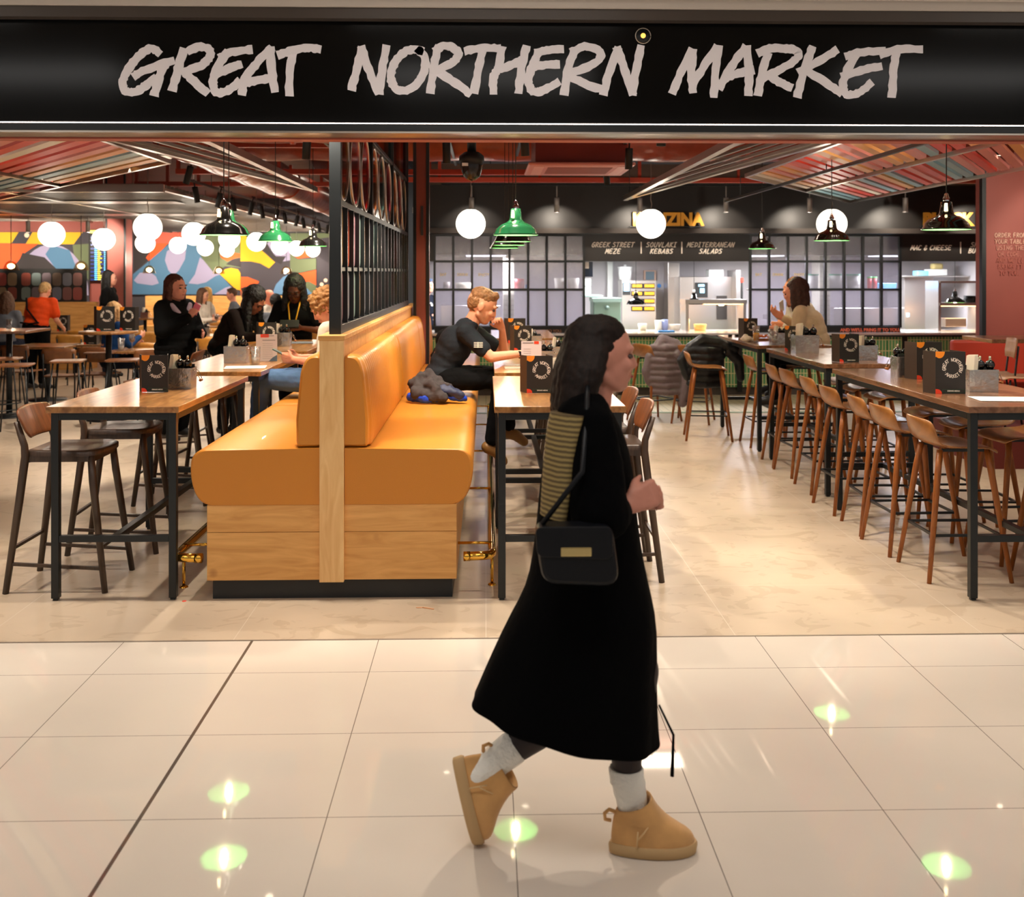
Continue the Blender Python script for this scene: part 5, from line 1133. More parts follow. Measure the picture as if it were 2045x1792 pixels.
for k in range(9): b.box(.05, -.003, .02+k*.015, .13, -.0021, .0215+k*.015)
b.build('print_lines', mat('grey_print', (110, 100, 104), .6), t); MB().prism([(.165, 0), (.165, .05), (.13, .03), (.1, 0)], (0, -.0022, 0), (1, 0, 0), (0, 0, 1), (0, -1, 0), .0008).build('blue_corner', mat('slate', (84, 98, 120), .6), t)
GLS = thin_glass('drinking_glass', (232, 232, 232), .22, .05, hazy=.08)
def mk_glass():
    t = thing('drinking_glass', '', 'glass'); MB().lathe([(0, .002), (.026, .002), (.03, .01), (.036, .13), (.033, .13), (.028, .015), (0, .012)], n=20).build('body', GLS, t); MB().lathe([(0, .014), (.028, .014), (.030, .05), (0, .05)], n=18).build('drink', mat('cloudy_drink', (220, 214, 206), .2, alpha=.5), t); return t
DG = Kind(mk_glass)
p = W(512, 715, 8.0); DG.put((p.x, 7.98, TZ), 0, 'half-empty tumbler in front of the upright menu sheet', sc=1.05)
menu(517, 690, 9.75, R(0), 'black drinks menu on the third left table behind the pale sheet', 1.1)
p = W(560, 690, 9.9); caddy_set(p.x, 9.95, 0, 'on the third left table', sc=1.05)
sheet('clipboard', 'grey clipboard lying on the third left table', 'clipboard', W(600, 680, 10.4).x, 10.4, R(10), .25, .3, mat('grey_board', (120, 122, 128), .5))
# centre tables
menu(1052, 780, 6.05, R(0), 'black and orange drinks menu standing on the table right of the bench nearest the walkway', 1.02)
p = W(1085, 765, 6.3); caddy_set(p.x+.07, 6.35, R(90), 'behind the menu right of the bench', sc=.9)
p = W(1042, 700, 7.4)
t = thing('menu_sheet', 'upright pale menu sheet with a red corner beside the man', 'menu', (W(1041, 0, 7.6).x, 7.6, TZ), R(3)); MB().box(0, -.002, 0, .15, .002, .20).build('sheet', MC['lilac_paper'], t); MB().box(.095, -.0035, .18, .13, -.002, .2).build('red_corner', REDP, t)
b = MB(); b.box(.01, -.0035, .185, .09, -.0021, .191)
for k in range(8): b.box(.015, -.003, .03+k*.016, .07, -.0021, .0315+k*.016)
b.build('print_lines', MC['grey_print'], t)
p = W(1085, 700, 7.9); caddy_set(p.x, 7.85, R(0), 'right of the man', False, sc=.9)
p = W(1117, 695, 8.2); caddy_set(p.x, 8.3, R(0), 'behind the walking woman', sc=.9)
menu(1027, 690, 9.3, R(0), 'black drinks menu on the third centre table in front of a taller dark one', 1.05); menu(1015, 682, 10.3, R(0), 'dark drinks menu furthest back on the centre tables', 1.15)
p = W(1068, 665, 9.9); caddy_set(p.x, 9.9, R(0), 'beside the menus on the third centre table', sc=.8, mills=1)
t = thing('book', 'closed paperback book under the forearm of the man', 'book', (W(1027, 0, 7.75).x, 7.62, TZ), R(4)); MB().box(-.075, -.055, 0, .075, .055, .022).build('pages', mat('page_edges', (225, 214, 196), .8), t); MB().box(-.077, -.057, .022, .077, .057, .0245).box(-.077, -.057, -.0, .077, .057, .0006).build('cover', mat('book_cover', (120, 110, 104), .5), t)
# right tables
p = W(1868, 768, 5.95); MENU.put((p.x, 5.95, TZ), R(-4), 'black folded drinks menu with an orange flap on the nearest right table', sc=1.15)
p = W(1850, 725, 6.6); MENU.put((p.x, 6.75, TZ), R(3), 'dark menu standing behind the folded one on the nearest right table', sc=1.15)
p = W(1955, 745, 6.1); caddy_set(p.x, 6.1, 0, 'right of the folded menu', sc=1.05)
p = W(1818, 740, 6.9); caddy_set(p.x, 6.95, R(178), 'left of the dark menu', sc=1.1)
sheet('paper_menu', 'white paper place mat at the right edge of the nearest right table', 'paper', W(2010, 790, 5.65).x, 5.68, R(-6), .32, .2, PAPER)
p = W(1681, 720, 8.0); MENU.put((p.x, 8.05, TZ), R(0), 'black drinks menu with ring lettering on the middle right table', sc=1.03)
p = W(1733, 700, 8.25); caddy_set(p.x, 8.3, R(0), 'right of the middle right menu', sc=.95)
p = W(1571, 700, 9.2); MENU.put((p.x, 9.25, TZ), R(-52), 'narrow-looking turned drinks menu at the back of the middle right table', sc=1.05)
p = W(1618, 705, 8.9); caddy_set(p.x, 9.05, R(0), 'at the back of the middle right table', sc=1.25)
p = W(1562, 690, 10.1); caddy_set(p.x, 10.2, R(0), 'beside the beer glass', sc=.85)
p = W(1488, 655, 10.9); MENU.put((p.x, 10.95, TZ), R(5), 'black menu behind the beer glass on the furthest right table', sc=1.0)
t = thing('beer_glass', 'tall glass of lager on the furthest right table', 'glass', (W(1510, 0, 10.3).x, 10.3, TZ)); MB().lathe([(0, .0), (.028, 0), (.026, .01), (.03, .06), (.038, .17), (.036, .17), (.027, .05), (0, .02)], n=20).build('body', GLS, t)
MB().lathe([(0, .02), (.026, .02), (.033, .10), (0, .10)], n=18).build('beer', mat('lager', (226, 160, 30), .1, emit=(200, 130, 20), es=.0), t)
for u, y, lb in ((1541, 10.45, 'tall empty glass behind the carafe on the furthest right table'), (1546, 10.05, 'slim water glass at the front of the furthest right table'), (1578, 10.5, 'small tumbler in front of the two women')): DG.put((W(u, 0, y).x, y, TZ), 0, lb)
for u, lb in ((1458, 'small black sauce pot left of the crumpled napkin'), (1471, 'small black sauce pot nearest the crumpled napkin')):
    tag(MB().lathe([(0, 0), (.02, 0), (.024, .025), (.02, .025), (0, .01)], n=14).build('sauce_pot', BLKM, loc=(W(u, 0, 11.25).x, 11.25, TZ)), lb, 'sauce pot')
o = MB().ball((0, 0, .03), (.06, .05, .03), 14).ball((.06, 0, .02), (.05, .04, .02), 12).ball((.0, .02, .05), (.03, .03, .03), 10).build('crumpled_napkin', mat('napkin2', (235, 225, 208), .8), voxel=.008, disp=(.03, .03), loc=(W(1490, 0, 10.45).x, 10.45, TZ)); tag(o, 'crumpled paper napkin on the furthest right table', 'napkin')
t = thing('food_board', 'wooden board with fries beside the beer glass', 'food', (W(1527, 0, 10.75).x, 10.75, TZ)); MB().box(-.12, -.08, 0, .12, .08, .015).build('board', LEGW, t, bevel=.004)
b = MB(); rnd = random.Random(8)
for i in range(22): a = rnd.uniform(0, 3); x, y = rnd.uniform(-.08, .08), rnd.uniform(-.05, .05); b.bar((x-.03*math.cos(a), y-.03*math.sin(a), .022+rnd.uniform(0, .03)), (x+.03*math.cos(a), y+.03*math.sin(a), .022+rnd.uniform(0, .03)), .005)
o = b.build('fries', mat('fries', (214, 120, 50), .6), t); o['kind'] = 'stuff'
tag(MB().lathe([(0, 0), (.10, 0), (.13, .02), (.125, .022), (0, .006)], n=24).build('plate', WHITE, loc=(3.42, 9.3, TZ)), 'white plate on the far side of the middle right table', 'plate') if 0 else None
# background tables
p = W(222, 655, 12.2); MENU.put((p.x-.17, 12.2, 1.052), R(10), 'dark menu on the round high table, left of the pair', sc=1.35); MENU.put((p.x+.05, 12.35, 1.052), R(-12), 'dark menu on the round high table, right of the pair', sc=1.3)
def mk_wine():
    t = thing('wine_glass', '', 'glass'); MB().lathe([(0, 0), (.03, 0), (.004, .008), (.004, .07), (.03, .1), (.034, .14), (.028, .17), (.026, .17), (.03, .13), (0, .08)], n=18).build('body', GLS, t); MB().lathe([(0, .082), (.026, .1), (.031, .135), (0, .135)], n=16).build('drink', mat('red_wine', (60, 14, 12), .1), t); return t
WG = Kind(mk_wine); x, y = DTP[2]; WG.put((x-.1, y-.2, .752), 0, 'stemmed glass of dark drink in front of the woman in black', sc=1.2); DG.put((x-.22, y-.25, .752), 0, 'clear glass beside the dark drink', sc=1.2)
x, y = DTP[4]; WG.put((x+.3, y, .752), 0, 'glass of red wine between the two far seated women', sc=1.2); WG.put((x+.57, y+.1, .752), 0, 'glass of red wine right of the two far seated women', sc=1.2)
for x, y, lb in ((DTP[6][0]-.3, DTP[6][1], 'menu right of the waitress on the oak table'), (DTP[8][0]+.35, DTP[8][1], 'menu left of the waitress on the oak table'), (DTP[0][0]+.45, DTP[0][1]+.1, 'menu on the low table right of the waitress')): MENU.put((x, y, .752), R(-8), 'black '+lb, sc=1.25)
for x, y, lb in ((DTP[3][0], DTP[3][1]-.1, 'on the low table between the two women in black'), (DTP[1][0]-.1, DTP[1][1], 'on the low table by the seated woman in blue'), (DTP[9][0], DTP[9][1], 'on the table right of the red pillar')):
    CAD.put((x, y, .752), 0, 'metal caddy '+lb); NAP.put((x-.045, y, .752+.09), 0, 'napkins in the caddy '+lb, sc=1.1); MILL.put((x+.03, y, .752+.09), 0, 'pepper mill in the caddy '+lb, sc=.9)
DG.put((W(14, 0, 12.4).x, 12.45, 1.052), 0, 'empty glass on the high table at the left edge')
t = thing('juice_glass', 'glass of orange juice behind the upright pale menu sheet', 'glass', (-2.26, 10.45, TZ)); MB().lathe([(0, .0), (.03, 0), (.04, .1), (.037, .1), (0, .01)], n=18).build('body', GLS, t); MB().lathe([(0, .01), (.03, .01), (.036, .09), (0, .09)], n=18).build('juice', ORG, t)
# right edge: oak table and pale chairs against the red wall
t = DT2.put((W(2075, 0, 11.2).x, 11.3, 0), 0, 'oak table edge at the far right in front of the red wall'); t.scale = (1, 1, 1.36)
LCP.put((W(1985, 0, 9.8).x, 9.9, .30), R(165), 'pale curved dining chair left of the pair at the right edge', sc=1.0); LCP.put((W(2040, 0, 9.6).x, 9.6, .30), R(170), 'pale curved dining chair right of the pair, cut by the picture edge')
tag(MB().box(W(1955, 0, 9.2).x, 9.0, 0, W(2080, 0, 9.2).x+.6, 10.4, .30).build('seating_platform', mat('dark_red_platform', (110, 40, 30), .6)), 'low red platform carrying the pale chairs at the right', 'platform')
t = thing('upholstered_bench', 'red upholstered seat behind the pale chairs at the right', 'bench', (W(2010, 0, 12).x, 11.9, 0)); MB().box(-.5, 0, 0, 1.2, .5, .45).build('seat', mat('red_upholstery', (178, 56, 34), .6), t, bevel=.03); MB().box(-.5, .4, .45, 1.2, .52, .92).build('backrest', MC['red_upholstery'], t, bevel=.03)
# litter
tag(MB().prism([(.02*math.cos(k*.7), .006*math.sin(k*.7)) for k in range(9)], (0, 0, 0), (1, 0, 0), (0, 1, 0), (0, 0, 1), .002).bar((.015, 0, .001), (.075, -.03, .001), .003).build('wooden_spoon', mat('spoon', (214, 160, 120), .6), loc=FL(838, 1214, .001)), 'tiny wooden spoon on the floor in front of the bench', 'spoon')
tag(MB().lathe([(0, 0), (.012, 0), (.01, .002), (0, .002)], n=10).build('red_scrap', REDP, loc=FL(368, 1201, .0)), 'small red scrap on the floor left of the bench', 'litter')
# ---------------- people ----------------
V = Vector
def skin(name, c): return mat('skin_'+name, c, .5, var=.05, vscale=20)
def cloth(name, c, r_=.9, sheen=0): return mat('cloth_'+name, c, r_, var=.08, vscale=14, bump=.3, bscale=18, sheen=sheen, spec=.15)
def pose(kind, **k):
    if kind == 'stand':
        J = dict(pelvis=(0, 0, .93), waist=(0, 0, 1.06), chest=(.0, 0, 1.24), neck=(0, 0, 1.42), head=(.02, 0, 1.57),
                 shL=(0, .165, 1.37), shR=(0, -.165, 1.37), elL=(-.03, .21, 1.10), elR=(-.03, -.21, 1.10), wrL=(.06, .22, .86), wrR=(.06, -.22, .86),
                 hiL=(0, .09, .90), hiR=(0, -.09, .90), knL=(.02, .10, .49), knR=(.02, -.10, .49), anL=(-.02, .10, .09), anR=(-.02, -.10, .09), toL=(.14, .12, .03), toR=(.14, -.12, .03))
    else:
        s = k.pop('seat', .45)
        J = dict(pelvis=(0, 0, s+.12), waist=(.01, 0, s+.25), chest=(.04, 0, s+.42), neck=(.07, 0, s+.58), head=(.10, 0, s+.74),
                 shL=(.06, .165, s+.54), shR=(.06, -.165, s+.54), elL=(.10, .22, s+.27), elR=(.10, -.22, s+.27), wrL=(.33, .15, s+.30), wrR=(.33, -.15, s+.30),
                 hiL=(0, .09, s+.10), hiR=(0, -.09, s+.10), knL=(.42, .11, s+.08), knR=(.42, -.11, s+.08), anL=(.40, .11, s-.34), anR=(.40, -.11, s-.34), toL=(.55, .12, s-.39), toR=(.55, -.12, s-.39))
    J.update(k); return {a: V(b) for a, b in J.items()}
def hand(b, wr, d, n, up, curl=.5, s=1, spread=1):
    # wr wrist, d direction of fingers, n palm normal (curl direction), up = towards the thumb
    d = d.normalized(); up = (up-d*up.dot(d)).normalized(); n = d.cross(up).normalized()*(1 if n.dot(d.cross(up)) >= 0 else -1)
    pc = wr+d*.045*s
    for k in (-1.5, -.5, .5, 1.5):
        base = wr+d*.085*s+up*k*.02*s*spread; b.cap(wr+d*.015*s+up*k*.011*s, .015*s, base, .0115*s, 8)
        Ls = {-1.5: .055, -.5: .070, .5: .076, 1.5: .068}[k]*s; p = base; a = curl*.5
        for j, f in enumerate((.42, .32, .26)):
            q = p+(d*math.cos(a)+n*math.sin(a))*Ls*f; b.cap(p, (.0100-.001*j)*s, q, (.0092-.001*j)*s, 8); p = q; a += curl
    t0 = wr+d*.03*s+up*.028*s; t1 = t0+(d*.6+up*.55+n*.35).normalized()*.036*s; t2 = t1+(d*.85+up*.1+n*.5).normalized()*.03*s
    b.cap(wr+d*.012*s, .016*s, t0, .013*s, 8).cap(t0, .012*s, t1, .0105*s, 8).cap(t1, .0105*s, t2, .009*s, 8)
def headrot(pitch, yaw, roll=0): return Matrix.Rotation(R(yaw), 3, 'Z') @ Matrix.Rotation(R(pitch), 3, 'Y') @ Matrix.Rotation(R(roll), 3, 'X')
def add_head(b, c, Mr, s=1):
    T = lambda p: c+Mr @ (V(p)*s)
    b.ball(T((-.012, 0, .025)), (.098*s, .077*s, .098*s), 24, rot=Mr); b.ball(T((.028, 0, -.03)), (.062*s, .060*s, .078*s), 20, rot=Mr)
    b.ball(T((.052, 0, -.078)), (.034*s, .034*s, .028*s), 14, rot=Mr)              # chin
    b.cap(T((.0, .05, -.055)), .022*s, T((.05, .02, -.085)), .02*s, 8).cap(T((.0, -.05, -.055)), .022*s, T((.05, -.02, -.085)), .02*s, 8)   # jaw line
    b.cap(T((.084, 0, .018)), .0085*s, T((.101, 0, -.020)), .0105*s, 8).cap(T((.093, .008, -.025)), .008*s, T((.093, -.008, -.025)), .008*s, 8)  # nose
    b.cap(T((.078, .038, .03)), .011*s, T((.084, .012, .03)), .011*s, 8).cap(T((.078, -.038, .03)), .011*s, T((.084, -.012, .03)), .011*s, 8)   # brows
    b.cap(T((.086, .014, -.05)), .008*s, T((.086, -.014, -.05)), .008*s, 8).cap(T((.083, .012, -.058)), .0085*s, T((.083, -.012, -.058)), .0085*s, 8)  # lips
    b.ball(T((.070, .034, -.018)), .022*s, 10).ball(T((.070, -.034, -.018)), .022*s, 10)
    for sy in (1, -1): b.ball(T((-.005, sy*.078, -.004)), (.020*s, .009*s, .030*s), 12, rot=Mr); b.ball(T((-.006, sy*.078, -.026)), (.011*s, .008*s, .012*s), 8, rot=Mr)
    return T
def person(label, loc, rz, J, sk, top, trs, hair, pitch=0, yaw=0, sleeve='long', vox=.012, sc=1.0, skirt=None, hairstyle='short', shoes=(26, 24, 24), hands=None, wide=1.0, roll=0, glasses=False, hidden_legs=False, hs=1.0, group=None):
    t = thing('person', label, 'person', loc, rz, group, sc); SK = skin('%d_%d_%d' % sk, sk); Mr = headrot(pitch, yaw, roll)
    b = MB(); w_ = wide
    T = add_head(b, J['head'], Mr, hs)
    b.cap(J['neck']-V((0, 0, .03)), .060, J['head']+Mr @ V((-.02, 0, -.06)), .052, 12)
    b.chain([J['pelvis'], J['waist'], J['chest'], J['neck']], [.12, .115, .12, .05], 14)
    hands = hands or {}
    for s_ in 'LR':
        b.chain([J['sh'+s_], J['el'+s_], J['wr'+s_]], [.050, .040, .026], 10)
        h_ = hands.get(s_); d = (J['wr'+s_]-J['el'+s_]).normalized()
        if h_: hand(b, J['wr'+s_], V(h_[0]), V(h_[1]), V(h_[2]), h_[3])
        else: hand(b, J['wr'+s_], d, V((0, -1 if s_ == 'L' else 1, 0)), V((.3, 0, 1)), .35)
        if not hidden_legs: b.chain([J['hi'+s_], J['kn'+s_], J['an'+s_]], [.082, .055, .038], 10)
    bo = b.build('body', SK, t, voxel=vox*.62 if vox < .012 else vox*.8, smooth_it=3)
    # face details
    e = MB()
    for sy in (1, -1): e.ball(T((.079, sy*.03, .008)), (.011*hs, .014*hs, .008*hs), 10, rot=Mr)
    e.build('eyes', mat('eye_dark', (60, 44, 38), .3), bo)
    m_ = MB().cap(T((.0925, .016, -.054)), .0042*hs, T((.0925, -.016, -.054)), .0042*hs, 8).build('lips', mat('lips_%d' % sk[0], (int(sk[0]*.8), int(sk[1]*.62), int(sk[2]*.62)), .5), bo)
    e = MB()
    for sy in (1, -1): e.cap(T((.088, sy*.044, .036)), .004*hs, T((.0955, sy*.014, .036)), .004*hs, 6)
    e.build('eyebrows', mat('hair_%d_%d_%d' % hair, hair, .6, bump=.6, bscale=60, var=.3, vscale=40), bo)
    if glasses:
        g = MB()
        for sy in (1, -1): g.tube([T((.103, sy*.034+.024*math.cos(a*.42), .004+.018*math.sin(a*.42))) for a in range(16)], .0028, 6); g.tube([T((.1, sy*.056, .01)), T((.0, sy*.08, .012))], .0022, 6)
        g.tube([T((.103, .01, .008)), T((.103, -.01, .008))], .0025, 6).build('glasses', mat('glasses_frame', (40, 24, 18), .3), t)
    # clothing
    if top:
        g = MB(); q = .016
        g.ball(J['pelvis'].lerp(J['waist'], .3), (.13*w_, .175*w_, .11), 20); g.ball(J['waist'], (.122*w_, .155*w_, .12), 20); g.ball(J['waist'].lerp(J['chest'], .55), (.125*w_, .165*w_, .13), 20)
        g.ball(J['chest'], (.130*w_, .18*w_, .15), 20); g.cap(J['shL']+V((0, -.03, 0)), .066*w_, J['shR']+V((0, .03, 0)), .066*w_, 14); g.cap(J['chest'].lerp(J['neck'], .7), .085, J['neck']-V((0, 0, .02)), .066, 14)
        for s_ in 'LR':
            sh, el, wr = J['sh'+s_], J['el'+s_], J['wr'+s_]
            if sleeve == 'long': g.chain([sh, el, wr-(wr-el).normalized()*.015], [.070*w_, .056*w_, .040*w_], 12)
            elif sleeve == 'short': g.cap(sh, .071*w_, sh.lerp(el, .68), .062*w_, 12)
            elif sleeve == 'cape': g.chain([sh, el, wr], [.09, .11, .075], 14)
        if skirt: pass
        g.build('top', top, t, voxel=vox, smooth_it=3, disp=(.014, .13))
    if trs and not hidden_legs:
        g = MB(); g.ball(J['pelvis'], (.128*w_, .17*w_, .12), 18)
        for s_ in 'LR': g.chain([J['hi'+s_], J['kn'+s_], J['an'+s_]+(J['kn'+s_]-J['an'+s_]).normalized()*.03], [.098*w_, .072*w_, .056*w_], 12)
        g.build('trousers', trs, t, voxel=vox, smooth_it=3, disp=(.02, .08))
        for s_ in 'LR':
            a, o_ = J['an'+s_], J['to'+s_]; d = (o_-a); d.normalize()
            MB().chain([a+V((-.03, 0, -.03))*1, a.lerp(o_, .5)+V((0, 0, -.005)), o_+d*.02], [.045, .044, .036], 12).build('shoe', mat('shoe_%d' % shoes[0], shoes, .5), t, voxel=.01, smooth_it=2)
    # hair
    HM = MC['hair_%d_%d_%d' % hair]; g = MB()
    if hairstyle != 'bald':
        back = .014 if hairstyle in ('long', 'braids', 'bob') else 0; big = {'short': .006, 'crop': .003, 'curly': .02, 'long': .016, 'bun': .006, 'braids': .03, 'bob': .018}[hairstyle]; hs_ = hs
        if hairstyle == 'crop': g.ball(T((-.018, 0, .058)), (.093*hs, .078*hs, .066*hs), 22, rot=Mr)
        else: g.ball(T((-.022-back, 0, .036+back*.3)), ((.094+big-back)*hs_, (.078+big*.8)*hs_, (.093+big*.8)*hs_), 24, rot=Mr)
        if back: g.ball(T((-.012, 0, .068)), (.077*hs, .078*hs, .060*hs), 20, rot=Mr)
        if hairstyle in ('short', 'crop', 'curly'): g.cap(T((.048, .03, .098)), .026*hs, T((.048, -.03, .098)), .026*hs, 10); g.ball(T((-.036, 0, .014)), (.072*hs, .0768*hs, .078*hs), 16, rot=Mr)
        if hairstyle == 'bun': g.ball(T((-.07, 0, -.045)), .035*hs, 14).ball(T((-.045, 0, 0)), (.072*hs, .076*hs, .075*hs), 16, rot=Mr)
        if hairstyle in ('long', 'braids', 'bob'):
            Lh = {'long': .30, 'braids': .40, 'bob': .20}[hairstyle]; bk = T((-.075, 0, -.02))
            dn = V((0, 0, -1)); n_ = 7
            for i in range(n_):
                a = R(-98+196*i/(n_-1)); p = T((-.02-.075*math.cos(a), .075*math.sin(a), .0)); out = (Mr @ V((-math.cos(a), math.sin(a), 0)))*.035
                g.chain([p+Mr @ V((0, 0, .03)), p+out*.4+dn*.10, p+out*(1.0 if hairstyle == 'braids' else .5)+dn*Lh*(.85 if i in (0, n_-1) else 1)], [.036, .034*(1.3 if hairstyle == 'braids' else 1), .022], 10)
        o = g.build('hair', HM, t, voxel=max(.007, vox*.7), smooth_it=2, disp=(.016 if hairstyle != 'curly' else .05, .025))
        # keep the face free: carve by shifting hair back from the face
    return t, T, Mr
BLKC = cloth('black', (10, 10, 11)); NAVY = cloth('navy', (22, 26, 38)); BRNC = cloth('dark_brown', (26, 18, 15)); GREYC = cloth('grey', (104, 108, 116)); CREAM = cloth('cream', (214, 204, 190)); BEIGE = cloth('beige_knit', (200, 180, 150)); JEANS = cloth('jeans', (78, 104, 142)); DJEANS = cloth('dark_jeans', (30, 36, 52)); ORC = cloth('orange', (222, 72, 22), .7); BLUEC = cloth('blue_jumper', (24, 56, 100)); TEE = cloth('charcoal_tee', (40, 44, 50), .8); LIL = cloth('lilac_print', (176, 158, 178))
# man at the centre table
By = 7.95
J = pose('sit', seat=.81, pelvis=(-.02, 0, .905), waist=(.02, 0, 1.01), chest=(.09, 0, 1.15), neck=(.205, 0, 1.325), head=(.295, 0, 1.44), shL=(.19, .175, 1.26), shR=(.17, -.175, 1.26),
         elR=(.36, -.21, 1.075), wrR=(.60, -.10, 1.095), elL=(.46, .16, 1.075), wrL=(.445, .03, 1.262), hiL=(.02, .1, .90), hiR=(.02, -.1, .90), knL=(.42, .12, .91), knR=(.45, -.12, .91), anL=(.50, .14, .50), anR=(.36, -.10, .43), toL=(.60, .15, .41), toR=(.44, -.10, .31))
mx = W(900, 700, By).x
t, T, Mr = person('young man in a charcoal T-shirt reading at the oak table, chin on hand', (mx-.06, By, 0), 0, J, (226, 160, 126), TEE, BLKC, (140, 98, 60), pitch=26, sleeve='short', vox=.009, hairstyle='crop', shoes=(130, 92, 44), sc=1.03, hs=1.14,
    hands={'L': ((-.35, -.35, .8), (-.8, 0, -.5), (-.6, .3, -.2), 1.1), 'R': ((1, .25, -.05), (0, .4, -.8), (.1, .8, .5), .5)})
MB().tube([J['wrR']+V((-.028, .0, -.034)), J['wrR']+V((-.03, -.035, -.002)), J['wrR']+V((-.028, .0, .034)), J['wrR']+V((-.026, .035, .002)), J['wrR']+V((-.028, .0, -.034))], .008, 8).ball(J['wrR']+V((-.03, -.036, 0)), (.02, .008, .02), 14).build('wristwatch', mat('watch', (14, 14, 16), .25), t)
b = MB()
for k in range(4): b.box(.235, -.268, 1.15+k*.011, .30, -.262, 1.155+k*.011)
b.box(.262, -.2685, 1.148, .268, -.262, 1.19)
b.build('sleeve_print', PRINT, t)
# woman walking past (main figure)
Yw = 3.12
def wx(u, v, y=Yw): p = W(u, v, y); return (p.x, p.z)
t = thing('person', 'dark-haired woman in a long black coat walking to the right in front of the hall', 'person', (0, 0, 0))
SKW = skin('walker', (196, 132, 112)); MrW = headrot(4, 0)
hx, hz = wx(1203, 712); hc = V((hx, Yw, hz)); b = MB(); T = add_head(b, hc, MrW, 1.0)
sx, sz = wx(1165, 815)
b.cap(V((sx+.03, Yw, sz+.02)), .058, hc+V((-.02, 0, -.07)), .050, 12)
ex, ez = wx(1215, 1010); hx2, hz2 = wx(1254, 985)
b.chain([V((sx, Yw-.17, sz-.04)), V((ex-.03, Yw-.22, ez)), V((hx2-.03, Yw-.17, hz2))], [.05, .042, .026])
hand(b, V((hx2-.03, Yw-.17, hz2)), V((.8, .2, .3)), V((0, 1, -.2)), V((-.3, .1, 1)), 1.15)
b.chain([V((sx, Yw+.17, sz-.04)), V((ex-.02, Yw+.22, ez)), V((hx2+.02, Yw+.14, hz2-.06))], [.05, .042, .026])
hand(b, V((hx2+.02, Yw+.14, hz2-.06)), V((.8, -.2, .2)), V((0, -1, 0)), V((0, 0, 1)), 1.2)
pv = V((wx(1170, 1120)[0], Yw, wx(1170, 1120)[1])); b.chain([pv, V((sx+.01, Yw, sz-.2)), V((sx+.02, Yw, sz))], [.13, .12, .06], 14)
ank = V((wx(1250, 1625)[0], Yw-.02, .115)); kne = V((wx(1262, 1400)[0], Yw-.02, wx(1262, 1400)[1])); b.chain([pv+V((.05, -.06, -.05)), kne, ank+V((.0, 0, .13)), ank+V((.02, 0, -.03))], [.085, .05, .034, .028])
tx, tz = wx(945, 1690, Yw+.02); Mb = Matrix.Translation((tx, Yw+.02, .004)) @ Matrix.Rotation(R(76), 4, 'Y') @ Matrix.Translation((-.27, 0, 0)); ank2 = Mb @ V((.070, 0, .06)); kn2 = V((wx(1100, 1450)[0], Yw+.04, wx(1085, 1450)[1])); b.chain([pv+V((-.03, .08, -.05)), kn2, ank2], [.085, .05, .026])
bo = b.build('body', SKW, t, voxel=.007, smooth_it=3)
e = MB()
for sy in (1, -1): e.ball(T((.079, sy*.03, .008)), (.011, .014, .008), 10)
e.build('eyes', MC['eye_dark'], bo); MB().cap(T((.0925, .016, -.054)), .0045, T((.0925, -.016, -.054)), .0045, 8).build('lips', mat('lips_w', (170, 84, 80), .5), bo)
LEGM = mat('dark_tights', (38, 26, 26), .6); g = MB(); g.chain([kne+V((0, 0, .1)), kne, ank+V((0, 0, .2)), ank+V((0, 0, .1))], [.08, .066, .048, .044], 16); g.chain([kn2+V((.1, 0, .08)), kn2, kn2.lerp(ank2, .45)], [.08, .064, .05], 16); g.build('leggings', LEGM, t, voxel=.01, smooth_it=2)
SOCK = mat('white_sock', (246, 244, 236), .85, bump=.5, bscale=60); g = MB()
rr = []
for z, r_, dx in ((.262, .050, -.002), (.255, .053, -.002), (.23, .052, 0), (.215, .054, .003), (.205, .050, .006), (.18, .050, .010), (.165, .047, .014), (.13, .044, .018), (.08, .040, .022)): rr.append([(ank.x+dx+r_*math.cos(a*math.pi/12), ank.y+r_*.95*math.sin(a*math.pi/12), z-.01) for a in range(24)])
g.loft(rr).build('sock', SOCK, t)
a = kn2.lerp(ank2, .5); g = MB(); g.chain([a, a.lerp(ank2, .6), ank2], [.052, .047, .040], 16).build('sock', SOCK, t, voxel=.01, smooth_it=2)
# coat: rings between back and front silhouette points
BLKW = mat('black_coat', (4, 4, 5), 1, bump=.3, bscale=14, spec=.08)
ring = [((1135, 788), (1192, 786), .06), ((1112, 812), (1218, 812), .15), ((1096, 850), (1238, 850), .20), ((1086, 910), (1258, 900), .20), ((1078, 970), (1266, 965), .19), ((1072, 1040), (1272, 1040), .19), ((1064, 1110), (1282, 1110), .20), ((1050, 1180), (1300, 1190), .22), ((1018, 1260), (1312, 1275), .25), ((976, 1345), (1308, 1405), .22), ((946, 1416), (1312, 1500), .22), ((940, 1426), (1314, 1513), .22), ((942, 1430), (1313, 1518), .218)]
rr = []
for i, (A, B, dp) in enumerate(ring):
    up_ = lambda q: (q[0], HY+(q[1]-HY)*(1-dp*.45/Yw)) if i > 7 else q
    ax, az = wx(*up_(A)); bx, bz = wx(*up_(B)); cx_, cz_ = (ax+bx)/2, (az+bz)/2; r_ = []
    for k in range(48):
        an = 2*math.pi*k/48; f = 1+(.035*math.sin(an*9+i*.2)*max(0, i-6)/6)
        u = math.cos(an); r_.append((cx_+(bx-ax)/2*u*f, Yw+dp*math.sin(an)*f, cz_+(bz-az)/2*u))
    rr.append(r_)
rr.append([(sum(q[0] for q in rr[-1])/48*.3+q[0]*.7, (q[1]-Yw)*.7+Yw, q[2]+.06) for q in rr[-1]])
g = MB(); g.loft(rr, caps=True).build('coat', BLKW, t, sub=1)
g = MB()
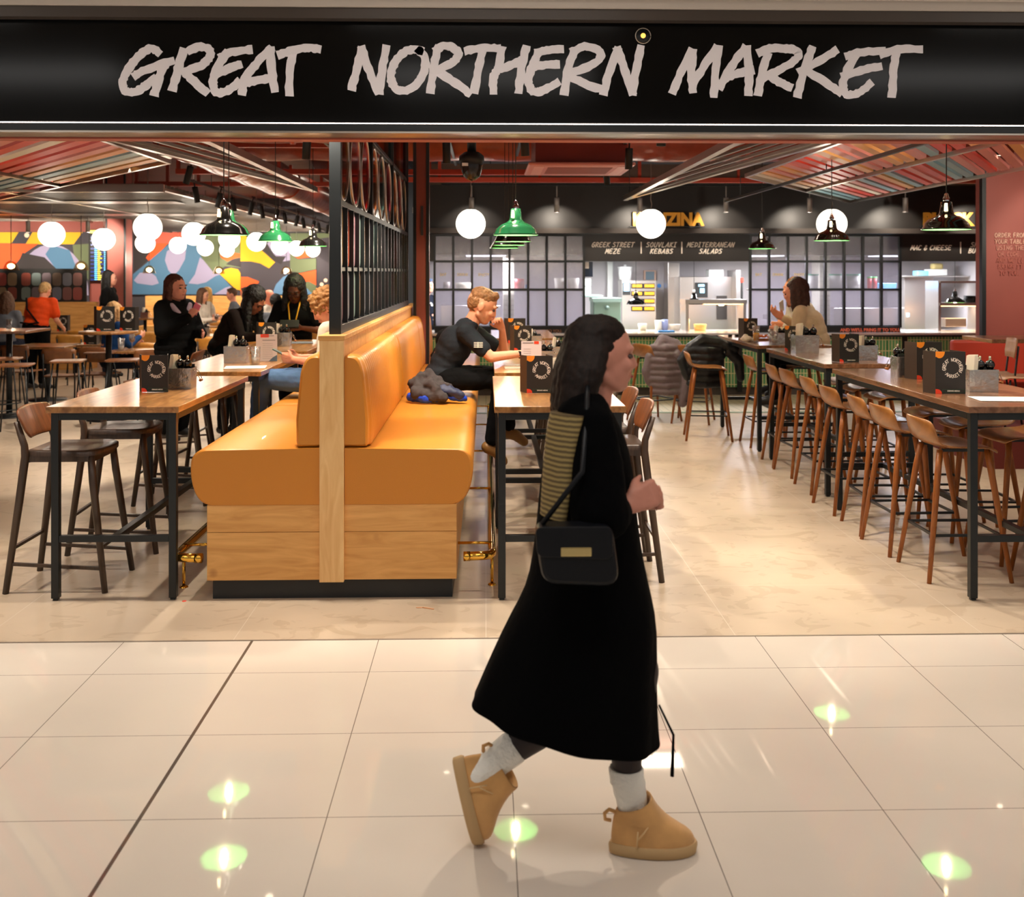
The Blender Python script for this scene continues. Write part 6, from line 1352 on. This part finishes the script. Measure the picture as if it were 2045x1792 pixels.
g.chain([V((sx+.0, Yw-.17, sz-.03)), V((ex-.05, Yw-.23, ez+.03)), V((hx2-.075, Yw-.18, hz2-.015))], [.078, .085, .062], 16); g.chain([V((sx, Yw+.17, sz-.03)), V((ex-.04, Yw+.23, ez+.03)), V((hx2-.03, Yw+.14, hz2-.07))], [.078, .08, .058], 16)
g.cap(V((sx-.01, Yw-.13, sz-.02)), .085, V((sx-.01, Yw+.13, sz-.02)), .085, 16)
g.build('coat_sleeves', BLKW, t, voxel=.011, smooth_it=3, disp=(.02, .1))
ax, az = wx(1305, 1420); bx, bz = wx(1328, 1512); MB().tube([(ax, Yw-.1, az+.06), (bx+.004, Yw-.12, az-.02), (bx, Yw-.12, bz)], [.003, .004, .006], 8).build('belt_end', BLKW, t)
# knitted scarf panel on the back
SCF = bpy.data.materials.new('olive_knit'); SCF.use_nodes = True; nt = SCF.node_tree; bs = nt.nodes['Principled BSDF']; bs.inputs['Roughness'].default_value = .7
tc = nt.nodes.new('ShaderNodeTexCoord'); wv = nt.nodes.new('ShaderNodeTexWave'); wv.bands_direction = 'Z'; wv.inputs['Scale'].default_value = 22; wv.inputs['Distortion'].default_value = 1.5; wv.inputs['Detail'].default_value = 3; rp = nt.nodes.new('ShaderNodeValToRGB')
rp.color_ramp.elements[0].color = (*lin((74, 58, 30)), 1); rp.color_ramp.elements[1].color = (*lin((150, 130, 78)), 1); nt.links.new(tc.outputs['Object'], wv.inputs[0]); nt.links.new(wv.outputs['Fac'], rp.inputs[0]); nt.links.new(rp.outputs[0], bs.inputs[0])
rr = []
for v, u0, u1 in ((828, 1102, 1165), (850, 1096, 1160), (900, 1090, 1150), (950, 1086, 1142), (1000, 1083, 1136), (1035, 1081, 1131)):
    ax, az = wx(u0, v, Yw-.2); bx, _ = wx(u1, v, Yw-.2); rr.append([(ax, Yw-.12, az), (ax-.004, Yw-.16, az), ((ax+bx)/2, Yw-.235, az), (bx, Yw-.25, az), (bx, Yw-.225, az), ((ax+bx)/2, Yw-.19, az), (ax+.02, Yw-.10, az)])
MB().loft(rr).build('scarf', SCF, t, sub=1)
# hair
HW = wood('hair_walker', (12, 7, 5), (32, 18, 12), .6, (60, 60, 3), 2.0); HW.node_tree.nodes['Principled BSDF'].inputs['Specular IOR Level'].default_value = .2; g = MB()
g.ball(T((-.030, 0, .030)), (.096, .084, .098), 24); g.ball(T((-.012, 0, .068)), (.079, .079, .060), 24)
for i in range(13):
    a = R(-100+200*i/12); p = T((-.03-.070*math.cos(a), .074*math.sin(a), .02)); o_ = V((-math.cos(a)*.012, math.sin(a)*.03, 0)); e_ = V((wx(1134, 840)[0]-.02*math.cos(a), Yw+.10*math.sin(a), wx(0, 850+8*(i % 3))[1]))
    g.chain([p, p.lerp(e_, .3)+o_, p.lerp(e_, .7)+o_, e_], [.030, .034, .032, .014], 12)
g.build('hair', HW, t, voxel=.007, smooth_it=3, disp=(.010, .02))
# boots
UGG = mat('tan_suede', (208, 158, 98), .9, var=.12, vscale=14, sheen=.3); SOLE = mat('tan_sole', (190, 156, 110), .7); PIP = mat('boot_piping', (214, 180, 130), .6)
def boot(parent, M_):
    # local: x forward, origin under heel back; length .285
    L_ = .272
    def oval(z, x0, x1, w0, n=28, sh=0): return [((x0+x1)/2+(x1-x0)/2*math.cos(2*math.pi*k/n), (w0+.012*math.cos(2*math.pi*k/n))*math.sin(2*math.pi*k/n), z+sh*math.cos(2*math.pi*k/n)) for k in range(n)]
    b = MB(); b.loft([oval(.0, .008, L_-.006, .046), oval(.004, .0, L_, .052), oval(.028, -.002, L_+.004, .054), oval(.036, .002, L_, .050)]).xf(M_).build('sole', SOLE, parent)
    b = MB(); b.loft([oval(.03, .006, L_-.006, .046), oval(.05, .004, L_-.004, .049), oval(.075, .008, L_-.02, .047, sh=-.006), oval(.10, .012, L_-.065, .049, sh=-.010), oval(.125, .018, .165, .050, sh=.0), oval(.145, .022, .140, .051, sh=.014), oval(.158, .024, .132, .052, sh=.022), oval(.152, .030, .126, .047, sh=.022), oval(.10, .03, .13, .044)])
    b.xf(M_).build('upper', UGG, parent, sub=1)
    b = MB(); b.tube([(.078, -.0525, .036), (.08, -.054, .07), (.082, -.053, .09)], .0022, 6); b.tube([(.08, -.054, .065), (.10, -.052, .085), (.118, -.046, .105), (.13, -.036, .13), (.134, -.02, .145)], .0022, 6); b.tube([(.078, .0525, .036), (.082, .053, .09)], .0022, 6)
    b.xf(M_).build('piping', PIP, parent)
    MB().tube([(.03, 0, .12), (.0, 0, .132), (-.014, 0, .12), (-.012, 0, .102), (.006, 0, .098)], .006, 8).xf(M_).build('pull_tab', UGG, parent)
fx, _ = wx(1214, 1700, Yw)
boot(t, Matrix.Translation((fx, Yw-.03, 0)) @ Matrix.Diagonal((.97, 1, .98, 1)))
# raised rear boot: standing on its toe
boot(t, Mb)
# shoulder bag
tb = thing('shoulder_bag', 'black shoulder bag with a gold clasp hanging at the hip of the walking woman', 'bag', (0, 0, 0))
ax, az = wx(1066, 1150, Yw-.28); bx, bz = wx(1232, 1040, Yw-.28); pr = rprof([(ax+.02, az), (bx, az-.01), (bx-.02, bz), (ax, bz)], [.04, .05, .03, .03], 5)
MB().prism(pr, (0, Yw-.36, 0), (1, 0, 0), (0, 0, 1), (0, 1, 0), .09).build('body', mat('bag_leather', (9, 11, 16), .4, spec=.3), tb, bevel=.012)
ax2, az2 = wx(1120, 1113, Yw-.37); bx2, bz2 = wx(1182, 1094, Yw-.37); MB().box(ax2, Yw-.368, az2, bx2, Yw-.358, bz2).build('clasp', mat('gold_clasp', (220, 200, 140), .18, 1), tb, bevel=.003)
MB().prism(rprof([(ax+.005, az+.075), (bx-.02, az+.065), (bx-.022, bz+.004), (ax, bz+.004)], [.02, .03, .02, .02], 4), (0, Yw-.366, 0), (1, 0, 0), (0, 0, 1), (0, 1, 0), .008).build('flap', MC['bag_leather'], tb, bevel=.003)
MB().tube([(ax+.02, Yw-.32, bz), (sx-.03, Yw-.29, (bz+sz)/2), (sx-.01, Yw-.21, sz+.03), (sx+.0, Yw-.13, sz+.09), (sx+.02, Yw-.05, sz+.085)], .008, 8).build('strap', MC['bag_leather'], tb)

# people on the left
def wp(u, Y): return W(u, 600, Y).x
# woman in black poncho looking right, holding a pink phone
J = pose('stand', elR=(.06, -.24, 1.14), wrR=(.30, -.10, 1.28), elL=(.10, .22, 1.12), wrL=(.28, .10, 1.10))
t, T, Mr = person('auburn-haired woman in a black top standing at the left holding a pink phone', (wp(350, 10.9), 10.9, 0), R(-30), J, (214, 146, 126), cloth('black_poncho', (8, 8, 9)), BLKC, (74, 36, 26), sleeve='long', vox=.012, hairstyle='bob', wide=1.42, hands={'R': ((.6, .2, .7), (0, 1, 0), (-.3, 0, 1), .5)}, hs=1.12)
MB().chain([J['shL']+V((.08, -.04, .03)), V((.16, 0, 1.22))], [.03, .03]).chain([J['shR']+V((.08, .04, .03)), V((.16, 0, 1.22))], [.03, .03]).build('collar', LIL, t, voxel=.01, smooth_it=2)
tp = thing('phone', 'pink phone held up by the auburn-haired woman', 'phone', t.matrix_world @ V((0, 0, 0))); tp.location = V((wp(350, 10.9), 10.9, 0))+Matrix.Rotation(R(-30), 3, 'Z') @ V((.37, -.07, 1.37)); tp.rotation_euler = (R(35), R(35), 0)
MB().box(-.035, -.004, -.075, .035, .004, .075).build('case', mat('pink_case', (226, 110, 140), .4), tp, bevel=.003)
# woman bending over the third table
J = pose('stand', pelvis=(-.10, 0, .93), waist=(-.04, 0, 1.05), chest=(.08, 0, 1.20), neck=(.22, 0, 1.34), head=(.32, 0, 1.43), shL=(.18, .17, 1.29), shR=(.18, -.17, 1.29), elL=(.30, .2, 1.06), elR=(.30, -.2, 1.06), wrL=(.5, .12, 1.07), wrR=(.5, -.12, 1.07))
person('woman with long black hair and a dark brown top leaning over the third left table', (wp(450, 10.95), 11.15, 0), R(-25), J, (150, 92, 66), BRNC, BLKC, (16, 13, 13), pitch=40, hairstyle='braids', wide=1.1, hs=1.15)
# woman with glasses and lanyard
J = pose('stand', elL=(.08, .26, 1.12), elR=(.08, -.26, 1.12), wrL=(.28, .11, 1.16), wrR=(.28, -.11, 1.16), head=(.06, 0, 1.55))
gx = wp(580, 10.85)
t, T, Mr = person('woman with long black braids, glasses and a yellow lanyard looking down at a handheld device', (gx, 11.15, 0), R(-90), J, (96, 56, 38), BLKC, BLKC, (15, 13, 13), pitch=30, sleeve='short', hairstyle='braids', wide=1.15, glasses=True, hs=1.14, hands={'L': ((.6, -.5, .1), (0, -1, 0), (0, 0, 1), .6), 'R': ((.6, .5, .1), (0, 1, 0), (0, 0, 1), .6)})
MB().tube([(-.02, .05, 1.46), (.10, .06, 1.40), (.165, .035, 1.25), (.175, .01, 1.12)], .008, 8).tube([(-.02, -.05, 1.46), (.10, -.06, 1.40), (.165, -.035, 1.25), (.175, -.01, 1.12)], .008, 8).build('lanyard', mat('yellow_lanyard', (230, 176, 40), .5), t)
tp = thing('card_reader', 'black handheld ordering device held by the woman with glasses', 'device', (gx, 11.15-.36, 1.2), R(10)); MB().box(-.10, -.02, -.05, .10, .01, .05).build('case', BLKM, tp, bevel=.008); MB().box(-.08, .0101, -.035, .08, .012, .035).build('screen', mat('dark_screen', (50, 60, 70), .15), tp)
tp.rotation_euler = (R(-40), 0, R(8))
# man in jeans on left bench
J = pose('sit', seat=.81, pelvis=(.10, 0, .93), waist=(.07, 0, 1.05), chest=(.06, 0, 1.22), neck=(.09, 0, 1.36), head=(.115, 0, 1.475), shL=(.08, .18, 1.31), shR=(.08, -.18, 1.31), elL=(.10, .24, 1.07), elR=(.12, -.24, 1.07), wrL=(.34, .1, 1.09), wrR=(.34, -.1, 1.09), knL=(.58, .12, .95), knR=(.62, -.10, .93), anL=(.62, .12, .50), anR=(.68, -.1, .48), toL=(.74, .12, .42), toR=(.80, -.1, .40), hiL=(.13, .1, .92), hiR=(.13, -.1, .92))
jx = W(652, 632, 7.85).x+.115
person('curly blond man in jeans looking at a phone, left side of the bench', (jx, 7.85, 0), R(180), J, (216, 142, 112), CREAM, JEANS, (150, 104, 56), pitch=34, sleeve='short', vox=.010, hairstyle='curly', hs=1.12)
tp = thing('phone', 'dark phone in the hands of the curly blond man', 'phone', (jx-.45, 7.84, 1.13)); tp.rotation_euler = (0, R(28), 0); MB().box(-.075, -.036, -.004, .075, .036, .004).build('case', mat('dark_case', (40, 60, 60), .4), tp, bevel=.003)
# waitress in orange
J = pose('stand', pelvis=(-.05, 0, .93), waist=(0, 0, 1.05), chest=(.08, 0, 1.2), neck=(.15, 0, 1.34), head=(.2, 0, 1.46), shL=(.12, .17, 1.29), shR=(.12, -.17, 1.29), elL=(.12, .24, 1.02), elR=(.12, -.24, 1.02), wrL=(.34, .2, .9), wrR=(.34, -.2, .9))
t, T, Mr = person('waitress with a blond bun in an orange shirt bending over a table, seen from behind', (wp(80, 15.6), 15.5, 0), R(80), J, (224, 160, 130), ORC, BLKC, (190, 150, 96), pitch=30, sleeve='short', hairstyle='bun', vox=.015, wide=1.15)
MB().tube([(-.185, -.15, 1.0), (-.19, 0, .985), (-.185, .15, 1.0)], .012, 8).tube([(-.05, .14, 1.36), (-.13, .08, 1.2), (-.17, -.12, 1.0)], .014, 8).build('apron_strap', BRNC, t)
# woman walking past the departure board
J = pose('stand', wrR=(.12, -.24, .88))
person('woman with black hair and a black T-shirt walking past the departure board', (wp(226, 17.5), 17.3, 0), R(5), J, (222, 156, 132), BLKC, DJEANS, (18, 15, 15), sleeve='short', hairstyle='long', vox=.015, yaw=5, sc=1.04, wide=1.1)
# seated woman in blue
J = pose('sit', seat=.46, elR=(.16, -.22, .78), wrR=(.34, -.1, .86), head=(.08, 0, 1.17))
person('blond woman in a blue jumper seated with her back to us below the departure board', (wp(225, 13.6), 13.5, 0), R(40), J, (224, 160, 130), BLUEC, DJEANS, (182, 140, 90), hairstyle='long', vox=.014, sc=1.04)
for u, Y, rz, hr, tp_, hst, lb, sk_ in [(396, 20.4, -10, (92, 60, 38), CREAM, 'long', 'brown-haired woman in a pale jumper seated before the mural, left of the pair', (226, 164, 134)), (421, 21.7, 200, (214, 164, 90), CREAM, 'long', 'blond woman seated before the mural, right of the pair', (226, 164, 134)),
    (473, 21.5, 190, (86, 58, 40), GREYC, 'short', 'man in profile seated before the mural, left of the bald man', (222, 150, 122)), (528, 19.5, -20, (120, 90, 70), CREAM, 'bald', 'bald man in a white shirt leaning over a far table', (220, 136, 110)), (604, 21, 200, (40, 30, 26), cloth('grey_hoodie', (150, 144, 138)), 'short', 'dark-haired man in a grey hoodie seated before the blue mural shape', (220, 150, 122)),
    (548, 15.5, 90, (24, 20, 18), GREYC, 'short', 'person in a grey top seated behind the bending woman', (200, 140, 110)), (500, 22.5, 180, (60, 44, 32), BRNC, 'short', 'dark-haired person far back left of the bald man', (200, 130, 105)), (657, 18, 180, (20, 16, 16), BLKC, 'long', 'person with black hair partly hidden by the divider post', (210, 150, 124)), (8, 16.5, 90, (90, 60, 40), GREYC, 'long', 'person seated at the far left edge', (214, 150, 124))]:
    person(lb, (wp(u, Y), Y, 0), R(rz), pose('sit', seat=.47), sk_, tp_, DJEANS, hr, hairstyle=hst, vox=.018, sc=1.06, pitch=10)
# two women at the furthest right table
J = pose('sit', seat=.76, elL=(.16, .2, 1.08), elR=(.16, -.2, 1.08), wrL=(.36, .1, 1.10), wrR=(.36, -.1, 1.22), chest=(.08, 0, 1.18), neck=(.15, 0, 1.34), head=(.22, 0, 1.48), shL=(.13, .17, 1.29), shR=(.13, -.17, 1.29))
person('woman with a brown bob in a cream knit jumper seated at the right tables', (wp(1642, 10.4), 10.55, 0), R(150), J, (222, 150, 120), BEIGE, BLKC, (58, 30, 20), hairstyle='bob', vox=.012, pitch=12, sc=1.03, wide=1.12, hs=1.12)
t, T, Mr = person('woman in a pale coat holding up a phone behind the cream jumper woman', (wp(1622, 11.6), 11.65, 0), R(190), J, (228, 150, 114), CREAM, BLKC, (150, 96, 54), hairstyle='bob', vox=.012, sc=1.04, hs=1.05)
tp = thing('phone', 'pale phone held up by the blond woman at the right tables', 'phone', (W(1561, 612, 11.5).x, 11.5, W(1561, 612, 11.5).z)); tp.rotation_euler = (R(20), R(-30), R(30)); MB().box(-.035, -.004, -.075, .035, .004, .075).build('case', mat('pale_case', (200, 190, 176), .4), tp, bevel=.003)
# cook with a cap
person('cook in a blue cap standing in the kitchen at the left end', (wp(852, 16.2), 16.2, 0), R(-20), pose('stand'), (222, 160, 136), NAVY, BLKC, (70, 90, 120), hairstyle='crop', vox=.016, sc=.97)

# ---------------- coats and bags ----------------
def blob(name, lb, cat, loc, parts, vox=.012, grp=None):
    t = thing(name, lb, cat, loc)
    for nm, m, balls, disp in parts:
        g = MB()
        for q in balls:
            if len(q) == 2: g.ball(q[0], q[1], 14)
            else: g.cap(q[0], q[1], q[2], q[3], 12)
        g.build(nm, m, t, voxel=vox, smooth_it=2, disp=disp)
    return t
cx, cy = W(865, 780, 7.5).x, 7.45
blob('folded_coat', 'grey coat with blue lining heaped on the leather bench beside the man', 'coat', (cx, cy, .815), [
 ('outer_fabric', cloth('brown_grey', (66, 60, 60)), [((-.10, -.02, .10), .05, (.02, .02, .13), .05), ((-.12, -.06, .07), .05, (-.05, -.09, .05), .045), ((-.02, -.05, .12), .045, (.07, -.10, .04), .045), ((.02, .02, .15), .045, (-.03, .04, .19), .035), ((-.14, .0, .12), .04, (-.08, .02, .17), .035), ((.03, .0, .12), .04, (.10, -.02, .10), .045), ((.03, -.09, .09), .04, (.0, -.12, .03), .028)], (.05, .07)),
 ('blue_lining', mat('royal_blue', (24, 66, 190), .5), [((-.16, -.04, .035), .032, (-.06, -.12, .032), .03), ((-.06, -.11, .03), .028, (.09, -.08, .028), .026), ((.15, -.05, .04), .036, (.235, -.05, .022), .02)], (.03, .05)),
 ('navy_lining', mat('navy_lining', (40, 46, 74), .6), [((.08, -.04, .08), .05, (.19, -.05, .05), .04)], (.03, .05))], .010)
PUF = mat('grey_puffer', (112, 98, 102), .5, sheen=.2); BPUF = mat('black_puffer', (22, 26, 30), .45)
def puffer(name, lb, loc, m, L_, extra, wd=1.0):
    t = thing(name, lb, 'coat', loc); g = MB()
    for z in range(L_):
        k = (1-.22*abs(z-L_*.45)/L_)*wd; j = .015*math.sin(z*2.1)
        g.cap((-.17*k+j, -.01, -.02-z*.072), .043, (.0+j, -.045, -.025-z*.072), .048, 12); g.cap((.0+j, -.045, -.025-z*.072), .048, (.17*k+j, -.01, -.02-z*.072), .043, 12); g.cap((-.15*k, .04, -.03-z*.072), .04, (.15*k, .04, -.03-z*.072), .04, 10)
    for q in extra: g.chain(*q)
    g.build('padding', m, t, voxel=.010, smooth_it=1, disp=(.012, .05)); return t
p = W(1325, 690, 11.9)
puffer('puffer_coat', 'mauve-grey puffer coat draped over a stool by the green counter', (p.x+.01, 11.85, p.z+.0), PUF, 8, [([V((-.08, 0, .0)), V((-.02, .05, .06)), V((.12, .02, .02)), V((.2, 0, -.08))], [.06, .07, .06, .06]), ([V((.13, -.02, -.1)), V((.24, 0, -.25)), V((.25, -.02, -.42)), V((.20, -.02, -.66))], [.07, .075, .07, .055]), ([V((-.18, 0, -.12)), V((-.22, 0, -.3)), V((-.19, 0, -.42))], [.05, .055, .045])])
p = W(1405, 700, 11.1)
puffer('puffer_coat', 'black puffer coat draped over the lone brown bar stool', (p.x, 11.0, .93), BPUF, 6, [([V((-.16, .02, .0)), V((-.02, .04, .08)), V((.14, .02, .06)), V((.32, 0, -.02))], [.06, .07, .065, .05]), ([V((.26, 0, -.05)), V((.36, .0, -.14)), V((.38, 0, -.32))], [.055, .06, .045]), ([V((-.2, 0, -.04)), V((-.26, 0, -.14)), V((-.2, 0, -.3))], [.05, .05, .05])])
blob('backpack', 'black backpack leaning on the bench behind the man', 'bag', (W(885, 680, 9.3).x, 9.3, .815), [('body', BLKC, [((0, 0, .14), (.12, .1, .15)), ((.02, 0, .3), (.09, .09, .12)), ((.05, -.02, .4), .04, (.09, -.02, .42), .02)], (.03, .06)), ('strap', BLKM, [((.08, -.08, .36), .012, (.1, -.1, .15), .012)], None)], .014)
blob('paper_bag', 'tan paper bag at the far end of the bench beside the red pillar', 'bag', (W(852, 0, 12.6).x, 12.3, .815), [('body', mat('kraft2', (190, 150, 100), .8), [((0, 0, .18), (.09, .08, .18))], (.02, .1))], .016) if 0 else None
